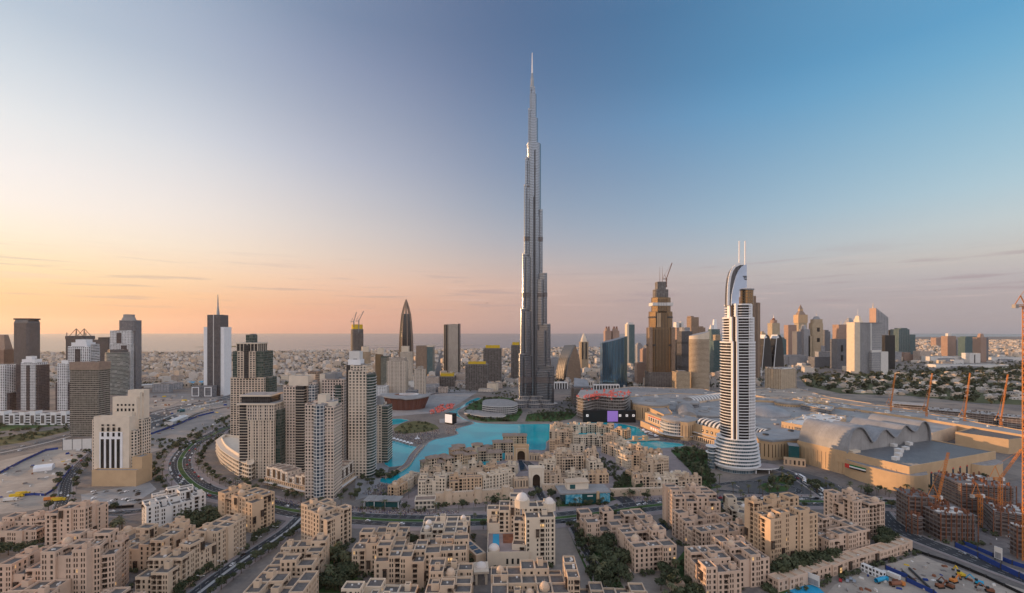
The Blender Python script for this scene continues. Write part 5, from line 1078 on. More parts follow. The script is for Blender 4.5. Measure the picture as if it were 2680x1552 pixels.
block('mall deck between the white tower and the lake rotunda', [(1640, 1040), (1760, 1030), (1900, 1036), (1900, 1118), (1810, 1112), (1700, 1082)], 20, 'sandstone_gold', 'roof_light')
block('grey service deck behind the rotundas with rooftop plant', [(1560, 1022), (1660, 1012), (1840, 1018), (1888, 1030), (1760, 1040), (1640, 1040)], 14, 'sandstone', 'roof_grey')
drum('largest pale grey rotunda on the lake side of the mall', 1703, 1052, 46, 33, 'f_slot')
drum('flat grey rotunda behind the ribbed arcade roof', 1802, 1051, 26, 30, 'f_greydark')
drum('grey oval roof left of the white tower', 1842, 1080, 44, 24, 'f_greydark')
# plant on the mall decks
rp = random.Random(31)
for th_ in [o for o in COL.objects if o.name.startswith('mall_wing') and o.parent is None and ('deck' in o['label'] or 'roof' in o['label'])]:
    wl = [c_ for c_ in th_.children if c_.name.startswith('wall')][0]; vs = [v.co for v in wl.data.vertices]; top = max(v.z for v in vs); P_ = [(p[0], p[1]) for p in [wl.data.vertices[i].co for i in wl.data.polygons[-1].vertices]]
    xs, ys = [p[0] for p in P_], [p[1] for p in P_]; area = (max(xs) - min(xs)) * (max(ys) - min(ys)); k_ = 0; want = min(46, int(area / 260))
    for _ in range(want * 6):
        if k_ >= want: break
        x, y = rp.uniform(min(xs), max(xs)), rp.uniform(min(ys), max(ys)); ins = False
        for i in range(len(P_)):
            (xa, ya), (xb, yb) = P_[i], P_[(i + 1) % len(P_)]
            if (ya > y) != (yb > y) and x < (xb - xa) * (y - ya) / (yb - ya) + xa: ins = not ins
        if ins:
            k_ += 1; mb = MB(); a, b_ = rp.choice(((3, 2), (5, 3), (9, 2.2), (16, 1.6), (6, 6))); h_ = rp.uniform(.8, 3)
            if a == 16: mb.box(x, x + a, y, y + b_, top, top + .7)
            else: mb.box(x, x + a, y, y + b_, top, top + h_)
            mb.build('skylight' if a == 16 else 'roof_unit', rp.choice(('roof_grey', 'offwhite', 'steel', 'pane_blue') if a == 16 else ('roof_grey', 'offwhite', 'roof_light')), th_)
# dome roof right of the tower
x, y = G(2000, 1082, 20); th = thing('mall_dome', 'smooth grey shallow dome right of the white tower', 'dome', (x, y, 0)); mb = MB(); mb.dome(0, 0, 18, 44, 17, 0, 32, 8); mb.build('shell', 'roof_metal', th, smooth=True); mb = MB(); mb.prism(ell(0, 0, 45, 45, 32), 0, 18.5, 0, 0); mb.build('drum', 'sandstone', th)
def vault(label, u1, v1, u2, v2, z, rad_, n_ribs, ribmat='white', mat='roof_metal', half=1.0):
    """barrel skylight along a line between two photo points at roof height z"""
    a, b_ = Vector(G(u1, v1, z)), Vector(G(u2, v2, z)); L = (b_ - a).length; e = (b_ - a) / L; th = thing('barrel_roof', label, 'roof', (a.x, a.y, 0), math.atan2(e.y, e.x))
    mb = MB(); k = 10
    for i in range(k):
        t0, t1 = math.pi * i / k, math.pi * (i + 1) / k
        p = [(0, rad_ * math.cos(t0), z + rad_ * half * math.sin(t0)), (L, rad_ * math.cos(t0), z + rad_ * half * math.sin(t0)), (L, rad_ * math.cos(t1), z + rad_ * half * math.sin(t1)), (0, rad_ * math.cos(t1), z + rad_ * half * math.sin(t1))]; mb.face(p, 0)
    for x in (0, L): mb.face([(x, rad_ * math.cos(math.pi * i / k), z + rad_ * half * math.sin(math.pi * i / k)) for i in range(k + 1)][::(-1 if x == 0 else 1)], 0)
    mb.box(0, L, -rad_, rad_, z - 22, z - .05, 1); mb.build('vault', [mat, 'sandstone'], th)
    for r_ in range(n_ribs):
        x = L * (r_ + .5) / n_ribs; mb = MB()
        for i in range(k):
            t0, t1 = math.pi * i / k, math.pi * (i + 1) / k
            mb.bar((x, (rad_ + .3) * math.cos(t0), z + (rad_ * half + .3) * math.sin(t0)), (x, (rad_ + .3) * math.cos(t1), z + (rad_ * half + .3) * math.sin(t1)), L / n_ribs * .45, .7)
        mb.build('rib', ribmat, th)
vault('ribbed barrel skylight in front of the white tower base', 1838, 1108, 1900, 1124, 24, 13, 6, 'offwhite', 'steel_dark', .7)
vault('ribbed curved arcade roof at the back of the mall', 1800, 1050, 1890, 1038, 24, 14, 12, 'offwhite', 'roof_grey', .6)
vault('grey ribbed barrel roof beside the flat grey rotunda', 1792, 1066, 1800, 1092, 23, 16, 8, 'roof_metal', 'roof_light', .6)
vault('small ribbed skylight right of the white tower', 1972, 1128, 2010, 1136, 22, 9, 5, 'offwhite', 'steel_dark', .7)
# lake front of the mall
th, q = block('gold mall wing with red topped white window bays on the lake', [(1664, 1062), (1695, 1066), (1738, 1087), (1760, 1082), (1740, 1060), (1690, 1052)], 27, 'sandstone_gold', 'roof_grey')
fr = Frame(1688, 1116, 1746, 1142, 10); t2 = thing('mall_wing', 'sunlit gold wing front with a row of red topped white bays', 'building', fr.loc, fr.rz); W = fr.w
mb = MB(); mb.box(0, W, 0, 10, 0, 26, 0); mb.build('wall', 'sandstone_gold', t2); mb = MB(); mb.box(-4, W, -7, 0, 0, 10, 0, 1); mb.build('terrace', ['sandstone_gold', 'roof_grey'], t2)
for i in range(7):
    x = W * (.18 + i * .105); mb = MB(); mb.box(x, x + W * .065, -.3, 0, 14, 22, 0); mb.box(x - .4, x + W * .065 + .4, -.5, -.02, 22, 23.6, 1); mb.box(x + .8, x + W * .065 - .8, -.4, -.28, 14.5, 21, 2); mb.build('window_bay', ['white', 'red', 'pane_dark'], t2)
for i in range(4):
    x = W * (.45 + i * .1); mb = MB(); mb.box(x, x + W * .06, -7.3, -7, 3, 8, 0); mb.box(x - .3, x + W * .06 + .3, -7.4, -7, 8, 9.2, 1); mb.build('window_bay', ['white', 'red'], t2)
t3, r3 = drum('rotunda with glass balcony bands on the lake promenade', 1778, 1094, 43, 29, 'sandstone_gold')
for i, z in enumerate((6, 11, 16, 21)):
    mb = MB(); rr3 = r3 + (7 if i == 0 else 2.0); mb.prism([(x, y) for x, y in ell(-2, -2, rr3, rr3, 40)], z - .5, z + .5, 0, 0, bottom=True); mb.build('balcony', 'offwhite', t3)
    mb = MB(); mb.prism(ell(-2, -2, r3 + .6, r3 + .6, 40), z + .5, z + 4.2, 0, 0, (3, 4), cont=True); mb.build('glass_band', 'f_bayblue', t3)
th, q = block('fluted gold drum front right of the lake rotunda', [(1781, 1106), (1800, 1108), (1820, 1104), (1822, 1090), (1784, 1090)], 28, 'f_slot', 'roof_metal')
fr = Frame(1816, 1150, 1892, 1172, 26); t4 = thing('mall_wing', 'gold wing with four dark square windows left of the white tower', 'building', fr.loc, fr.rz); W = fr.w
mb = MB(); mb.box(0, W, 0, 26, 0, 25, 0, 1); mb.ring(rect(0, W, 0, 26), 25, 26, .6); mb.build('wall', ['sandstone_gold', 'roof_light'], t4); mb = MB(); mb.box(0, W, -5, 0, 0, 9, 0, 1, (4, 8)); mb.box(0, W, -4.9, 0, 12.5, 13.1, 2); mb.build('arcade', ['f_arcade', 'roof_grey', 'offwhite'], t4)
for i in range(5):
    x = W * (.28 + i * .16); mb = MB(); mb.box(x, x + 4, -.35, 0, 16, 20, 0); mb.box(x + 1.2, x + 2.8, -.45, -.33, 17.4, 19, 1); mb.build('window', ['black', 'white'], t4)
# tan drum right of the tower with curved grey roof
px = [(1975, 1140), (1990, 1152), (2020, 1157), (2064, 1153), (2100, 1152), (2100, 1134), (2060, 1126), (2010, 1130)]
th, q = block('curved gold hall with slot windows and a wavy grey roof right of the white tower', px, 25, 'f_slot', 'roof_metal', rim=0, cont=True)
mb = MB(); mb.prism(inset_poly(q, -1.2), 25, 27.5, 0, 0, bottom=True); mb.build('roof', 'roof_metal', th)
for u, v in ((2004, 1138), (2070, 1128)):
    x, y = G(u, v, 27.5); mb = MB(); mb.tube((x - th.location.x, y - th.location.y, 27.5), (x - th.location.x, y - th.location.y, 29.2), 4, 16); mb.build('roof_vent', 'steel_dark', th)
fr = Frame(2064, 1214, 2092, 1217, 20); t5 = thing('mall_wing', 'dark glass link between the curved gold hall and the exhibition hall', 'building', fr.loc, fr.rz); mb = MB(); mb.box(0, fr.w, 0, 20, 0, 24, 0, 1); mb.build('wall', ['teal_glass', 'roof_grey'], t5); mb = MB(); mb.box(-6, fr.w + 6, -8, 0, 0, 9, 0, 1, (5, 9)); mb.build('porch', ['f_arcade', 'sandstone_gold'], t5)
# exhibition hall with wave roof
hp, hq = Vector(G(2090, 1218)), Vector(G(2387, 1290)); ha = Vector((.930, .367)); hb = Vector((-.367, .930))
org = Vector((429, 495)); ht = thing('exhibition_hall', 'big gold hall with ribbed grey roof and four pale barrel vaults', 'building', (org.x, org.y, 0), math.atan2(ha.y, ha.x))
LW, LD, HH = 172.0, 128.0, 27.0
mb = MB(); mb.box(0, LW, 0, LD, 0, HH, 0, 1, (5.2, 60)); mb.build('wall', ['sandstone_gold', 'roof_metal'], ht)
mb = MB(); mb.ring(rect(0, LW, 0, LD), HH, HH + 1.6, 1.0); mb.build('parapet', 'sandstone_gold', ht)
mb = MB()
for i in range(22): y = LD - 6 - i * 5.2; mb.box(-.5, 0, y - .7, y + .7, 2, 22, 0)
mb.build('wall_ribs', 'sandstone_gold', ht)
mb = MB(); mb.prism(smooth([(-.6, LD * .52), (-7, LD * .40), (-9, LD * .2), (-6, 4), (2, -6), (20, -7), (24, -.3)], 4) + [(20, 6), (4, 20), (0, LD * .5)], 0, 20, 0, 1); mb.build('curved_front', ['sandstone_gold', 'roof_grey'], ht)
for x, w_, h_ in ((38, 4, 9), (52, 4, 9), (80, 4, 9), (94, 4, 9), (108, 4, 9)):
    mb = MB(); mb.box(x, x + w_ - 1, -.3, 0, 4, 4 + h_ + 4, 0); mb.build('tall_window', 'pane_blue', ht); mb = MB(); mb.box(x + .5, x + w_ - 1.5, -.5, -.3, 17, 18.6); mb.build('red_sign', 'red', ht)
mb = MB(); mb.prism(smooth([(118, -.3), (124, -10), (145, -14), (165, -9), (171, -.3)], 5) + [(160, 4), (130, 4)], 0, 19, 0, 1); mb.build('curved_front', ['sandstone_gold', 'roof_grey'], ht)
mb = MB(); mb.box(24, 31, -.4, 0, 6, 20); mb.build('banner', 'roof_light', ht)
mb = MB()
for i in range(34): x = 4 + i * 5; mb.box(x, x + 1.4, 3, 66, HH + .02, HH + .5)
mb.build('roof_ribs', 'steel', ht)
for x, y in ((18, 22), (38, 30), (58, 40), (82, 46), (84, 60), (112, 58), (140, 70), (20, 96)):
    mb = MB(); q = R.uniform(4, 6.5); mb.box(x, x + q * 1.3, y, y + q, HH, HH + q * .75); mb.build('roof_unit', 'offwhite', ht)
mb = MB(); mb.box(4, 18, 60, 66, HH, HH + 3); mb.build('roof_unit', 'sandstone_pale', ht)
K = [(0, 27), (3, 40), (8, 50), (14, 55.5), (22, 57), (31, 54), (39, 46), (46, 38), (50, 36.5), (55, 39), (62, 46), (70, 50), (77, 49), (85, 43), (92, 39), (97, 39.5), (104, 46), (112, 51.5), (118, 51.5), (126, 46), (133, 43), (139, 44), (146, 51), (152, 54), (158, 54), (164, 49), (168, 40), (169, 27)]
K = smooth(K, 3); y0, y1 = 66, 126
mb = MB()
for i in range(len(K) - 1):
    (xa, z_a), (xb, z_b) = K[i], K[i + 1]; mb.face([(xa, y0 - 2, z_a), (xb, y0 - 2, z_b), (xb, y1, z_b), (xa, y1, z_a)], 0)
mb.build('wave_roof', 'roof_metal', ht, smooth=False)
mb = MB(); mb.face([(x, y0, max(z - .6, HH)) for x, z in K][::-1] if False else [(x, y0, z - .6) for x, z in K]); mb.face([(x, y1 - 1, z - .6) for x, z in reversed(K)]); mb.build('vault_end', 'roof_light', ht)
mb = MB()
for i in range(len(K) - 1):
    (xa, z_a), (xb, z_b) = K[i], K[i + 1]; mb.bar((xa, y0 - 2.2, z_a), (xb, y0 - 2.2, z_b), 1.4)
mb.build('vault_rim', 'roof_metal', ht)
mb = MB(); yy = LD * .56; mb.box(-.9, -.55, LD * .40, LD * .60, 14, 19, 0); mb.build('banner_board', 'sandstone_gold', ht)
for nm, z0, z1, mt, a0, a1 in (('flag_stripe', 17.4, 19, 'green_flag', .42, .56), ('flag_stripe', 15.8, 17.4, 'white', .42, .56), ('flag_stripe', 14.2, 15.8, 'black', .42, .56), ('flag_stripe', 14.2, 19, 'red', .56, .60)):
    mb = MB(); mb.box(-9.6, -9.2, LD * a0 - 16, LD * a1 - 16, z0 - 2, z1 - 2); mb.build(nm, mt, ht)
th, q = block('flat roofed gold block behind the far end of the wave roof hall', [(2500, 1132), (2560, 1118), (2700, 1128), (2700, 1146), (2640, 1152)], 20, 'sandstone_gold', 'roof_dark')
# construction row on the far right
for i, (u1, v1, u2, v2, h) in enumerate(((2338, 1092, 2430, 1100, 24), (2432, 1104, 2520, 1112, 21), (2524, 1112, 2610, 1122, 22), (2612, 1124, 2710, 1134, 21))):
    fr = Frame(u1, v1, u2, v2, 40); th = thing('construction_building', ('first', 'second', 'third', 'fourth')[i] + ' unfinished concrete frame from the left in the row behind the mall', 'building', fr.loc, fr.rz)
    mb = MB(); mb.box(1, fr.w - 1, 1, 40, 0, h, 0, 1, CELL['f_site']); mb.build('frame', ['f_sitered', 'concrete'], th); mb = MB()
    for z in range(3, int(h) + 4, 4): mb.box(0, fr.w, 0, 41, z, z + .7)
    mb.build('decks', 'concrete', th); mb = MB()
    for _ in range(26): x = R.uniform(2, fr.w - 3); y = R.uniform(1, 36); mb.box(x, x + R.uniform(.6, 3), y, y + 1, h, h + R.uniform(2, 5))
    tag(mb.build('props', 'concrete_dark', th), kind='stuff')
for i, (u, v, ut, vt) in enumerate(((2332, 1078, 2343, 979), (2425, 1094, 2440, 977), (2525, 1108, 2539, 976), (2620, 1118, 2638, 980))):
    x, y = G(u, v + 28); xt = (ut - U0) * y / FP; zt = ztop(vt, y); zm = ztop(v - 20, y)
    t_ = luffer(('leftmost', 'second from left', 'third from left', 'rightmost')[i] + ' of the four orange cranes over the unfinished row behind the mall', x, y, 0, zm, (xt, y, zt), 'orange', 2.0, 'cranes over the unfinished row', th=.42)
# ------------------------------------------------------------------ building site at the lower right
x, y = G(2684, 1470); y0 = y
luffer('tallest orange crane mast at the right edge of the photo', x, y, 0, ztop(800, y), ((2760 - U0) * y / FP, y - 5, ztop(640, y)), 'orange', 2.2, th=.4, L=7)
for lb, u, v, vt, uj, vj, dy in (('orange crane with a steep jib in front of the gold hall', 2456, 1384, 1300, 2482, 1184, 0), ('orange crane with its jib raised to the right at the site', 2618, 1384, 1252, 2674, 1176, 0), ('orange crane with a level jib over the brown site frame', 2566, 1380, 1296, 2668, 1328, 6)):
    x, y = G(u, v); luffer(lb, x, y, 0, ztop(vt, y), ((uj - U0) * y / FP, y + dy, ztop(vj, y)), 'orange', 2.0, th=.28)
sr = random.Random(21)
def frame_building(label, u1, v1, u2, v2, d, h, mat='f_sitered', decks='concrete_dark', n=60):
    fr = Frame(u1, v1, u2, v2, d); th = thing('construction_building', label, 'building', fr.loc, fr.rz); W = fr.w
    mb = MB(); mb.box(1.2, W - 1.2, 1.2, d - 1, 0, h, 0, 1, CELL[mat]); mb.build('frame', [mat, 'concrete_dark'], th); mb = MB()
    z = 3.6
    while z < h + 1: mb.box(0, W, 0, d, z, z + .5); z += 3.6
    mb.build('decks', decks, th); mb = MB()
    k = int(W / 4)
    for i in range(k + 1): mb.box(W * i / k - .3, W * i / k + .3, -.4, .2, 0, h + 1.5)
    mb.build('columns', 'rust', th); mb = MB()
    for _ in range(n):
        x, y = sr.uniform(1, W - 2), sr.uniform(1, d - 2); q = sr.uniform(.3, 1.6); mb.box(x, x + q, y, y + sr.uniform(.3, 2), h, h + sr.uniform(1, 4))
    tag(mb.build('rebar', 'rust', th), kind='stuff'); mb = MB()
    for _ in range(n // 3):
        x, y = sr.uniform(1, W - 6), sr.uniform(1, d - 4); mb.box(x, x + sr.uniform(2, 6), y, y + sr.uniform(1, 4), h + .1, h + sr.uniform(.3, 1))
    tag(mb.build('formwork', 'offwhite', th), kind='stuff')
frame_building('brown unfinished building with ragged top left in the site', 2378, 1386, 2448, 1392, 22, 28)
frame_building('low brown scaffold stack at the roadside of the site', 2372, 1392, 2402, 1404, 8, 16, n=20)
frame_building('broad dark unfinished block in the middle of the site', 2462, 1416, 2560, 1420, 34, 22)
frame_building('larger dark unfinished block with white deck panels behind the site cranes', 2516, 1352, 2660, 1362, 40, 30)
frame_building('unfinished block cut by the right edge below the tallest crane', 2600, 1400, 2720, 1420, 30, 20)
frame_building('orange scaffold tower at the foot of the tallest crane', 2662, 1462, 2700, 1466, 10, 24, n=10)
def hoarding(label, px, h=3.0, mat='blue', name='hoarding'):
    ln = [G(*p) for p in px]; o = ln[0]; th = thing(name, label, 'fence', (*o, 0)); mb = MB()
    for p, q in zip(ln, ln[1:]): mb.bar((p[0] - o[0], p[1] - o[1], h / 2), (q[0] - o[0], q[1] - o[1], h / 2), .5, h)
    mb.build('panels', mat, th); k = 0
    for p, q in zip(ln, ln[1:]):
        n = max(1, int(math.dist(p, q) / 9))
        for i in range(n):
            f = i / n; x, y = p[0] + (q[0] - p[0]) * f - o[0], p[1] + (q[1] - p[1]) * f - o[1]; k += 1
            if k <= 60: mb = MB(); mb.box(x - .35, x + .35, y - .35, y + .35, 0, h + .4); mb.build('post', 'steel_dark', th)
hoarding('long blue hoarding between the street and the site', [(2500, 1432), (2560, 1460), (2620, 1490), (2720, 1538)], 4)
hoarding('upper blue hoarding behind the billboard at the site', [(2520, 1424), (2600, 1458), (2650, 1478), (2720, 1500)], 3)
hoarding('short dark blue hoarding in the sandy lot', [(2318, 1490), (2374, 1514)], 3)
hoarding('lower dark blue hoarding in the sandy lot', [(2372, 1522), (2444, 1556), (2470, 1580)], 3)
hoarding('black construction fence along the street by the sandy lot', [(2388, 1440), (2430, 1456), (2500, 1478), (2580, 1512), (2680, 1560)], 2, 'black')
hoarding('low dark retaining wall in the sandy lot', [(2276, 1484), (2330, 1462), (2388, 1440)], 2, 'black')
hoarding('blue hoarding along the highway sandy plot', [(0, 1240), (60, 1208), (120, 1180), (152, 1176)], 3)
hoarding('white hoarding wall below the olive tower', [(164, 1178), (240, 1174)], 15, 'offwhite')
hoarding('black fence of the tiled parking lot', [(218, 1336), (350, 1328)], 2.5, 'black')
hoarding('dark fence winding across the sandy plot', [(60, 1298), (90, 1296), (118, 1298), (140, 1284), (190, 1222)], 2.5, 'blue')
for i, px in enumerate(((2380, 1490, 2432, 1540), (2362, 1498, 2396, 1524))):
    a, b_ = G(*px[:2]), G(*px[2:]); th = thing('pipe_pile', ('longer', 'shorter')[i] + ' dark steel pipe lying on the sandy lot', 'pipe', (*a, 0)); mb = MB(); mb.tube((0, 0, .8), (b_[0] - a[0], b_[1] - a[1], .8), .8, 8); mb.build('pipe', 'steel_dark', th)
def billboard(label, u1, v1, u2, v2, z0, z1, mat):
    fr = Frame(u1, v1, u2, v2, 1); th = thing('billboard', label, 'billboard', fr.loc, fr.rz); mb = MB(); mb.box(0, fr.w, 0, .6, z0, z1); mb.build('panel', mat, th); mb = MB()
    for x in (.2, fr.w - .4): mb.box(x, x + .3, .1, .5, 0, z0)
    mb.build('legs', 'steel_dark', th); mb = MB(); mb.box(.5, fr.w - .5, -.08, 0, z0 + .4, z0 + (z1 - z0) * .55); mb.build('picture', 'roof_metal', th)
billboard('white billboard beside the blue hoarding', 2602, 1466, 2622, 1474, 2, 11, 'offwhite')
billboard('white wall screen at the corner of the turquoise pool', 2106, 1524, 2144, 1540, .5, 8, 'offwhite')
# machines and vehicles on the lot
def digger(label, u, v, mat='orange', rz=0.3):
    th = thing('excavator', label, 'excavator', (*G(u, v), 0), rz); mb = MB(); mb.box(-2.2, 2.2, -1.7, -.8, 0, 1); mb.box(-2.2, 2.2, .8, 1.7, 0, 1); mb.build('track', 'tyre', th)
    mb = MB(); mb.box(-2.2, 1.6, -1.5, 1.5, 1.1, 2.6); mb.build('body', mat, th); mb = MB(); mb.box(.4, 1.9, .1, 1.4, 2.6, 4.0); mb.build('cab', 'pane_dark', th)
    mb = MB(); mb.bar((1.5, -.3, 2.2), (4.6, -.3, 5.2), .6); mb.bar((4.6, -.3, 5.2), (6.6, -.3, 1.8), .5); mb.build('boom', mat, th); mb = MB(); mb.box(6.1, 7.2, -.9, .4, .8, 2.0); mb.build('bucket', 'steel_dark', th)
digger('orange excavator on the sandy lot near its far fence', 2496, 1524); digger('second orange machine behind the excavator on the sandy lot', 2515, 1508, 'yellow', 1.5); digger('dark red machine at the right of the sandy lot', 2590, 1550, 'rust', 2.6); digger('teal machine right of the orange excavator', 2562, 1530, 'sea_blue', 2.2); digger('brown loader low on the sandy lot', 2460, 1538, 'rust', .1); digger('brown loader right of its twin on the sandy lot', 2486, 1538, 'rust', 2.0)
def lorry(label, u, v, rz, cabm, bodym, L=10.0, tank=False):
    th = thing('lorry', label, 'lorry', (*G(u, v), 0), rz); mb = MB(); mb.box(L * .5, L * .5 + 2.4, -1.2, 1.2, .6, 3.0); mb.build('cab', cabm, th); mb = MB()
    (mb.tube((-L * .5, 0, 2.1), (L * .45, 0, 2.1), 1.4, 12) if tank else mb.box(-L * .5, L * .45, -1.3, 1.3, 1.0, 3.8)); mb.build('load_body', bodym, th); mb = MB()
    for x in (-L * .4, -L * .25, L * .55):
        for s_ in (-1, 1): mb.tube((x, s_ * 1.0, .5), (x, s_ * 1.3, .5), .5, 10)
    mb.build('wheels', 'tyre', th); mb = MB(); mb.box(L * .5 + 2.3, L * .5 + 2.42, -1, 1, 1.8, 2.8); mb.build('windscreen', 'pane_dark', th)
lorry('turquoise tanker parked on the sandy lot', 2304, 1524, .35, 'sea_blue', 'sea_blue', 9, True); lorry('orange mixer lorry beside the turquoise tanker', 2344, 1534, .1, 'orange', 'rust', 8, True); lorry('white lorry behind the turquoise tanker', 2338, 1514, 2.0, 'offwhite', 'offwhite', 8)
for i, (u, v) in enumerate(((2268, 1500), (2296, 1512))):
    a = Frame(u - 15, v - 6, u + 15, v + 8, 3); th = thing('site_cabin', ('left', 'right')[i] + ' white site cabin block on the sandy lot', 'cabin', a.loc, a.rz); mb = MB(); mb.box(0, a.w, 0, 3, 0, 5.6, 0, 1, (2.4, 2.8)); mb.build('wall', ['f_white', 'offwhite'], th)
for i, (u, v, m_) in enumerate(((40, 1302, 'yellow'), (56, 1296, 'yellow'), (150, 1312, 'yellow'), (130, 1310, 'orange'), (24, 1312, 'offwhite'))):
    lorry(('long yellow bus', 'short yellow lorry', 'yellow bus', 'orange lorry', 'white lorry')[i] + (' parked on the sandy plot at the far left' if i in (0, 1, 4) else ' at the corner of the sandy plot by the street'), u, v, .35, m_, m_, 9)
fr = Frame(86, 1236, 136, 1230, 14); th = thing('event_tent', 'white arched tent hall on the sandy plot', 'tent', fr.loc, fr.rz); mb = MB(); W = fr.w; k = 8
prf = [(7 - 7 * math.cos(math.pi * i / k), 3.5 + 3.2 * math.sin(math.pi * i / k)) for i in range(k + 1)]
for (y0_, z0_), (y1_, z1_) in zip(prf, prf[1:]): mb.face([(0, y0_, z0_), (W, y0_, z0_), (W, y1_, z1_), (0, y1_, z1_)])
mb.build('roof', 'white', th); mb = MB(); mb.box(.1, W - .1, .1, 13.9, 0, 3.6); mb.face([(.1, y_, z_) for y_, z_ in reversed(prf)]); mb.face([(W - .1, y_, z_) for y_, z_ in prf]); mb.build('wall', 'white', th)

hoarding('blue construction fence right of the cream stepped tower', [(345, 1150), (400, 1136), (470, 1110), (520, 1090), (560, 1080)], 3)
hoarding('white fence along the plots below the needle tower', [(350, 1120), (420, 1100), (500, 1068), (585, 1052)], 2.4, 'offwhite')
for lb, u1, v1, u2, v2, d_, h_, mt in (('bright blue warehouse roof left of the needle tower', 494, 1010, 534, 1008, 40, 9, 'sea_blue'), ('white shed in the plots right of the cream stepped tower', 452, 1112, 492, 1096, 14, 6, 'offwhite'), ('long low tan shed below the far houses on the left', 400, 1012, 470, 1010, 30, 8, 'sandstone_pale'), ('white and red low shed beside the tall domed white tower', 358, 1016, 398, 1014, 30, 8, 'offwhite'), ('grey site office below the needle tower', 540, 1058, 566, 1055, 12, 5, 'roof_grey'), ('dark green shed in the sandy plots', 470, 1080, 484, 1078, 10, 4, 'teal_glass')):
    fr = Frame(u1, v1, u2, v2, d_); th = thing('warehouse', lb, 'building', fr.loc, fr.rz); mb = MB(); mb.box(0, fr.w, 0, d_, 0, h_, 0); mb.build('wall', 'offwhite' if mt == 'sea_blue' else mt, th); mb = MB(); q = fr.w + 1; mb.face([(-1, -1, h_), (q, -1, h_), (q, d_ / 2, h_ + 2.5), (-1, d_ / 2, h_ + 2.5)]); mb.face([(-1, d_ / 2, h_ + 2.5), (q, d_ / 2, h_ + 2.5), (q, d_ + 1, h_), (-1, d_ + 1, h_)]); mb.build('roof', mt, th); mb = MB(); mb.box(fr.w * .3, fr.w * .45, -.1, 0, 0, h_ * .6); mb.build('door', 'steel_dark', th)

# loose rubble, pallets and stacked material on the bare plots
cb = random.Random(63); mb = MB()
for px, n in (([(10, 1215), (230, 1170), (165, 1245), (110, 1325), (-40, 1340)], 130), ([(340, 1040), (600, 1032), (600, 1095), (440, 1165), (350, 1150)], 260), ([(2130, 1600), (2200, 1530), (2280, 1492), (2410, 1456), (2560, 1508), (2700, 1556), (2700, 1640)], 170), ([(2335, 1350), (2390, 1300), (2690, 1260), (2690, 1470), (2500, 1418), (2400, 1385)], 240), ([(1900, 1040), (1960, 1020), (2340, 1070), (2660, 1140), (2330, 1090)], 90), ([(1560, 1050), (1600, 1026), (1880, 1016), (1880, 1030)], 110)):
    P_ = [G(*p) for p in px]; xs, ys = [p[0] for p in P_], [p[1] for p in P_]
    for _ in range(n):
        x, y = cb.uniform(min(xs), max(xs)), cb.uniform(min(ys), max(ys)); ins = False
        for i in range(len(P_)):
            (xa, ya), (xb, yb) = P_[i], P_[(i + 1) % len(P_)]
            if (ya > y) != (yb > y) and x < (xb - xa) * (y - ya) / (yb - ya) + xa: ins = not ins
        if not ins: continue
        f_ = max(1, y / 420); w_, d_, h_ = cb.uniform(.6, 4.5) * f_, cb.uniform(.5, 2) * f_, cb.uniform(.3, 1.6) * f_; a = cb.uniform(0, 3.1); c_, s_ = math.cos(a), math.sin(a); p = [(x + c_ * i * w_ - s_ * j * d_, y + s_ * i * w_ + c_ * j * d_) for i, j in ((-.5, -.5), (.5, -.5), (.5, .5), (-.5, .5))]
        m__ = cb.choices(range(6), (4, 3, 3, 2, 1, .7))[0]; mb.prism(p, 0, h_, m__, m__, top=[(x + (u - x) * .8, y + (v - y) * .8) for u, v in p])
tag(mb.build('rubble', ['concrete_dark', 'concrete', 'offwhite', 'rust', 'blue', 'yellow']), kind='stuff')
# ------------------------------------------------------------------ sandstone old town: near apartment blocks and the island quarter
WC = {}
def part_mesh(kind, w, h):
    key = (kind, round(w, 1), round(h, 1))
    if key in WC: return WC[key]
    mb = MB()
    if kind == 'window':
        mb.face([(-w / 2, 0, 0), (w / 2, 0, 0), (w / 2, 0, h), (-w / 2, 0, h)], 0); mb.box(-.05, .05, -.06, -.005, 0, h, 1); mb.box(-w / 2, w / 2, -.06, -.005, h * .62, h * .62 + .1, 1); mats = ['pane', 'wood_dark']
    elif kind == 'balcony':
        mb.face([(-w / 2, 0, 0), (w / 2, 0, 0), (w / 2, 0, h), (-w / 2, 0, h)], 0); mb.box(-w * .2, -w * .2 + .5, -.15, -.01, 0, h, 1)
        mb.box(-w / 2, w / 2, -1.25, -1.13, .75, .95, 1); n = max(3, int(w / .45))
        for i in range(n + 1): x = -w / 2 + (w - .08) * i / n; mb.box(x, x + .08, -1.24, -1.14, 0, .78, 1)
        mats = ['pane', 'wood_dark']
    elif kind == 'bay_window':
        mb.box(-w / 2, w / 2, -1.1, .02, 0, h, 0, bottom=True); mb.box(-w / 2 - .25, w / 2 + .25, -1.4, .02, h, h + .25, 0, bottom=True)
        for z in (h * .18, h * .55):
            for i in range(3): x = -w / 2 + .2 + i * (w - .4) / 3; mb.box(x, x + (w - .4) / 3 - .2, -1.14, -1.1, z, z + h * .3, 1)
        for x in (-w / 2, w / 2 - .2): mb.bar((x + .1, -1, 0), (x + .1, 0, -1.2), .2, .2, 0)
        mats = ['wood_dark', 'pane']
    elif kind == 'pergola':
        for i in range(6): x = -w / 2 + w * i / 5; mb.box(x - .08, x + .08, -1.6, .1, h - .25, h, 0)
        for x in (-w / 2, w / 2 - .15): mb.box(x, x + .15, -1.5, -1.35, 0, h - .25, 0)
        mb.box(-w / 2, w / 2, -1.55, -1.35, h - .45, h - .26, 0); mats = ['wood_dark']
    me_o = mb.build(kind, mats); WC[key] = me_o.data; COL.objects.unlink(me_o); bpy.data.objects.remove(me_o); return WC[key]
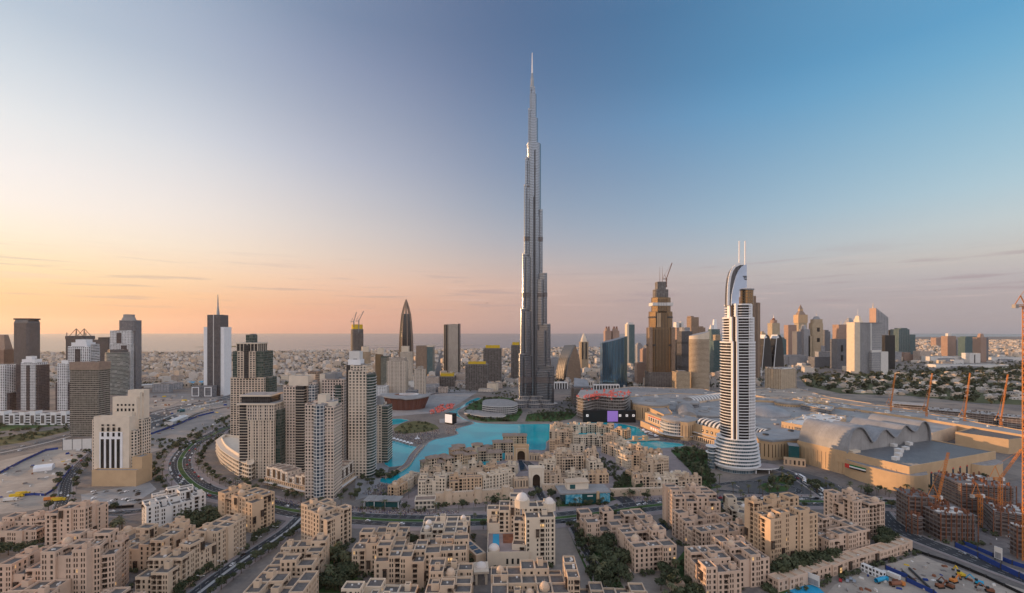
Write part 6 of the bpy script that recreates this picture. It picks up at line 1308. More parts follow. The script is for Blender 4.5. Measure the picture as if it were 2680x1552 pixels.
def holed(mb, P, ax, wlen, z0, z1, holes, nrm, m=0):
    """wall from P along ax with recessed openings; holes: (a0, a1, z0, z1, depth)"""
    xs = sorted({0.0, wlen} | {h[0] for h in holes} | {h[1] for h in holes}); zs = sorted({z0, z1} | {h[2] for h in holes} | {h[3] for h in holes})
    pt = lambda a, z, d=0.0: (P[0] + ax[0] * a - nrm[0] * d, P[1] + ax[1] * a - nrm[1] * d, z)
    for i in range(len(zs) - 1):       # merge runs along each strip
        zc = (zs[i] + zs[i + 1]) / 2; run = None
        for j in range(len(xs) - 1):
            xc = (xs[j] + xs[j + 1]) / 2; hole = any(h[0] < xc < h[1] and h[2] < zc < h[3] for h in holes)
            if not hole and run is None: run = xs[j]
            if run is not None and (hole or j == len(xs) - 2):
                e = xs[j] if hole else xs[j + 1]; mb.face([pt(run, zs[i]), pt(e, zs[i]), pt(e, zs[i + 1]), pt(run, zs[i + 1])], m); run = None
    for a0, a1, b0, b1, d in holes:
        mb.face([pt(a0, b0), pt(a1, b0), pt(a1, b0, d), pt(a0, b0, d)], m); mb.face([pt(a0, b1, d), pt(a1, b1, d), pt(a1, b1), pt(a0, b1)], m)
        mb.face([pt(a0, b0, d), pt(a0, b1, d), pt(a0, b1), pt(a0, b0)], m); mb.face([pt(a1, b0), pt(a1, b1), pt(a1, b1, d), pt(a1, b0, d)], m)
def oldtown(label, u1, v1, u2, v2, depth, storeys, mat='sandstone', court=False, near=True, cellm=9.0, st=3.5, domes=0, turrets=2, group=None, name='apartment_building', vary=1, roof='roof_dark', hs=None, cat='building', rooftile=False, z0=0.0):
    fr = Frame(u1, v1, u2, v2, depth); th = thing(name, label, cat, (fr.loc[0], fr.loc[1], z0), fr.rz, group); W, D = fr.w, fr.d; r_ = random.Random(label + str(u1))
    ca = Matrix.Rotation(-fr.rz, 3, 'Z') @ (Vector((0, 0, 0)) - Vector((fr.loc[0], fr.loc[1], 0)))
    vis_l, vis_r = ca.x < 0, ca.x > W
    nx, ny = max(1, round(W / cellm)), max(1, round(D / cellm)); cw, cd = W / nx, D / ny; H = {}
    for i in range(nx):
        for j in range(ny):
            h = storeys + (r_.choice((-1, -1, 0, 0, 0, 0, 1)) if vary else 0)
            if hs: h = storeys + hs[(i * ny + j) % len(hs)]
            H[i, j] = 0 if (court and 0 < i < nx - 1 and 0 < j < ny - 1) else max(1, h)
    wall, extra, RF = MB(), [], {}
    for (i, j), s_ in H.items():
        if s_ == 0:
            roofm = MB(); roofm.face([(i * cw, j * cd, .1), ((i + 1) * cw, j * cd, .1), ((i + 1) * cw, (j + 1) * cd, .1), (i * cw, (j + 1) * cd, .1)], 0); roofm.build('court_floor', 'paving', th); continue
        h = s_ * st + r_.uniform(0, .25); e = lambda: r_.choice((0.02, .04, 1.0, 1.5)) + r_.uniform(0, .05)
        x0, x1 = i * cw - (e() if i == 0 else .012), (i + 1) * cw + (e() if i == nx - 1 else .012); y0, y1 = j * cd - (e() if j == 0 else .012), (j + 1) * cd + (e() if j == ny - 1 else .012)
        poly = rect(x0, x1, y0, y1)
        sides = [('f', (x0, y0), (1, 0), x1 - x0, (0, -1), H.get((i, j - 1), 0), True), ('l', (x0, y1), (0, -1), y1 - y0, (-1, 0), H.get((i - 1, j), 0), vis_l), ('r', (x1, y0), (0, 1), y1 - y0, (1, 0), H.get((i + 1, j), 0), vis_r), ('b', (x1, y1), (-1, 0), x1 - x0, (0, 1), 0, False)]
        for sd, P, ax, L, nrm, nb, vis in sides:
            holes = []
            if vis and s_ > nb:
                n = max(1, int(L / 3.4)); pit = L / n
                for k in range(n):
                    ctr = pit * (k + .5); ty = r_.choices(('single', 'pair', 'balcony', 'bay', 'blank'), (4.5, 3.5, 3, 1.5 if near else 0, .8))[0]
                    if ty == 'bay':
                        f0 = r_.randrange(nb, max(nb + 1, s_ - 1))
                        if near and s_ - f0 >= 2: extra.append(('bay_window', 2.4, min(5.4, (s_ - f0) * st - 1.6), P, ax, ctr, f0 * st + .9, nrm, 0.0, sd))
                        top_from = f0 if s_ - f0 >= 2 else s_
                        for f in range(nb, top_from): w_, hh = 1.2, 1.9; holes.append((ctr - .6, ctr + .6, f * st + .8, f * st + .8 + hh, .3)); extra.append(('window', w_, hh, P, ax, ctr, f * st + .8, nrm, .3, sd))
                        continue
                    for f in range(nb, s_):
                        zf = f * st
                        if ty == 'single': lst = [(ctr, 1.6, 2.3, .6, .35, 'window')]
                        elif ty == 'pair': lst = [(ctr - .8, .95, 2.3, .6, .35, 'window'), (ctr + .8, .95, 2.3, .6, .35, 'window')]
                        elif ty == 'balcony': lst = [(ctr, min(3.0, pit - .5), 2.8, .2, 1.5, 'balcony')]
                        else: lst = []
                        for c_, w_, hh, zo, dp, kd in lst:
                            if zf + zo + hh > h - .2: continue
                            holes.append((c_ - w_ / 2, c_ + w_ / 2, zf + zo, zf + zo + hh, dp if near else .5)); extra.append((kd, w_, hh, P, ax, c_, zf + zo, nrm, dp if near else .5, sd))
                    if ty == 'balcony' and near and r_.random() < .8: extra.append(('pergola', min(3.4, pit), 2.6, P, ax, ctr, (s_ - 1) * st + .2, nrm, 0.0, sd))
            holed(wall, P, ax, L, 0, h, holes, nrm)
            if not near:
                pt = lambda a, z, d: (P[0] + ax[0] * a - nrm[0] * d, P[1] + ax[1] * a - nrm[1] * d, z)
                for a0, a1, b0, b1, d in holes: wall.face([pt(a0, b0, d), pt(a1, b0, d), pt(a1, b1, d), pt(a0, b1, d)], 1)
        wall.ring(poly, h, h + (1.1 if not rooftile else .5), .5)
        roofm = MB()
        if rooftile:
            cxm, cym = (x0 + x1) / 2, (y0 + y1) / 2; ov = inset_poly(poly, -1.2); 
            for q in range(4): roofm.face([(*ov[q], h + .5), (*ov[(q + 1) % 4], h + .5), (cxm, cym, h + 3.4)])
        else: roofm.face([(x, y, h) for x, y in inset_poly(poly, .4)], 0)
        RF[i, j] = roofm.build('roof', 'roof_tile' if rooftile else roof, th)
    wall.build('wall', [mat, 'pane_dark'], th)
    if near:
        seen, rest = [], []
        extra.sort(key=lambda q: (-q[6], q[5])); cnt = {}
        for q in extra:
            cnt[q[0]] = cnt.get(q[0], 0) + 1; (seen if cnt[q[0]] <= 96 else rest).append(q)
        rot = {'f': 0.0, 'l': -math.pi / 2, 'r': math.pi / 2}
        for kd, w_, hh, P, ax, c_, z, nrm, dp, sd in seen:
            o = bpy.data.objects.new(kd, part_mesh(kd, w_, hh)); COL.objects.link(o); o.parent = th; o.rotation_euler = (0, 0, rot[sd]); o.location = (P[0] + ax[0] * c_ - nrm[0] * dp, P[1] + ax[1] * c_ - nrm[1] * dp, z)
        if rest:
            mb = MB()
            for kd, w_, hh, P, ax, c_, z, nrm, dp, sd in rest:
                pt = lambda a, b_: (P[0] + ax[0] * a - nrm[0] * dp, P[1] + ax[1] * a - nrm[1] * dp, b_); mb.face([pt(c_ - w_ / 2, z), pt(c_ + w_ / 2, z), pt(c_ + w_ / 2, z + hh), pt(c_ - w_ / 2, z + hh)])
            tag(mb.build('window', 'pane_dark', th), kind='stuff')
    cells = [k for k, s_ in H.items() if s_]; r_.shuffle(cells)
    for q in range(min(turrets, len(cells))):
        i, j = cells[q]; h = H[i, j] * st; tw = r_.uniform(3.2, 4.8); x = (i + r_.uniform(.2, .6)) * cw; y = (j + r_.uniform(.2, .55)) * cd; hh = r_.uniform(2.6, 4.0); mb = MB()
        x, y = max(0.5, min(W - tw - .5, x)), max(.5, min(D - tw - .5, y))
        mb.box(x, x + tw, y, y + tw, h, h + hh, 0, 1); mb.ring(rect(x, x + tw, y, y + tw), h + hh, h + hh + .9, .4); mb.build('roof_turret', [mat, 'roof_dark'], RF[i, j])
    for q in range(min(domes, len(cells))):
        i, j = cells[-1 - q]; h = H[i, j] * st; x, y = (i + .5) * cw, (j + .5) * cd; rd = r_.uniform(2.0, 2.7); mb = MB(); mb.prism(octo(x - rd - .4, x + rd + .4, y - rd - .4, y + rd + .4, .3), h, h + 2.2, 0, 0); mb.dome(x, y, h + 2.2, rd, rd * .95, 1, 14, 5); mb.tube((x, y, h + 2.2 + rd * .9), (x, y, h + 3.6 + rd), .12, 5, 1, .02); mb.build('dome', [mat, 'dome_white' if 'pale' in mat else 'dome_tan'], RF[i, j])
    if near:
        for q in range(r_.randrange(4, 9)):
            i, j = r_.choice(cells); h = H[i, j] * st; x, y = (i + r_.uniform(.15, .8)) * cw, (j + r_.uniform(.15, .8)) * cd; a = r_.uniform(.7, 1.6); mb = MB(); mb.box(x, x + a, y, y + a, h, h + a * .7, 0); mb.build('roof_unit', 'offwhite', RF[i, j])
    return th, fr
SP, SL, SO = 'sandstone_pink', 'sandstone_pale', 'sandstone'
NEAR = [
 ('low sandstone wing at the left edge behind the tall left block', -30, 1428, 92, 1424, 22, 4, SP, dict(domes=1)),
 ('tall sandstone block with a dome near the tiled parking lot', 122, 1438, 222, 1434, 22, 8, SP, dict(domes=2, hs=(0, 0, 1, 0, 1, 0))),
 ('pale white apartment block with dark window strips beside the roundabout', 388, 1391, 534, 1353, 20, 6, 'offwhite', dict(turrets=3)),
 ('rear pale white wing behind the white block by the roundabout', 402, 1348, 505, 1326, 14, 5, 'offwhite', dict(turrets=1)),
 ('orange tan square block between two streets left of center', 577, 1370, 658, 1395, 22, 8, 'sandstone_warm', dict(domes=1)),
 ('stepped row block nearest to the diagonal street corner', 438, 1572, 500, 1524, 20, 5, SO, dict(turrets=3)),
 ('middle stepped row block along the diagonal street', 502, 1521, 566, 1484, 19, 6, SO, dict(turrets=2)),
 ('far stepped row block at the top of the diagonal street row', 568, 1482, 640, 1437, 18, 7, SO, dict(turrets=2)),
 ('tall pink sandstone block with a dome at the lower left', 112, 1592, 226, 1588, 24, 10, SP, dict(domes=1, hs=(0, 0, 1, -1, 0, 0))),
 ('pink sandstone wing right of the tall lower left block', 228, 1578, 300, 1566, 22, 9, SP, dict(turrets=1)),
 ('low courtyard block at the left edge with pink walls', -40, 1566, 108, 1560, 40, 5, SP, dict(court=True, turrets=4)),
 ('pink sandstone roofs cut by the lower left corner', -30, 1660, 104, 1650, 22, 5, SP, {}),
 ('sandstone roof block cut by the bottom edge below the tall lower left block', 196, 1670, 322, 1664, 18, 5, SP, dict(domes=1)),
 ('pale courtyard block with many small roof turrets behind the row', 304, 1488, 428, 1492, 36, 5, SO, dict(court=True, turrets=5)),
 ('tall sandstone block with a corner dome right of the diagonal street', 788, 1421, 856, 1446, 24, 8, SO, dict(domes=1)),
 ('sandstone block with grey roofs right of the diagonal street', 690, 1556, 818, 1550, 36, 5, SO, dict(turrets=5, court=True)),
 ('sandstone block cut by the bottom edge right of the diagonal street', 642, 1630, 796, 1626, 22, 5, SO, dict(turrets=3)),
 ('long sandstone block with open roof terraces left of the middle', 928, 1502, 1048, 1500, 34, 5, SO, dict(turrets=4)),
 ('sandstone block with double windows in front of the open terrace block', 985, 1542, 1110, 1538, 24, 6, SO, dict(turrets=2)),
 ('sandstone block with a wooden bay left of the glass roofed arcade', 1116, 1528, 1222, 1522, 28, 6, SO, dict(turrets=3)),
 ('pale stone house with three small domes beside the boulevard', 1100, 1442, 1222, 1440, 30, 4, SL, dict(domes=3, turrets=3)),
 ('bottom edge block with a plain corner tower left of the white dome', 1113, 1648, 1226, 1646, 32, 6, SO, dict(turrets=3, domes=1)),
 ('domed block cut by the bottom edge left of the middle', 884, 1664, 1064, 1666, 26, 5, SL, dict(domes=2, turrets=3)),
 ('wide sandstone block with two domes in front of the tall cream hotel', 1290, 1652, 1486, 1648, 30, 6, SO, dict(domes=3, turrets=3)),
 ('plain corner tower at the right end of the wide two domed block', 1490, 1640, 1518, 1640, 26, 8, SO, dict(turrets=0, vary=0)),
 ('low domed block with grid terraces at the bottom edge right of the middle', 1522, 1696, 1716, 1700, 32, 5, SO, dict(domes=2, turrets=1)),
 ('sandstone courtyard block with a dome beside the palm lane', 1664, 1500, 1768, 1490, 33, 5, SP, dict(court=True, domes=2, turrets=3)),
 ('wide low courtyard block behind the domed courtyard block', 1540, 1428, 1716, 1416, 30, 4, SP, dict(court=True, turrets=5)),
 ('tall square sandstone block with a roof turret by the boulevard', 1766, 1388, 1884, 1386, 24, 8, SP, dict(domes=1, turrets=2)),
 ('large sandstone courtyard block right of the blue pool', 1832, 1452, 1956, 1435, 36, 5, SP, dict(court=True, turrets=4)),
 ('near sandstone block with dark flat roofs and double windows, left half', 1846, 1572, 1934, 1566, 28, 6, SP, dict(turrets=2)),
 ('near sandstone block with a roof kiosk right of the double window block', 1936, 1538, 2014, 1530, 30, 6, SP, dict(domes=1, turrets=2)),
 ('tallest warm sandstone block with many narrow windows on the right', 2018, 1487, 2137, 1464, 24, 10, 'sandstone_warm', dict(domes=2, turrets=3, hs=(0, 0, 2, 1, 0, 1))),
 ('low cream stone houses behind the tallest warm sandstone block', 1916, 1356, 2014, 1360, 22, 3, SL, dict(domes=1, turrets=3)),
 ('pale house with a brown roof between courtyard block and tallest block', 1932, 1396, 1998, 1410, 18, 4, SL, dict(turrets=2)),
 ('sandstone courtyard block right of the tallest warm block', 2174, 1466, 2277, 1447, 30, 5, SP, dict(court=True, turrets=3)),
 ('tall sandstone block with a big dome beside the site street', 2230, 1411, 2313, 1403, 25, 8, SP, dict(domes=2, turrets=1)),
]
for lb, u1, v1, u2, v2, d, s_, mt, kw in NEAR: oldtown(lb, u1, v1, u2, v2, d, s_, mt, **kw)
oldtown('long low arcade building along the sandy lot street', 2040, 1550, 2388, 1441, 8, 2, SP, turrets=0, vary=0, roof='sandstone')
# cream hotel with two tall stepped wings and white domes
th, fr = oldtown('tall cream hotel with stepped wings, slim windows and white domes', 1376, 1480, 1449, 1478, 22, 11, SL, hs=(-1, 0), turrets=2, cellm=11, vary=0)
oldtown('stepped left shoulder of the tall cream hotel', 1345, 1478, 1375, 1480, 18, 6, SL, hs=(-2, 2), turrets=0, cellm=8, vary=0)
oldtown('rear stepped wing of the cream hotel above the red court', 1278, 1428, 1362, 1428, 20, 8, SL, hs=(-3, -1, 0, 0, 1, 2), turrets=2, cellm=9, vary=0)
for (dx, dy, z, q) in ((-12, 16, 44, 4.6), (9, 13, 42, 3.6)):
    mb = MB(); x = fr.w * .5 + dx; mb.prism(octo(x - q - 1, x + q + 1, dy - q - 1, dy + q + 1, .3), z - 6, z, 0, 0); mb.dome(x, dy, z, q, q * 1.05, 1, 18, 6); mb.tube((x, dy, z + q), (x, dy, z + q + 2.4), .15, 5, 1, .03); mb.build('dome', ['sandstone_pale', 'dome_white'], th)
fr2 = Frame(1275, 1488, 1385, 1486, 34); t2 = thing('hotel_podium', 'pale hotel terrace podium with a pool and red court', 'building', fr2.loc, fr2.rz); W = fr2.w
mb = MB(); mb.box(0, W, 0, 34, 0, 11, 0, 1); mb.ring(rect(0, W, 0, 34), 11, 12, .5); mb.build('wall', ['sandstone_pale', 'paving'], t2)
mb = MB(); mb.box(4, 9, 10, 32, 11, 11.15); mb.build('pool', 'sea_blue', t2); mb = MB(); mb.box(12, 24, 16, 32, 11, 11.12); mb.build('red_court', 'rust', t2); mb = MB(); mb.prism(ell(5, 5, 4.2, 4.2, 20), 11, 12.5, 0, 0); mb.dome(5, 5, 12.5, 4, 3.4, 1, 18, 5); mb.build('dome', ['sandstone_pale', 'dome_white'], t2)
for i in range(3): mb = MB(); mb.box(14 + i * 4, 15.6 + i * 4, -.1, 0, 3, 7); mb.build('window', 'pane', t2)
fr2 = Frame(1244, 1532, 1276, 1530, 12); t3 = thing('domed_pavilion', 'open pavilion with a broad white dome at the end of the glass roofed arcade', 'pavilion', fr2.loc, fr2.rz); W = fr2.w
mb = MB(); mb.box(-1, W + 1, -1, 13, 8, 9.5, 0); [mb.box(x, x + 1.6, y, y + 1.6, 0, 8) for x in (0, W - 1.6) for y in (0, 10.4)]; mb.build('frame', 'sandstone_pale', t3); mb = MB(); mb.dome(W / 2, 6, 9.5, min(W / 2, 6) - .2, 3.4, 0, 20, 5); mb.build('dome', 'dome_white', t3)
for x in (4, 8): pass
fr2 = Frame(1246, 1486, 1272, 1478, 46); t4 = thing('arcade_roof', 'long arcade roof with a row of blue glass panels left of the cream hotel', 'building', fr2.loc, fr2.rz + .0); W = fr2.w
mb = MB(); mb.box(0, W, 0, 46, 0, 9, 0, 0); mb.build('wall', 'sandstone', t4)
for i in range(6): mb = MB(); mb.box(W * .2, W * .8, 2 + i * 7.4, 7.4 + i * 7.4, 9, 9.3, 0); mb.build('skylight', 'pane_blue', t4)
# dome kiosks
for lb, u, v, q in (('small domed stone kiosk beside the roundabout lawn', 334, 1398, 4.5), ('low domed stone lodge in the gardens at the bottom right', 1768, 1536, 5), ('tiny domed kiosk at the corner of the courtyard block', 1640, 1506, 3.4)):
    t5 = thing('domed_pavilion', lb, 'pavilion', (*G(u, v), 0)); mb = MB(); mb.box(-q, q, -q, q, 0, q * .9, 0); mb.build('wall', 'sandstone', t5); mb = MB(); mb.dome(0, 0, q * .9, q * .8, q * .7, 0, 16, 5); mb.build('dome', 'dome_tan', t5)
    for i in (-1, 1): mb = MB(); mb.box(i * q * .5 - .6, i * q * .5 + .6, -q - .05, -q, 0, q * .6); mb.build('door', 'wood_dark', t5)
# ---- island quarter
QL = [('front row on the fort wall', [(1097, 1302, 1166, 1302, 14, 5), (1180, 1296, 1262, 1292, 14, 5), (1264, 1290, 1346, 1274, 14, 5)]),
      ('second row of the souk quarter', [(1098, 1276, 1148, 1278, 12, 4), (1152, 1276, 1202, 1274, 12, 4), (1206, 1268, 1262, 1266, 12, 4), (1270, 1262, 1330, 1254, 12, 4)]),
      ('third row of the souk quarter', [(1128, 1256, 1180, 1258, 13, 4), (1190, 1250, 1245, 1248, 13, 4), (1252, 1244, 1300, 1240, 13, 3), (1304, 1240, 1346, 1244, 12, 3)]),
      ('waterside row by the left bridge', [(1036, 1302, 1062, 1288, 9, 3), (1062, 1286, 1096, 1262, 10, 3)]),
      ('lakefront row of the hotel quarter', [(1446, 1137, 1500, 1135, 15, 4), (1502, 1134, 1560, 1132, 15, 4), (1560, 1136, 1600, 1140, 14, 4), (1600, 1143, 1640, 1150, 14, 4)]),
      ('second row of the hotel quarter', [(1440, 1158, 1500, 1160, 14, 5), (1502, 1168, 1574, 1168, 14, 4), (1576, 1166, 1612, 1172, 12, 4), (1612, 1172, 1640, 1184, 10, 3)]),
      ('third row of the hotel quarter', [(1440, 1184, 1490, 1186, 13, 4), (1493, 1184, 1528, 1186, 12, 3), (1576, 1184, 1606, 1194, 11, 3), (1608, 1194, 1634, 1206, 11, 3), (1640, 1196, 1690, 1208, 12, 4), (1690, 1206, 1722, 1212, 12, 4)]),
      ('fourth row of the hotel quarter', [(1410, 1212, 1446, 1222, 14, 3), (1450, 1206, 1492, 1208, 13, 4), (1534, 1208, 1566, 1206, 12, 4), (1614, 1214, 1640, 1226, 10, 3), (1642, 1224, 1690, 1228, 12, 4), (1704, 1232, 1748, 1226, 12, 4)]),
      ('fifth row of the hotel quarter', [(1457, 1238, 1528, 1236, 16, 6), (1412, 1242, 1450, 1246, 12, 4), (1534, 1228, 1566, 1228, 12, 4), (1640, 1246, 1664, 1256, 10, 3), (1698, 1254, 1750, 1248, 13, 5), (1752, 1262, 1800, 1266, 12, 3)]),
      ('sixth row beside the sales pavilion', [(1424, 1268, 1484, 1266, 12, 3), (1486, 1268, 1540, 1266, 12, 3), (1542, 1266, 1592, 1264, 11, 3), (1542, 1246, 1578, 1244, 11, 4)]),
      ('terrace row above the retaining wall', [(1664, 1280, 1718, 1279, 14, 3), (1720, 1279, 1774, 1277, 14, 3), (1776, 1277, 1832, 1274, 14, 3)])]
ORD = ('leftmost', 'second from left', 'third from left', 'fourth from left', 'fifth from left', 'sixth from left')
qi = 0
for row, items in QL:
    for k_, (u1, v1, u2, v2, d, s_) in enumerate(items):
        qi += 1; mt = (SO, SL, 'sandstone_warm', SL, SP)[qi % 5] if qi % 5 == 2 else (SL if qi % 2 else SO)
        oldtown(f'{"pale" if mt == SL else "golden" if mt == "sandstone_gold" else "tan"} stone house, {ORD[k_]} in the {row}', u1, v1, u2, v2, d, s_, mt, near=False, cellm=7.5, st=3.4, domes=1 if qi % 3 == 0 else 0, turrets=3, name='stone_house', cat='house', group='stone houses on the lake island', roof='roof_tile' if qi % 3 else 'sandstone')
for lb, u1, v1, u2, v2, d, s_ in (('souk hotel wing with a brown hip roof over the lake', 1122, 1240, 1186, 1228, 22, 4), ('taller souk hotel block with dark balconies and a brown roof', 1190, 1226, 1250, 1216, 18, 5), ('brown roofed souk pavilion on the lake tip', 1318, 1166, 1378, 1166, 16, 4), ('brown roofed souk wing behind the gold gate', 1252, 1208, 1312, 1206, 16, 3), ('second brown roofed souk wing near the lake tip', 1292, 1186, 1342, 1184, 14, 4), ('brown roofed turret house on the lakeside of the souk', 1186, 1206, 1216, 1204, 14, 5), ('low brown roofed souk house among the rear wings', 1236, 1186, 1290, 1184, 12, 3)):
    oldtown(lb, u1, v1, u2, v2, d, s_, SO if 'wing' in lb else 'sandstone_warm', near=False, cellm=12, st=3.5, turrets=0, vary=1, rooftile=True, name='souk_building')
def fort(label, u1, v1, u2, v2, h, towers):
    fr = Frame(u1, v1, u2, v2, 6); th = thing('fort_wall', label, 'wall', fr.loc, fr.rz); W = fr.w; mb = MB(); mb.box(0, W, 0, 6, 0, h); n = int(W / 2)
    for i in range(n): mb.box(i * W / n, i * W / n + 1, -.02, .6, h, h + .9)
    for i in range(int(W / 7)): mb.box(i * 7 + 3, i * 7 + 3.6, -.03, .2, h * .6, h * .8, 1)
    mb.build('wall', ['sandstone', 'wood_dark'], th)
    for f in towers:
        mb = MB(); mb.prism(ell(W * f, 1, 4.6, 4.6, 20), 0, h + 3, 0, 0, top=ell(W * f, 1, 4.0, 4.0, 20)); p = ell(W * f, 1, 4.1, 4.1, 20)
        for i in range(0, 20, 2): mb.bar((*p[i], h + 3), (*p[i], h + 4), .8)
        mb.build('round_tower', 'sandstone', th)
    return th
fort('long fort style wall with round towers along the boulevard', 1140, 1322, 1344, 1308, 11, (.16, .54, .9)); fort('plain fort style retaining wall below the terrace row', 1600, 1300, 1846, 1293, 7, ()); fort('low garden wall left of the sales pavilion', 1420, 1284, 1480, 1284, 6, ())
def gate(label, u1, v1, u2, v2, h, mat, d=8, aw=.5, ah=.7):
    fr = Frame(u1, v1, u2, v2, d); th = thing('gate_building', label, 'gate', fr.loc, fr.rz); W = fr.w; c_ = W / 2; hw = W * aw / 2; zs = h * ah * .6; n = 10
    arc = [(c_ - hw * math.cos(math.pi * i / n), zs + (h * ah - zs) * math.sin(math.pi * i / n) ** .8) for i in range(n + 1)]
    mb = MB()
    for y, fl in ((0, False), (d, True)):
        for q in ([(0, 0), (c_ - hw, 0), (c_ - hw, h), (0, h)], [(c_ + hw, 0), (W, 0), (W, h), (c_ + hw, h)]): mb.face([(x, y, z) for x, z in (reversed(q) if fl else q)])
        for i in range(n): q = [(*arc[i],), (*arc[i + 1],), (arc[i + 1][0], h), (arc[i][0], h)]; mb.face([(x, y, z) for x, z in (reversed(q) if fl else q)])
    path = [(c_ - hw, 0)] + arc + [(c_ + hw, 0)]
    for p, q in zip(path, path[1:]): mb.face([(p[0], 0, p[1]), (p[0], d, p[1]), (q[0], d, q[1]), (q[0], 0, q[1])])
    mb.face([(0, 0, 0), (0, 0, h), (0, d, h), (0, d, 0)]); mb.face([(W, 0, 0), (W, d, 0), (W, d, h), (W, 0, h)]); mb.face([(0, 0, h), (W, 0, h), (W, d, h), (0, d, h)]); mb.ring(rect(-.4, W + .4, -.4, d + .4), h, h + 1.6, 1.2); mb.build('wall', mat, th)
    mb = MB(); mb.box(c_ - hw, c_ + hw, d * .7, d * .75, 0, h * ah - 1); mb.build('door', 'wood_dark', th)
    mb = MB(); [mb.box(a, b_, -.25, 0, z0_, z1_) for a, b_, z0_, z1_ in ((c_ - hw - 1.6, c_ - hw - 1, 0, h * .86), (c_ + hw + 1, c_ + hw + 1.6, 0, h * .86), (c_ - hw - 1.6, c_ + hw + 1.6, h * .86, h * .89))]; mb.build('arch_frame', 'offwhite' if mat == 'sandstone_pale' else 'sandstone_pale', th)
gate('tall white arched gate in the wall between the island quarters', 1384, 1276, 1424, 1276, 21, 'cream'); gate('gold arched gate pavilion behind the pools of the island quarter', 1344, 1206, 1384, 1206, 19, 'sandstone_gold')
for lb, u1, v1, u2, v2, h in (('arcade wall right of the gold arched gate', 1385, 1206, 1412, 1208, 9), ('arcade wall left of the gold arched gate', 1322, 1206, 1343, 1206, 9), ('arcade hall left of the white arched gate', 1345, 1280, 1383, 1278, 11)):
    fr = Frame(u1, v1, u2, v2, 6); th = thing('arcade', lb, 'building', fr.loc, fr.rz); mb = MB(); mb.box(0, fr.w, 0, 6, 0, h, 0, 1, (3.4, h)); mb.ring(rect(0, fr.w, 0, 6), h, h + .8, .4); mb.build('wall', ['f_arcade', 'sandstone'], th)
# sales pavilion with blue pictures, white low shop, glass kiosk, bridge
fr = Frame(1478, 1321, 1596, 1316, 22); th = thing('sales_pavilion', 'white pavilion with a dark glass front and two blue picture walls', 'building', fr.loc, fr.rz); W = fr.w
mb = MB(); mb.box(0, W, 0, 22, 0, 10.5, 0); mb.build('wall', 'teal_glass', th); mb = MB(); mb.box(-5, W + 1, -1, 23, 10.5, 11.8, 0); mb.build('roof', 'roof_light', th); mb = MB(); mb.box(W * .1, W * .58, 9, 20, 11.8, 18.5, 0); mb.box(W * .08, W * .6, 8, 21, 18.5, 19.3, 1); mb.box(W * .16, W * .28, 8.9, 9, 12.5, 17, 2); mb.build('upper_storey', ['cream', 'sandstone', 'teal_glass'], th)
m_, t_, b_ = newmat('poster'); uvn = t_.n.new('ShaderNodeTexCoord'); nz = t_.noise(uvn.outputs['Object'], .25, 3, .6); t_.put(b_.inputs['Base Color'], t_.ramp(nz, [(.3, (.02, .12, .22)), (.5, (.05, .32, .45)), (.66, (.35, .55, .62))])); b_.inputs['Roughness'].default_value = .5
for a, b2 in ((.02, .38), (.78, 1.0)): mb = MB(); mb.box(W * a, W * b2, -.6, -.1, 1.0, 10); mb.build('picture_wall', 'poster', th)
mb = MB(); mb.box(W * .70, W * .76, -1.2, .5, 0, 12.5); mb.build('stone_pier', 'sandstone_gold', th)
mb = MB(); mb.box(W * .50, W * .62, -.35, -.05, 7.2, 8.6); mb.build('sign_board', 'offwhite', th)
fr = Frame(1086, 1334, 1138, 1332, 12); th = thing('shop', 'small white two storey shop at the left end of the fort wall', 'building', fr.loc, fr.rz); mb = MB(); mb.box(0, fr.w, 0, 12, 0, 8.5, 0, 1, (4, 4.2)); mb.build('wall', ['f_podium', 'roof_tile'], th); mb = MB(); mb.ring(rect(-.4, fr.w + .4, -.4, 12.4), 8.0, 9.4, .6); mb.build('cornice', 'cream', th)
fr = Frame(950, 1328, 1044, 1330, 14); th = thing('glass_pavilion', 'low glass entrance pavilion with a pale flat roof beside the promenade', 'pavilion', fr.loc, fr.rz); mb = MB(); mb.box(2, fr.w - 2, 2, 13, 0, 6, 0); mb.build('glass', 'teal_glass', th); mb = MB(); mb.box(0, fr.w, 0, 15, 6, 6.8, 0); [mb.box(fr.w * f, fr.w * f + 2, 0, 15, 6.8, 7.3) for f in (.2, .45, .7)]; mb.build('roof', 'roof_light', th); mb = MB(); [mb.box(fr.w * f, fr.w * f + .5, .2, .7, 0, 6) for f in (.02, .3, .6, .97)]; mb.build('columns', 'white', th)
a, b_ = Vector(G(1104, 1170)), Vector(G(994, 1264)); th = thing('footbridge', 'curved stone footbridge across the left arm of the lake', 'bridge', (a.x, a.y, 0)); ln = smooth([G(*p) for p in ((1104, 1168), (1082, 1192), (1066, 1218), (1040, 1236), (1002, 1252))], 5)
ln = [(x - a.x, y - a.y) for x, y in ln]; mb = MB(); strip(mb, ln, -3.4, 3.4, 1.6); [strip(mb, ln, *sorted((d, d + (.4 if d > 0 else -.4))), 2.6, 1) for d in (3.4, -3.4)]
for d in (-3.8, 3.8):
    E = offset_line(ln, d)
    for i in range(len(E) - 1): mb.face([(*E[i], 0), (*E[i + 1], 0), (*E[i + 1], 2.6), (*E[i], 2.6)], 1)
mb.build('deck', ['paving', 'sandstone'], th)
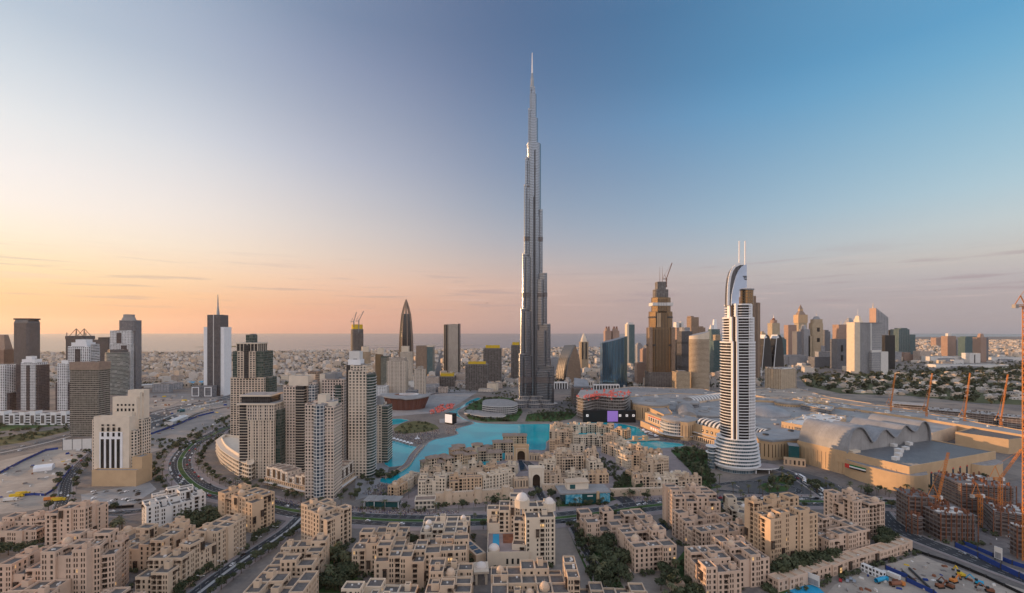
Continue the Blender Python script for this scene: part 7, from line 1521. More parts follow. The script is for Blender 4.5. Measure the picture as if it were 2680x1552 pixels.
fr = Frame(1640, 1158, 1728, 1153, 6); th = thing('stone_bridge', 'small stone bridge with a gatehouse over the right arm of the lake', 'bridge', fr.loc, fr.rz); W = fr.w; mb = MB(); mb.box(0, W, 0, 6, 1.2, 2.6); [mb.box(W * f - 1, W * f + 1, .5, 5.5, 0, 1.2) for f in (.1, .35, .6, .85)]; mb.build('deck', 'sandstone', th); mb = MB(); mb.box(W * .22, W * .34, 0, 6, 2.6, 8.5); mb.box(W * .52, W * .64, 0, 6, 2.6, 8.5); mb.box(W * .34, W * .52, .5, 5.5, 6, 7.4); mb.build('gatehouse', 'sandstone_gold', th)
for i in range(7):
    x, y = G(1022 + i * 9, 1150 + i * 2.6); th = thing('canopy_tent', 'white peaked canopy tent in a row on the lake edge', 'tent', (x, y, .4), 0, 'white canopy tents by the park'); mb = MB(); 
    for q in range(4): s_ = ((-2.6, -2.6), (2.6, -2.6), (2.6, 2.6), (-2.6, 2.6)); mb.face([(*s_[q], 2.6), (*s_[(q + 1) % 4], 2.6), (0, 0, 4.8)])
    mb.build('roof', 'white', th); mb = MB(); 
    for sx_ in (-2.4, 2.4):
        for sy_ in (-2.4, 2.4): mb = MB(); mb.box(sx_ - .1, sx_ + .1, sy_ - .1, sy_ + .1, 0, 2.7); mb.build('post', 'white', th)
# ------------------------------------------------------------------ trees, palms, cars, lamps, people, far city
def foliage(name, a, b_):
    m, t, bs = newmat(name); oi = t.n.new('ShaderNodeObjectInfo'); g = t.n.new('ShaderNodeNewGeometry')
    rn = t.math('ADD', t.math('MULTIPLY', oi.outputs['Random'], .5), t.math('MULTIPLY', g.outputs['Random Per Island'], .5))
    t.put(bs.inputs['Base Color'], t.mix(rn, (*a, 1), (*b_, 1))); bs.inputs['Roughness'].default_value = .8; bs.inputs['Specular IOR Level'].default_value = .15
foliage('leaf', (.034, .048, .026), (.088, .098, .055)); foliage('palm_leaf', (.060, .070, .036), (.125, .125, .070)); foliage('leaf_far', (.048, .056, .034), (.10, .10, .058))
tr = random.Random(5)
def leaf_cloud(mb, lobes_, n, size):
    for _ in range(n):
        cx_, cy_, cz_, rx, rz_ = tr.choice(lobes_); d = Vector((tr.gauss(0, 1), tr.gauss(0, 1), tr.gauss(0, 1))).normalized(); r_ = tr.uniform(.55, 1.05)
        p = Vector((cx_ + d.x * rx * r_, cy_ + d.y * rx * r_, cz_ + d.z * rz_ * r_)); nn = (d + Vector((tr.uniform(-.7, .7), tr.uniform(-.7, .7), tr.uniform(-.2, .9)))).normalized(); u = nn.orthogonal().normalized(); v = nn.cross(u)
        a = tr.uniform(0, 6.28); u, v = u * math.cos(a) + v * math.sin(a), v * math.cos(a) - u * math.sin(a); s_ = size * tr.uniform(.6, 1.3)
        mb.face([p - u * s_, p - v * s_ * .55, p + u * s_, p + v * s_ * .6 + nn * s_ * .2])
def make_tree(h=8.0, r_=3.6, name='broad_tree', n=330):
    t_ = thing(name, 'x', 'tree'); mb = MB(); mb.tube((0, 0, 0), (.1, 0, h * .45), .28, 6, 0, .18)
    lobes_ = []
    for i in range(5):
        a = 6.28 * i / 5 + tr.uniform(-.4, .4); q = tr.uniform(.25, .6) * r_; L = (q * math.cos(a), q * math.sin(a), h * tr.uniform(.55, .8)); lobes_.append((*L, r_ * tr.uniform(.42, .65), h * tr.uniform(.16, .26))); mb.tube((.1, 0, h * .4), L, .13, 5, 0, .05)
    mb.build('trunk', 'bark', t_); mc = MB(); leaf_cloud(mc, lobes_, n, r_ * .17); mc.build('crown', 'leaf', t_); return t_
def make_palm(h=8.0):
    t_ = thing('palm_tree', 'x', 'palm'); mb = MB(); mb.tube((0, 0, 0), (.2, .1, h), .26, 7, 0, .17); mb.build('trunk', 'bark', t_); mc = MB()
    for k in range(17):
        a = 6.28 * k / 17 + tr.uniform(-.2, .2); L = tr.uniform(2.5, 3.3); up = tr.uniform(-.2, 1.3); pts = []
        for i in range(5): f = i / 4; pts.append(Vector((.2 + math.cos(a) * L * f, .1 + math.sin(a) * L * f, h + up * L * .55 * f - 1.15 * L * .55 * f * f * (1.3 if up < .5 else 1))))
        sd = Vector((-math.sin(a), math.cos(a), 0))
        for i in range(4): w0, w1 = (.18, .50, .46, .30, .03)[i], (.18, .50, .46, .30, .03)[i + 1]; mc.face([pts[i] - sd * w0, pts[i + 1] - sd * w1, pts[i + 1] + sd * w1 + Vector((0, 0, .1)), pts[i] + sd * w0 + Vector((0, 0, .1))])
    mc.build('fronds', 'palm_leaf', t_); return t_
TREES = [make_tree(8, 3.8), make_tree(9.5, 4.4), make_tree(6.5, 3.4), make_tree(7.5, 4.6)]; PALMS = [make_palm(8), make_palm(9.5), make_palm(7)]
protos_used = set(); ntree = {'broad_tree': 0, 'palm_tree': 0}
PLANTS = []
def inside_building(x, y):
    for f in FRAMES:
        dx, dy = x - f.loc[0], y - f.loc[1]; c_, s_ = math.cos(-f.rz), math.sin(-f.rz); lx, ly = c_ * dx - s_ * dy, s_ * dx + c_ * dy
        if -2.2 < lx < f.w + 2.2 and -2.2 < ly < f.d + 2.2: return True
    return False
def plant(kind, x, y, sc, label, group):
    if not inside_building(x, y): PLANTS.append((y, x, kind, sc * tr.uniform(.8, 1.25), label, group)); return True
    return False
def set_out():
    far = []
    for kind, L, cap in (('b', TREES, 296), ('p', PALMS, 296)):
        lst = sorted(q for q in PLANTS if q[2] == kind)
        for i, (y, x, _, s_, label, group) in enumerate(lst):
            if i >= cap: far.append((x, y)); continue
            p = tr.choice(L); rz = tr.uniform(0, 6.28)
            if p.name not in protos_used:
                protos_used.add(p.name); p.location = (x, y, 0); p.rotation_euler = (0, 0, rz); p.scale = (s_,) * 3; p['label'] = label; p['group'] = group
            else: dup(p, (x, y, 0), rz, s_, label, group)
            ntree['broad_tree' if kind == 'b' else 'palm_tree'] += 1
    if far: blob_mass('wood', far, 'leaf', 3.2, 4.6, faces=40)
def inpoly(x, y, poly):
    c_ = False; n = len(poly)
    for i in range(n):
        (x0, y0), (x1, y1) = poly[i], poly[(i + 1) % n]
        if (y0 > y) != (y1 > y) and x < (x1 - x0) * (y - y0) / (y1 - y0) + x0: c_ = not c_
    return c_
def grove(kind, px, n, sc, label, group=None, mix=0.0):
    poly = [G(*p) for p in px]; xs = [p[0] for p in poly]; ys = [p[1] for p in poly]; k = 0; tries = 0
    while k < n and tries < n * 40:
        tries += 1; x, y = tr.uniform(min(xs), max(xs)), tr.uniform(min(ys), max(ys))
        if inpoly(x, y, poly):
            kk = ('p' if kind == 'b' else 'b') if tr.random() < mix else kind
            lb = label if kk == kind else label.replace('leafy tree', 'palm') if kind == 'b' else label.replace('palm', 'leafy tree', 1)
            k += bool(plant(kk, x, y, sc * (1.22 if y < 480 and kind == 'b' else 1.0), lb, lb))
def row(kind, line, n, d, sc, label, jit=1.5, s0=0.0, s1=1.0):
    L = length(line)
    for i in range(n):
        x, y, a = along(line, L * (s0 + (s1 - s0) * (i + .5) / n), d); plant(kind, x + tr.uniform(-jit, jit), y + tr.uniform(-jit, jit), sc, label, label)
bl, _ = ROADS['boulevard']; cv, _ = ROADS['curve']; dg, _ = ROADS['diagonal']; ll, _ = ROADS['left_lane']; hw_, _ = ROADS['highway']
row('p', cv, 26, 17, 1.0, 'palm in the row on the outer left side of the boulevard curve'); row('p', cv, 22, -18, 1.0, 'palm in the row on the inner side of the boulevard curve'); row('b', cv, 24, 24, .9, 'leafy tree in the belt left of the boulevard curve', 4); row('b', cv, 18, -26, .8, 'leafy tree beside the podium along the boulevard curve', 3, .3)
row('p', bl, 34, 18, 1.0, 'palm on the lake side pavement of the boulevard'); row('p', bl, 22, 0, .9, 'palm on the green median of the boulevard', .5, .05, .95); row('b', bl, 16, -18, .9, 'leafy tree on the near pavement of the boulevard', 2, .35, .9); row('p', bl, 22, 26, 1.0, 'palm near the mall side of the boulevard', 3, .55, .95)
row('b', dg, 16, -11.5, .85, 'leafy tree along the right kerb of the diagonal street', 2, .15, .8); row('b', dg, 14, 11, .9, 'leafy tree between stepped row blocks and the diagonal street', 1.5, .15, .75); row('b', ll, 14, 8, .9, 'leafy tree beside the street at the sandy plot', 1.5); row('b', ll, 14, -8, .9, 'leafy tree between the street and the cream stepped tower', 1.5)
for px, n, k, sc, lb, mx in (
    ([(1214, 1074), (1245, 1046), (1300, 1038), (1352, 1044), (1350, 1062), (1260, 1066), (1226, 1094)], 40, 'b', 1.25, 'leafy tree in the lake park left of the great tower', .1),
    ([(1226, 1094), (1270, 1098), (1345, 1102), (1268, 1105)], 12, 'b', .8, 'leafy tree on the lake shore below the great tower', .3), ([(1380, 1100), (1395, 1086), (1500, 1080), (1492, 1097)], 16, 'b', .7, 'leafy tree on the terraces right of the great tower', .2),
    ([(1760, 1182), (1800, 1170), (1850, 1182), (1860, 1250), (1890, 1272), (1845, 1280), (1800, 1225)], 42, 'b', 1.1, 'leafy tree in the garden left of the white tiered tower', .45), ([(1985, 1272), (2050, 1240), (2078, 1262), (2060, 1285), (2010, 1290)], 16, 'p', 1.0, 'palm in the loop garden before the gold hall', .3),
    ([(2100, 1272), (2160, 1262), (2190, 1280), (2140, 1290)], 10, 'b', 1.0, 'leafy tree by the curved front of the exhibition hall', .4), ([(2200, 1292), (2360, 1302), (2420, 1300), (2400, 1290), (2250, 1284)], 16, 'p', 1.0, 'palm along the foot of the gold exhibition hall', .4), ([(2430, 1285), (2520, 1262), (2600, 1248), (2620, 1254), (2500, 1284)], 16, 'b', 1.0, 'leafy tree along the right side of the gold exhibition hall', .2),
    ([(1600, 1282), (1640, 1236), (1668, 1236), (1690, 1268), (1668, 1288)], 10, 'b', .9, 'leafy tree in the garden between the island house rows', .1), ([(1455, 1326), (1470, 1316), (1600, 1302), (1615, 1308), (1560, 1324)], 9, 'b', .6, 'low leafy tree around the sales pavilion', .3), ([(1380, 1300), (1400, 1296), (1455, 1290), (1462, 1312), (1430, 1318)], 10, 'b', .9, 'leafy tree beside the lane to the white gate', .4), ([(1185, 1328), (1340, 1318), (1340, 1326), (1190, 1336)], 12, 'b', .8, 'leafy tree at the foot of the fort style wall', .5), ([(1640, 1300), (1840, 1300), (1850, 1306), (1650, 1310)], 14, 'b', .8, 'leafy tree below the plain retaining wall', .5),
    ([(1486, 1380), (1512, 1380), (1560, 1470), (1610, 1552), (1572, 1552), (1530, 1450)], 30, 'p', 1.0, 'palm in the avenue right of the cream hotel', .35), ([(1530, 1400), (1620, 1430), (1655, 1500), (1660, 1556), (1620, 1556), (1570, 1470)], 18, 'b', 1.1, 'leafy tree beside the palm lane gardens', .2),
    ([(840, 1470), (910, 1440), (930, 1500), (940, 1552), (830, 1552), (822, 1510)], 34, 'b', 1.0, 'leafy tree in the garden left of the open terrace block', .5), ([(1720, 1500), (1800, 1470), (1842, 1500), (1842, 1600), (1740, 1600)], 26, 'b', 1.0, 'leafy tree between the two right courtyard blocks', .4), ([(2020, 1522), (2150, 1478), (2165, 1490), (2040, 1548)], 22, 'b', 1.1, 'leafy tree at the foot of the tallest warm sandstone block', .1), ([(2150, 1476), (2290, 1452), (2320, 1408), (2350, 1432), (2180, 1500)], 20, 'b', 1.0, 'leafy tree behind the long arcade building', .1),
    ([(480, 1380), (570, 1352), (576, 1384), (480, 1414)], 22, 'b', 1.15, 'leafy tree in the grove between white and orange tan blocks', .05), ([(1895, 1376), (1925, 1384), (1966, 1432), (1960, 1450), (1890, 1400)], 10, 'b', 1.0, 'leafy tree behind the large courtyard block', .1), ([(270, 1385), (310, 1375), (330, 1400), (300, 1412)], 8, 'p', 1.1, 'palm on the roundabout lawn', .4), ([(-20, 1440), (100, 1432), (110, 1450), (-20, 1470)], 9, 'b', .9, 'leafy tree below the low left edge wing', .1), ([(1110, 1480), (1240, 1470), (1240, 1482), (1110, 1496)], 9, 'b', .8, 'leafy tree in the court below the three dome house', .3), ([(1056, 1430), (1096, 1420), (1100, 1470), (1056, 1480)], 8, 'b', .9, 'leafy tree between open terrace block and domed house', .3), ([(950, 1235), (1010, 1232), (1050, 1240), (1000, 1262), (960, 1280), (930, 1290)], 16, 'b', .9, 'leafy tree on the promenade below the tower row', .4), ([(905, 1300), (1100, 1296), (1100, 1304), (905, 1312)], 12, 'p', .9, 'palm on the plaza behind the glass pavilion', .2), ([(640, 1262), (700, 1270), (800, 1306), (790, 1312), (680, 1296), (600, 1270)], 18, 'p', .9, 'palm in front of the white retail podium', .4), ([(1900, 1000), (1975, 996), (1985, 1008), (1910, 1016)], 10, 'b', 1.5, 'leafy tree beside the far highway below the fluted slabs', 0)):
    grove(k, px, n, sc, lb, None, mx)
def blob_mass(name, pts, mat, lo, hi, kind='stuff', faces=26):
    """a far wood: one object of many leaf clumps"""
    mb = MB()
    for x, y in pts:
        r_ = tr.uniform(lo, hi); lob = [(x + tr.uniform(-.5, .5) * r_, y + tr.uniform(-.5, .5) * r_, r_ * tr.uniform(.6, 1.0), r_ * .75, r_ * .62) for _ in range(2)]
        leaf_cloud(mb, lob, faces, r_ * .48)
    o = mb.build(name, mat); tag(o, kind=kind)
def scatter(px, n):
    poly = [G(*p) for p in px]; xs = [p[0] for p in poly]; ys = [p[1] for p in poly]; out = []; tries = 0
    while len(out) < n and tries < n * 30:
        tries += 1; x, y = tr.uniform(min(xs), max(xs)), tr.uniform(min(ys), max(ys))
        if inpoly(x, y, poly): out.append((x, y))
    return out
set_out()
for p in TREES + PALMS:
    if p.name not in protos_used:
        for ch in list(p.children): bpy.data.objects.remove(ch)
        bpy.data.objects.remove(p)
print('trees', ntree)
belt = [(2100, 986), (2330, 977), (2680, 960), (2900, 960), (2900, 1070), (2560, 1056), (2380, 1038), (2200, 1032), (2110, 1010)]
blob_mass('far_wood', scatter(belt, 640), 'leaf_far', 5, 12)
gd = []
for px, n in (([(1214, 1074), (1245, 1046), (1300, 1038), (1352, 1044), (1368, 1078), (1352, 1103), (1268, 1104), (1226, 1096)], 190), ([(1374, 1103), (1380, 1080), (1470, 1066), (1520, 1078), (1495, 1099), (1445, 1105)], 130), ([(1260, 1030), (1350, 1022), (1354, 1044), (1300, 1038)], 40), ([(1460, 1060), (1500, 1030), (1516, 1064), (1480, 1076)], 40), ([(1755, 1180), (1800, 1168), (1850, 1180), (1860, 1255), (1890, 1275), (1845, 1282), (1800, 1225)], 110),
              ([(1985, 1272), (2050, 1240), (2078, 1262), (2060, 1285), (2010, 1290)], 40), ([(1600, 1282), (1640, 1232), (1668, 1232), (1690, 1268), (1668, 1288)], 50), ([(1480, 1372), (1530, 1372), (1600, 1480), (1640, 1552), (1560, 1552)], 60), ([(840, 1470), (900, 1440), (930, 1500), (960, 1552), (830, 1552)], 70), ([(1060, 1020), (1120, 1016), (1250, 1012), (1250, 1024), (1100, 1030)], 60), ([(1576, 1194), (1606, 1210), (1640, 1240), (1636, 1262), (1600, 1254), (1566, 1214)], 60), ([(1690, 1215), (1720, 1216), (1770, 1250), (1740, 1252)], 30), ([(1500, 1192), (1530, 1190), (1532, 1204), (1500, 1204)], 14), ([(1030, 1124), (1060, 1112), (1110, 1106), (1146, 1120), (1120, 1130), (1060, 1136)], 26)):
    gd += [p for p in scatter(px, n) if not inside_building(*p)]
blob_mass('undergrowth', gd, 'leaf', 1.3, 3.4, faces=22)
blob_mass('undergrowth', scatter([(-60, 1116), (180, 1100), (186, 1126), (60, 1156), (-60, 1174)], 70) + scatter([(345, 1150), (440, 1150), (600, 1090), (610, 1110), (470, 1180), (380, 1180)], 60) + scatter([(420, 1105), (470, 1095), (470, 1118), (420, 1122)], 10), 'leaf', 2, 4.5)
sh = []
for f in FRAMES:
    if f.y < 480 and f.w > 12:
        c_, s_ = math.cos(f.rz), math.sin(f.rz)
        for _ in range(int(f.w / 1.9)):
            lx, ly = tr.uniform(0, f.w), tr.uniform(-5.5, -2.8)
            if tr.random() < .5: lx, ly = (tr.uniform(-6, -3) if f.loc[0] > 0 else f.w + tr.uniform(3, 6)), tr.uniform(0, f.d)
            x, y = f.loc[0] + c_ * lx - s_ * ly, f.loc[1] + s_ * lx + c_ * ly
            if not inside_building(x, y) and not any(math.dist((x, y), p) < 9 for k_ in ('boulevard', 'diagonal', 'site_road', 'left_lane', 'palm_lane') for p in ROADS[k_][0]): sh.append((x, y))
blob_mass('shrubbery', sh, 'leaf', 1.2, 2.6, faces=22)
# ---- cars
def make_car(nm, body):
    t_ = thing('car', 'x', 'car'); mb = MB()
    prof_ = [(-2.2, .35), (2.2, .35), (2.25, .85), (1.3, 1.0), (.6, 1.5), (-1.2, 1.5), (-2.0, 1.05), (-2.25, .9)]
    for y, fl in ((-.9, 0), (.9, 1)): mb.face([(x, y, z) for x, z in (reversed(prof_) if fl else prof_)])
    for i in range(len(prof_)): p, q = prof_[i], prof_[(i + 1) % len(prof_)]; mb.face([(p[0], .9, p[1]), (q[0], .9, q[1]), (q[0], -.9, q[1]), (p[0], -.9, p[1])], 0)
    for x in (-1.35, 1.4):
        for s_ in (-1, 1): mb.tube((x, s_ * .7, .33), (x, s_ * .93, .33), .33, 8, 2)
    for y in (-.915, .915): mb.face([(-1.6, y, 1.02), (1.1, y, 1.02), (.5, y, 1.42), (-1.1, y, 1.42)][::(1 if y < 0 else -1)], 1)
    mb.face([(1.24, -.75, 1.06), (1.24, .75, 1.06), (.66, .7, 1.47), (.66, -.7, 1.47)], 1)
    mb.build('body', [body, 'pane_dark', 'tyre'], t_); return t_
plain('car_white', (.72, .72, .73), rough=.3, var=0, spec=.5); plain('car_silver', (.34, .35, .37), rough=.3, var=0, metal=.4); plain('car_black', (.02, .02, .023), rough=.25, var=0, spec=.6); plain('car_red', (.33, .03, .03), rough=.3, var=0)
CARS = [('white', make_car('a', 'car_white')), ('silver', make_car('b', 'car_silver')), ('black', make_car('c', 'car_black')), ('red', make_car('d', 'car_red'))]; used = set(); cr = random.Random(9)
def put_car(x, y, a, where, wts=(5, 3, 3, .6), z=.2):
    nm, p = cr.choices(CARS, wts)[0]; lb = f'{nm} car {where}'; gp = f'{nm} cars {where}'
    if nm not in used: used.add(nm); p.location = (x, y, z); p.rotation_euler = (0, 0, a); p['label'] = lb; p['group'] = gp
    else: dup(p, (x, y, z), a, 1.0, lb, gp)
def traffic(key, n, s0, s1, lanes_, where, jam=False, wts=(5, 3, 3, .6)):
    ln, wd = ROADS[key]; L = length(ln)
    for i in range(n):
        d = cr.choice(lanes_); s_ = L * (s0 + (s1 - s0) * ((i + cr.uniform(.1, .9)) / n)); x, y, a = along(ln, s_, d); put_car(x, y, a + (math.pi if d > 0 else 0), where, wts)
traffic('boulevard', 46, .60, .97, (4.6, 7.6, 10.6), 'in the queue on the mall side of the boulevard'); traffic('boulevard', 16, .60, .97, (-4.6, -7.8), 'on the near lanes of the boulevard by the mall'); traffic('boulevard', 12, .02, .42, (-4.6, -8, 5, 8.5), 'on the left half of the boulevard'); traffic('boulevard', 14, .42, .60, (-10.8, -5, 5), 'on the boulevard by the sales pavilion', wts=(5, 2, 4, .3))
traffic('curve', 36, .42, .97, (-4.5, -7.5, -10.5), 'in the jam on the left lanes of the boulevard curve', wts=(6, 3, 2, .4)); traffic('curve', 10, .5, .9, (10.6,), 'parked along the right kerb of the boulevard curve', wts=(1, 1, 2, 5)); traffic('curve', 6, .3, .8, (4.5, 7.5), 'driving on the right lanes of the boulevard curve')
traffic('diagonal', 7, .05, .8, (2.6, 5.6, -2.6, -5.6), 'on the diagonal street'); traffic('left_lane', 9, .2, .9, (-3, 3), 'on the street beside the sandy plot'); traffic('highway', 22, .1, .8, (-5, -9, -13, 5, 9, 13), 'on the far left highway'); traffic('mall_road', 8, .2, .95, (-3, 3), 'on the short road down from the mall'); traffic('site_road', 4, .1, .9, (-4, 4), 'on the street by the building site'); traffic('cross', 4, .1, .9, (-3, 3), 'on the cross street below the tiled lot')
for i in range(26): x, y = G(cr.uniform(352, 450), cr.uniform(1082, 1118)); put_car(x, y, cr.choice((.4, 1.9)), 'parked in the yard behind the cream stepped tower', z=.15)
for i in range(22): x, y = G(cr.uniform(230, 385), cr.uniform(1285, 1322)); put_car(x, y, 1.2, 'in the tiled parking lot', z=.15)
for i in range(8): x, y = G(560 + i * 2 + cr.uniform(-2, 22), 1345 + i * 3); put_car(x, y, .4, 'parked beside the orange tan block', z=.1)
for i in range(5): x, y = G(2200 + i * 9, 1521 + i * .6 - (i % 2) * 6); put_car(x, y, .9, 'parked on the sandy lot by the arcade building', z=.1)
def make_bus(x, y, a, lb):
    t_ = thing('bus', lb, 'bus', (x, y, .25), a); mb = MB(); mb.box(-6, 6, -1.25, 1.25, .4, 3.2); mb.build('body', 'white', t_); mb = MB(); mb.box(-5.7, 5.9, -1.3, 1.3, 1.7, 2.7); mb.build('windows', 'pane_blue', t_); mb = MB(); [mb.tube((q, s_ * 1.0, .45), (q, s_ * 1.3, .45), .45, 8) for q in (-4, 4) for s_ in (-1, 1)]; mb.build('wheels', 'tyre', t_)
ln, _ = ROADS['mall_road']
for i, (f, d) in enumerate(((.35, 3), (.55, -3), (.72, 3), (.85, 3))): x, y, a = along(ln, length(ln) * f, d); make_bus(x, y, a, ('white bus highest on the short road down from the mall', 'second white bus on the short road down from the mall', 'third white bus near the foot of the short mall road', 'lowest white bus where the short mall road meets the boulevard')[i])
# ---- street lamps
lamp = thing('street_lamp', 'tall grey street lamp with two arms on the boulevard edge', 'street lamp', group='street lamps along the boulevard'); mb = MB(); mb.tube((0, 0, 0), (0, 0, 10.5), .14, 6, 0, .09); mb.build('pole', 'steel', lamp)
for s_ in (-1, 1): mb = MB(); mb.bar((0, 0, 10.4), (s_ * 2.2, 0, 10.9), .12); mb.box(min(s_ * 1.6, s_ * 2.8), max(s_ * 1.6, s_ * 2.8), -.22, .22, 10.85, 11.05); mb.build('lamp_arm', 'offwhite', lamp)
first = True
for ln, n, d in ((bl, 24, 15.5), (cv, 12, 14.5)):
    for i in range(n):
        x, y, a = along(ln, length(ln) * (i + .5) / n, d)
        if first: lamp.location = (x, y, 0); lamp.rotation_euler = (0, 0, a + 1.57); first = False
        else: dup(lamp, (x, y, 0), a + 1.57)
lp2 = dup(lamp, (0, 0, 0), 0, 1.0, 'grey street lamp on the diagonal street median', 'street lamps on the diagonal street'); L = length(dg)
for i in range(7):
    x, y, a = along(dg, L * (i + .3) / 9, 0); o = lp2 if i == 0 else dup(lp2, (0, 0, 0)); o.location = (x, y, .2); o.rotation_euler = (0, 0, a + 1.57)
# ---- people: a crowd nobody could count
mb = MB(); pr = random.Random(4); TONES = ['black', 'offwhite', 'blue', 'rust', 'concrete_dark', 'roof_tile']
def figure(x, y, z=.15):
    h = pr.uniform(1.55, 1.8); m_ = pr.randrange(6); a = pr.uniform(0, 3.14); c_, s_ = math.cos(a), math.sin(a)
    def ringp(w_, d_, zz): return [(x + c_ * i * w_ - s_ * j * d_, y + s_ * i * w_ + c_ * j * d_, z + zz) for i, j in ((-1, -1), (1, -1), (1, 1), (-1, 1))]
    st_ = [(ringp(.16, .12, 0), 0), (ringp(.19, .13, h * .5), 0), (ringp(.26, .14, h * .8), 1), (ringp(.09, .09, h * .86), 1), (ringp(.10, .11, h * .93), 2), (ringp(.07, .08, h), 2)]
    for (p, q), (p2, q2) in zip(st_, st_[1:]):
        for i in range(4): mb.face([p[i], p[(i + 1) % 4], p2[(i + 1) % 4], p2[i]], (m_ + q2 * 2) % 6 if q2 < 2 else 3)
    mb.face(st_[-1][0], 3)
for px, n in (([(1024, 1124), (1060, 1136), (1118, 1131), (1150, 1124), (1150, 1146), (1100, 1164), (1030, 1148)], 900), ([(1076, 1194), (1100, 1172), (1104, 1176), (1068, 1222), (1040, 1240), (1000, 1254), (996, 1250), (1060, 1218)], 220), ([(940, 1292), (1000, 1264), (1040, 1268), (1060, 1296), (1000, 1304)], 260),
              ([(820, 1318), (1000, 1334), (1090, 1336), (1200, 1338), (1200, 1346), (1060, 1350), (830, 1334)], 420), ([(680, 1300), (800, 1318), (820, 1334), (690, 1312)], 120), ([(1660, 1118), (1700, 1132), (1730, 1146), (1800, 1158), (1880, 1178), (1870, 1188), (1780, 1160), (1725, 1152), (1690, 1134)], 420), ([(1650, 1306), (1860, 1300), (2100, 1297), (2100, 1302), (1860, 1308), (1660, 1318)], 260), ([(1160, 1120), (1196, 1110), (1192, 1124), (1196, 1134), (1168, 1140)], 120), ([(560, 1240), (640, 1270), (660, 1276), (600, 1270)], 90)):
    for x, y in scatter(px, n): figure(x, y)
o = mb.build('crowd', TONES); tag(o, kind='stuff')
# parasols on the mall promenade, red market stalls by the opera house
pa = None
for i, (x, y) in enumerate(scatter([(1676, 1122), (1700, 1134), (1722, 1144), (1716, 1148), (1690, 1138)], 22)):
    if pa is None:
        pa = thing('parasol', 'white square parasol on the lake terrace of the mall', 'parasol', (x, y, 0), 0, 'parasols on the mall terrace'); mb = MB(); mb.tube((0, 0, 0), (0, 0, 3), .08, 5); mb.build('pole', 'steel', pa); mb = MB(); q = [(-2, -2, 2.6), (2, -2, 2.6), (2, 2, 2.6), (-2, 2, 2.6)]; [mb.face([q[k], q[(k + 1) % 4], (0, 0, 3.3)]) for k in range(4)]; mb.build('canopy', 'white', pa)
    else: dup(pa, (x, y, 0), tr.uniform(0, 1.5))
sr_ = None
for i, (x, y) in enumerate(scatter([(1126, 1074), (1160, 1060), (1190, 1058), (1180, 1070), (1150, 1080), (1128, 1088)], 46)):
    if sr_ is None:
        sr_ = thing('site_container', 'red container among the building works right of the opera house', 'container', (x, y, 0), 0, 'red containers right of the opera house'); mb = MB(); mb.box(-3, 3, -1.3, 1.3, .1, 2.7); mb.build('body', 'pinkred', sr_); mb = MB(); mb.box(-3.05, -3, -.9, .9, .3, 2.4); mb.build('door', 'rust', sr_)
    else: dup(sr_, (x, y, 0), tr.uniform(0, 3.1), tr.uniform(.8, 1.5))
# ---- far districts
def coast_y(x):
    for (x0, y0), (x1, y1) in zip(coast, coast[1:]):
        if x0 <= x <= x1: return y0 + (y1 - y0) * (x - x0) / (x1 - x0)
    return 3700
fr_ = random.Random(77); H_ = []; T_ = []
def clear(x, y):
    for o in FOOT:
        if (x - o[0]) ** 2 + (y - o[1]) ** 2 < o[2]: return False
    return True
FOOT = [(o.location.x, o.location.y, 900) for o in COL.objects if o.type == 'EMPTY' and o.parent is None and o.location.y > 1150]
far_lines = [((-2600, 3300), (-700, 1500)), ((-600, 3900), (-250, 1500)), ((700, 4300), (420, 1500)), ((-1900, 2100), (1100, 2500)), ((-2600, 2900), (2200, 3500)), ((1500, 3900), (900, 1700))]
for i, (a, b_) in enumerate(far_lines):
    mb = MB(); strip(mb, [a, b_], -9, 9, .16 + i * .01); tag(mb.build('road', 'asphalt_old'), kind='structure')
def near_line(x, y):
    for a, b_ in far_lines:
        d = Vector(b_) - Vector(a); t_ = max(0, min(1, (Vector((x, y)) - Vector(a)).dot(d) / d.length_squared))
        if (Vector(a) + d * t_ - Vector((x, y))).length < 16: return True
    return False
n_ = 0
while n_ < 9500:
    y = 1420 + (9000 - 1420) * fr_.random() ** 1.35; u = fr_.uniform(-20, 2700); x = (u - U0) * y / FP
    if y > coast_y(x) - 60 or (x > 600 and y < 2100 and u > 1990): continue
    if u > 2100 and y < 2500: continue
    if not clear(x, y) or near_line(x, y): continue
    big = fr_.random() < .10; s_ = fr_.uniform(8, 14) * (1 + y / 9000); H_.append((x, y, s_ * (2.2 if big else 1), s_ * fr_.uniform(.7, 1.2), fr_.uniform(5, 10) if not big else fr_.uniform(9, 26))); n_ += 1
for x, y in scatter([(2090, 992), (2330, 980), (2680, 970), (2680, 1050), (2400, 1036), (2200, 1030)], 260): H_.append((x, y, fr_.uniform(14, 34), fr_.uniform(10, 16), fr_.uniform(4, 8)))
H_.sort(key=lambda q: q[1])
VM = ['villa_white', 'villa_cream', 'villa_tan', 'villa_grey']
plain('villa_white', (.54, .50, .465), var=.08); plain('villa_cream', (.48, .40, .33), var=.1); plain('villa_tan', (.46, .36, .28), var=.1); plain('villa_grey', (.34, .32, .31), var=.1)
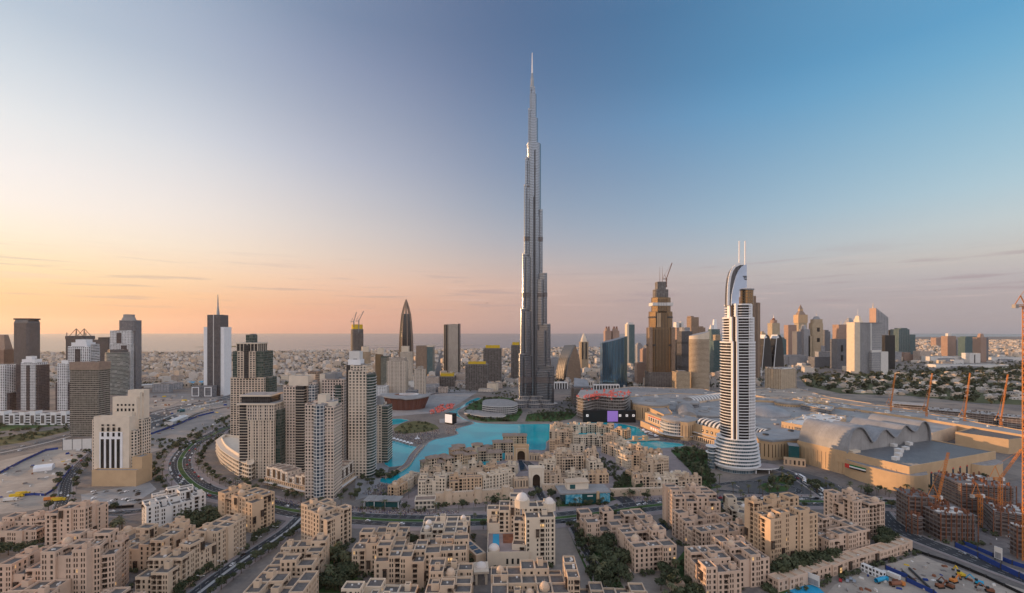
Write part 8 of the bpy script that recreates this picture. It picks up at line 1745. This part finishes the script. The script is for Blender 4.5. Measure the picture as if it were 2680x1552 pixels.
def villa_geo(mb, w_, d_, h_, ox=0, oy=0, m_=0, rz=0.0, rich=False):
    c_, s_ = math.cos(rz), math.sin(rz); tf = lambda x, y: (ox + c_ * x - s_ * y, oy + s_ * x + c_ * y)
    def bx(x0, x1, y0, y1, z0, z1, mm):
        P = [tf(x0, y0), tf(x1, y0), tf(x1, y1), tf(x0, y1)]
        for i in range(4): p, q = P[i], P[(i + 1) % 4]; mb.wall(p, q, z0, z1, mm)
        mb.face([(*p, z1) for p in P], mm)
    bx(-w_ / 2, w_ / 2, -d_ / 2, d_ / 2, 0, h_, m_)
    bx(-w_ * .3, w_ * .15, -d_ * .3, d_ * .3, h_, h_ + 2.4, m_)
    if rich:
        for i in range(3): x = -w_ * .35 + i * w_ * .28; bx(x, x + w_ * .12, -d_ / 2 - .15, -d_ / 2, h_ * .3, h_ * .75, 4)
        bx(-w_ * .5, w_ * .5, -d_ * .5 - 3, -d_ * .5 - 2.7, 0, 1.8, m_)
protos = []
for i, (x, y, w_, d_, h_) in enumerate(H_[:290]):
    k = i % 6; mt = VM[(0, 0, 1, 1, 2, 3)[k]]
    rz = fr_.choice((-.35, .35, 1.2)) + fr_.uniform(-.08, .08)
    if len(protos) < 6:
        mb = MB(); villa_geo(mb, 16, 12, 7, rich=True); th = thing('villa', 'x', 'house'); mb.build('wall', [mt] * 4 + ['pane'], th); protos.append(th); o = th
    else: o = dup(protos[k], (0, 0, 0))
    o.location = (x, y, 0); o.rotation_euler = (0, 0, rz); o.scale = (w_ / 16, d_ / 12, h_ / 7); side = 'left' if x < -120 else 'right' if x > 250 else 'middle'
    o['label'] = f"{('white', 'white', 'cream', 'cream', 'tan', 'grey')[k]} flat roofed house in the district behind the {dict(left='left towers', middle='great tower', right='right hand towers')[side]}"; o['group'] = o['label'] + ' group'
mb = MB()
for x, y, w_, d_, h_ in H_[290:]: villa_geo(mb, w_, d_, h_, x, y, fr_.choices(range(4), (5, 4, 2, 1.2))[0], fr_.choice((-.35, .35, 1.2, -1.1)))
tag(mb.build('far_houses', VM), kind='stuff')
pts = []
for _ in range(9000):
    y = 1420 + (8500 - 1420) * fr_.random() ** 1.5; u = fr_.uniform(-20, 2700); x = (u - U0) * y / FP
    if y < coast_y(x) - 40 and clear(x, y) and not near_line(x, y) and not (u > 2000 and y < 1650): pts.append((x, y))
blob_mass('far_trees', pts, 'leaf_far', 4.5, 9.5, faces=9)
# mid-distance low blocks around the tower feet
ML = 0
for lb, px, n in (('low flat block on the plots behind the opera house', [(960, 1000), (1330, 985), (1340, 1020), (1220, 1030), (1000, 1026)], 34), ('low flat block between the great tower and the tan round tower', [(1450, 960), (1880, 950), (1890, 1010), (1640, 1012), (1500, 1000)], 60), ('low flat block below the far clock tower cluster', [(2060, 950), (2360, 945), (2360, 968), (2100, 976)], 16), ('low block on the plots right of the needle tower', [(340, 1000), (600, 985), (780, 985), (840, 1010), (620, 1050), (360, 1050)], 26), ('low flat block at the far edge of the green belt', [(2400, 930), (2680, 925), (2680, 955), (2420, 960)], 22)):
    for k, (x, y) in enumerate(scatter(px, n)):
        if not clear(x, y): continue
        w_, d_, h_ = fr_.uniform(18, 55), fr_.uniform(14, 30), fr_.uniform(6, 22); th = thing('low_block', lb, 'building', (x, y, 0), fr_.choice((0, .3, -.3)), lb + 's'); mb = MB(); mb.box(-w_ / 2, w_ / 2, 0, d_, 0, h_, 0, 1, CELL['f_villa']); mb.ring(rect(-w_ / 2, w_ / 2, 0, d_), h_, h_ + 1, .6); mb.build('wall', [fr_.choice(('f_villa', 'f_pinkgrid', 'f_grey', 'sandstone_pale', 'offwhite')), fr_.choice(('roof_grey', 'roof_light', 'roof_tile'))], th)
# ------------------------------------------------------------------ evening air
m = bpy.data.materials.new('haze_air'); m.use_nodes = True; t = NT(m.node_tree); t.n.clear()
o = t.n.new('ShaderNodeOutputMaterial'); v = t.n.new('ShaderNodeVolumePrincipled'); t.l.new(v.outputs[0], o.inputs['Volume'])
v.inputs['Color'].default_value = (.95, .86, .80, 1); v.inputs['Density'].default_value = 1.3e-5; v.inputs['Anisotropy'].default_value = .45
MATS['haze_air'] = m
mb = MB(); mb.box(-30000, 30000, -2500, 31000, -2.6, 900, bottom=True)
o = mb.build('haze', 'haze_air'); tag(o, kind='stuff')
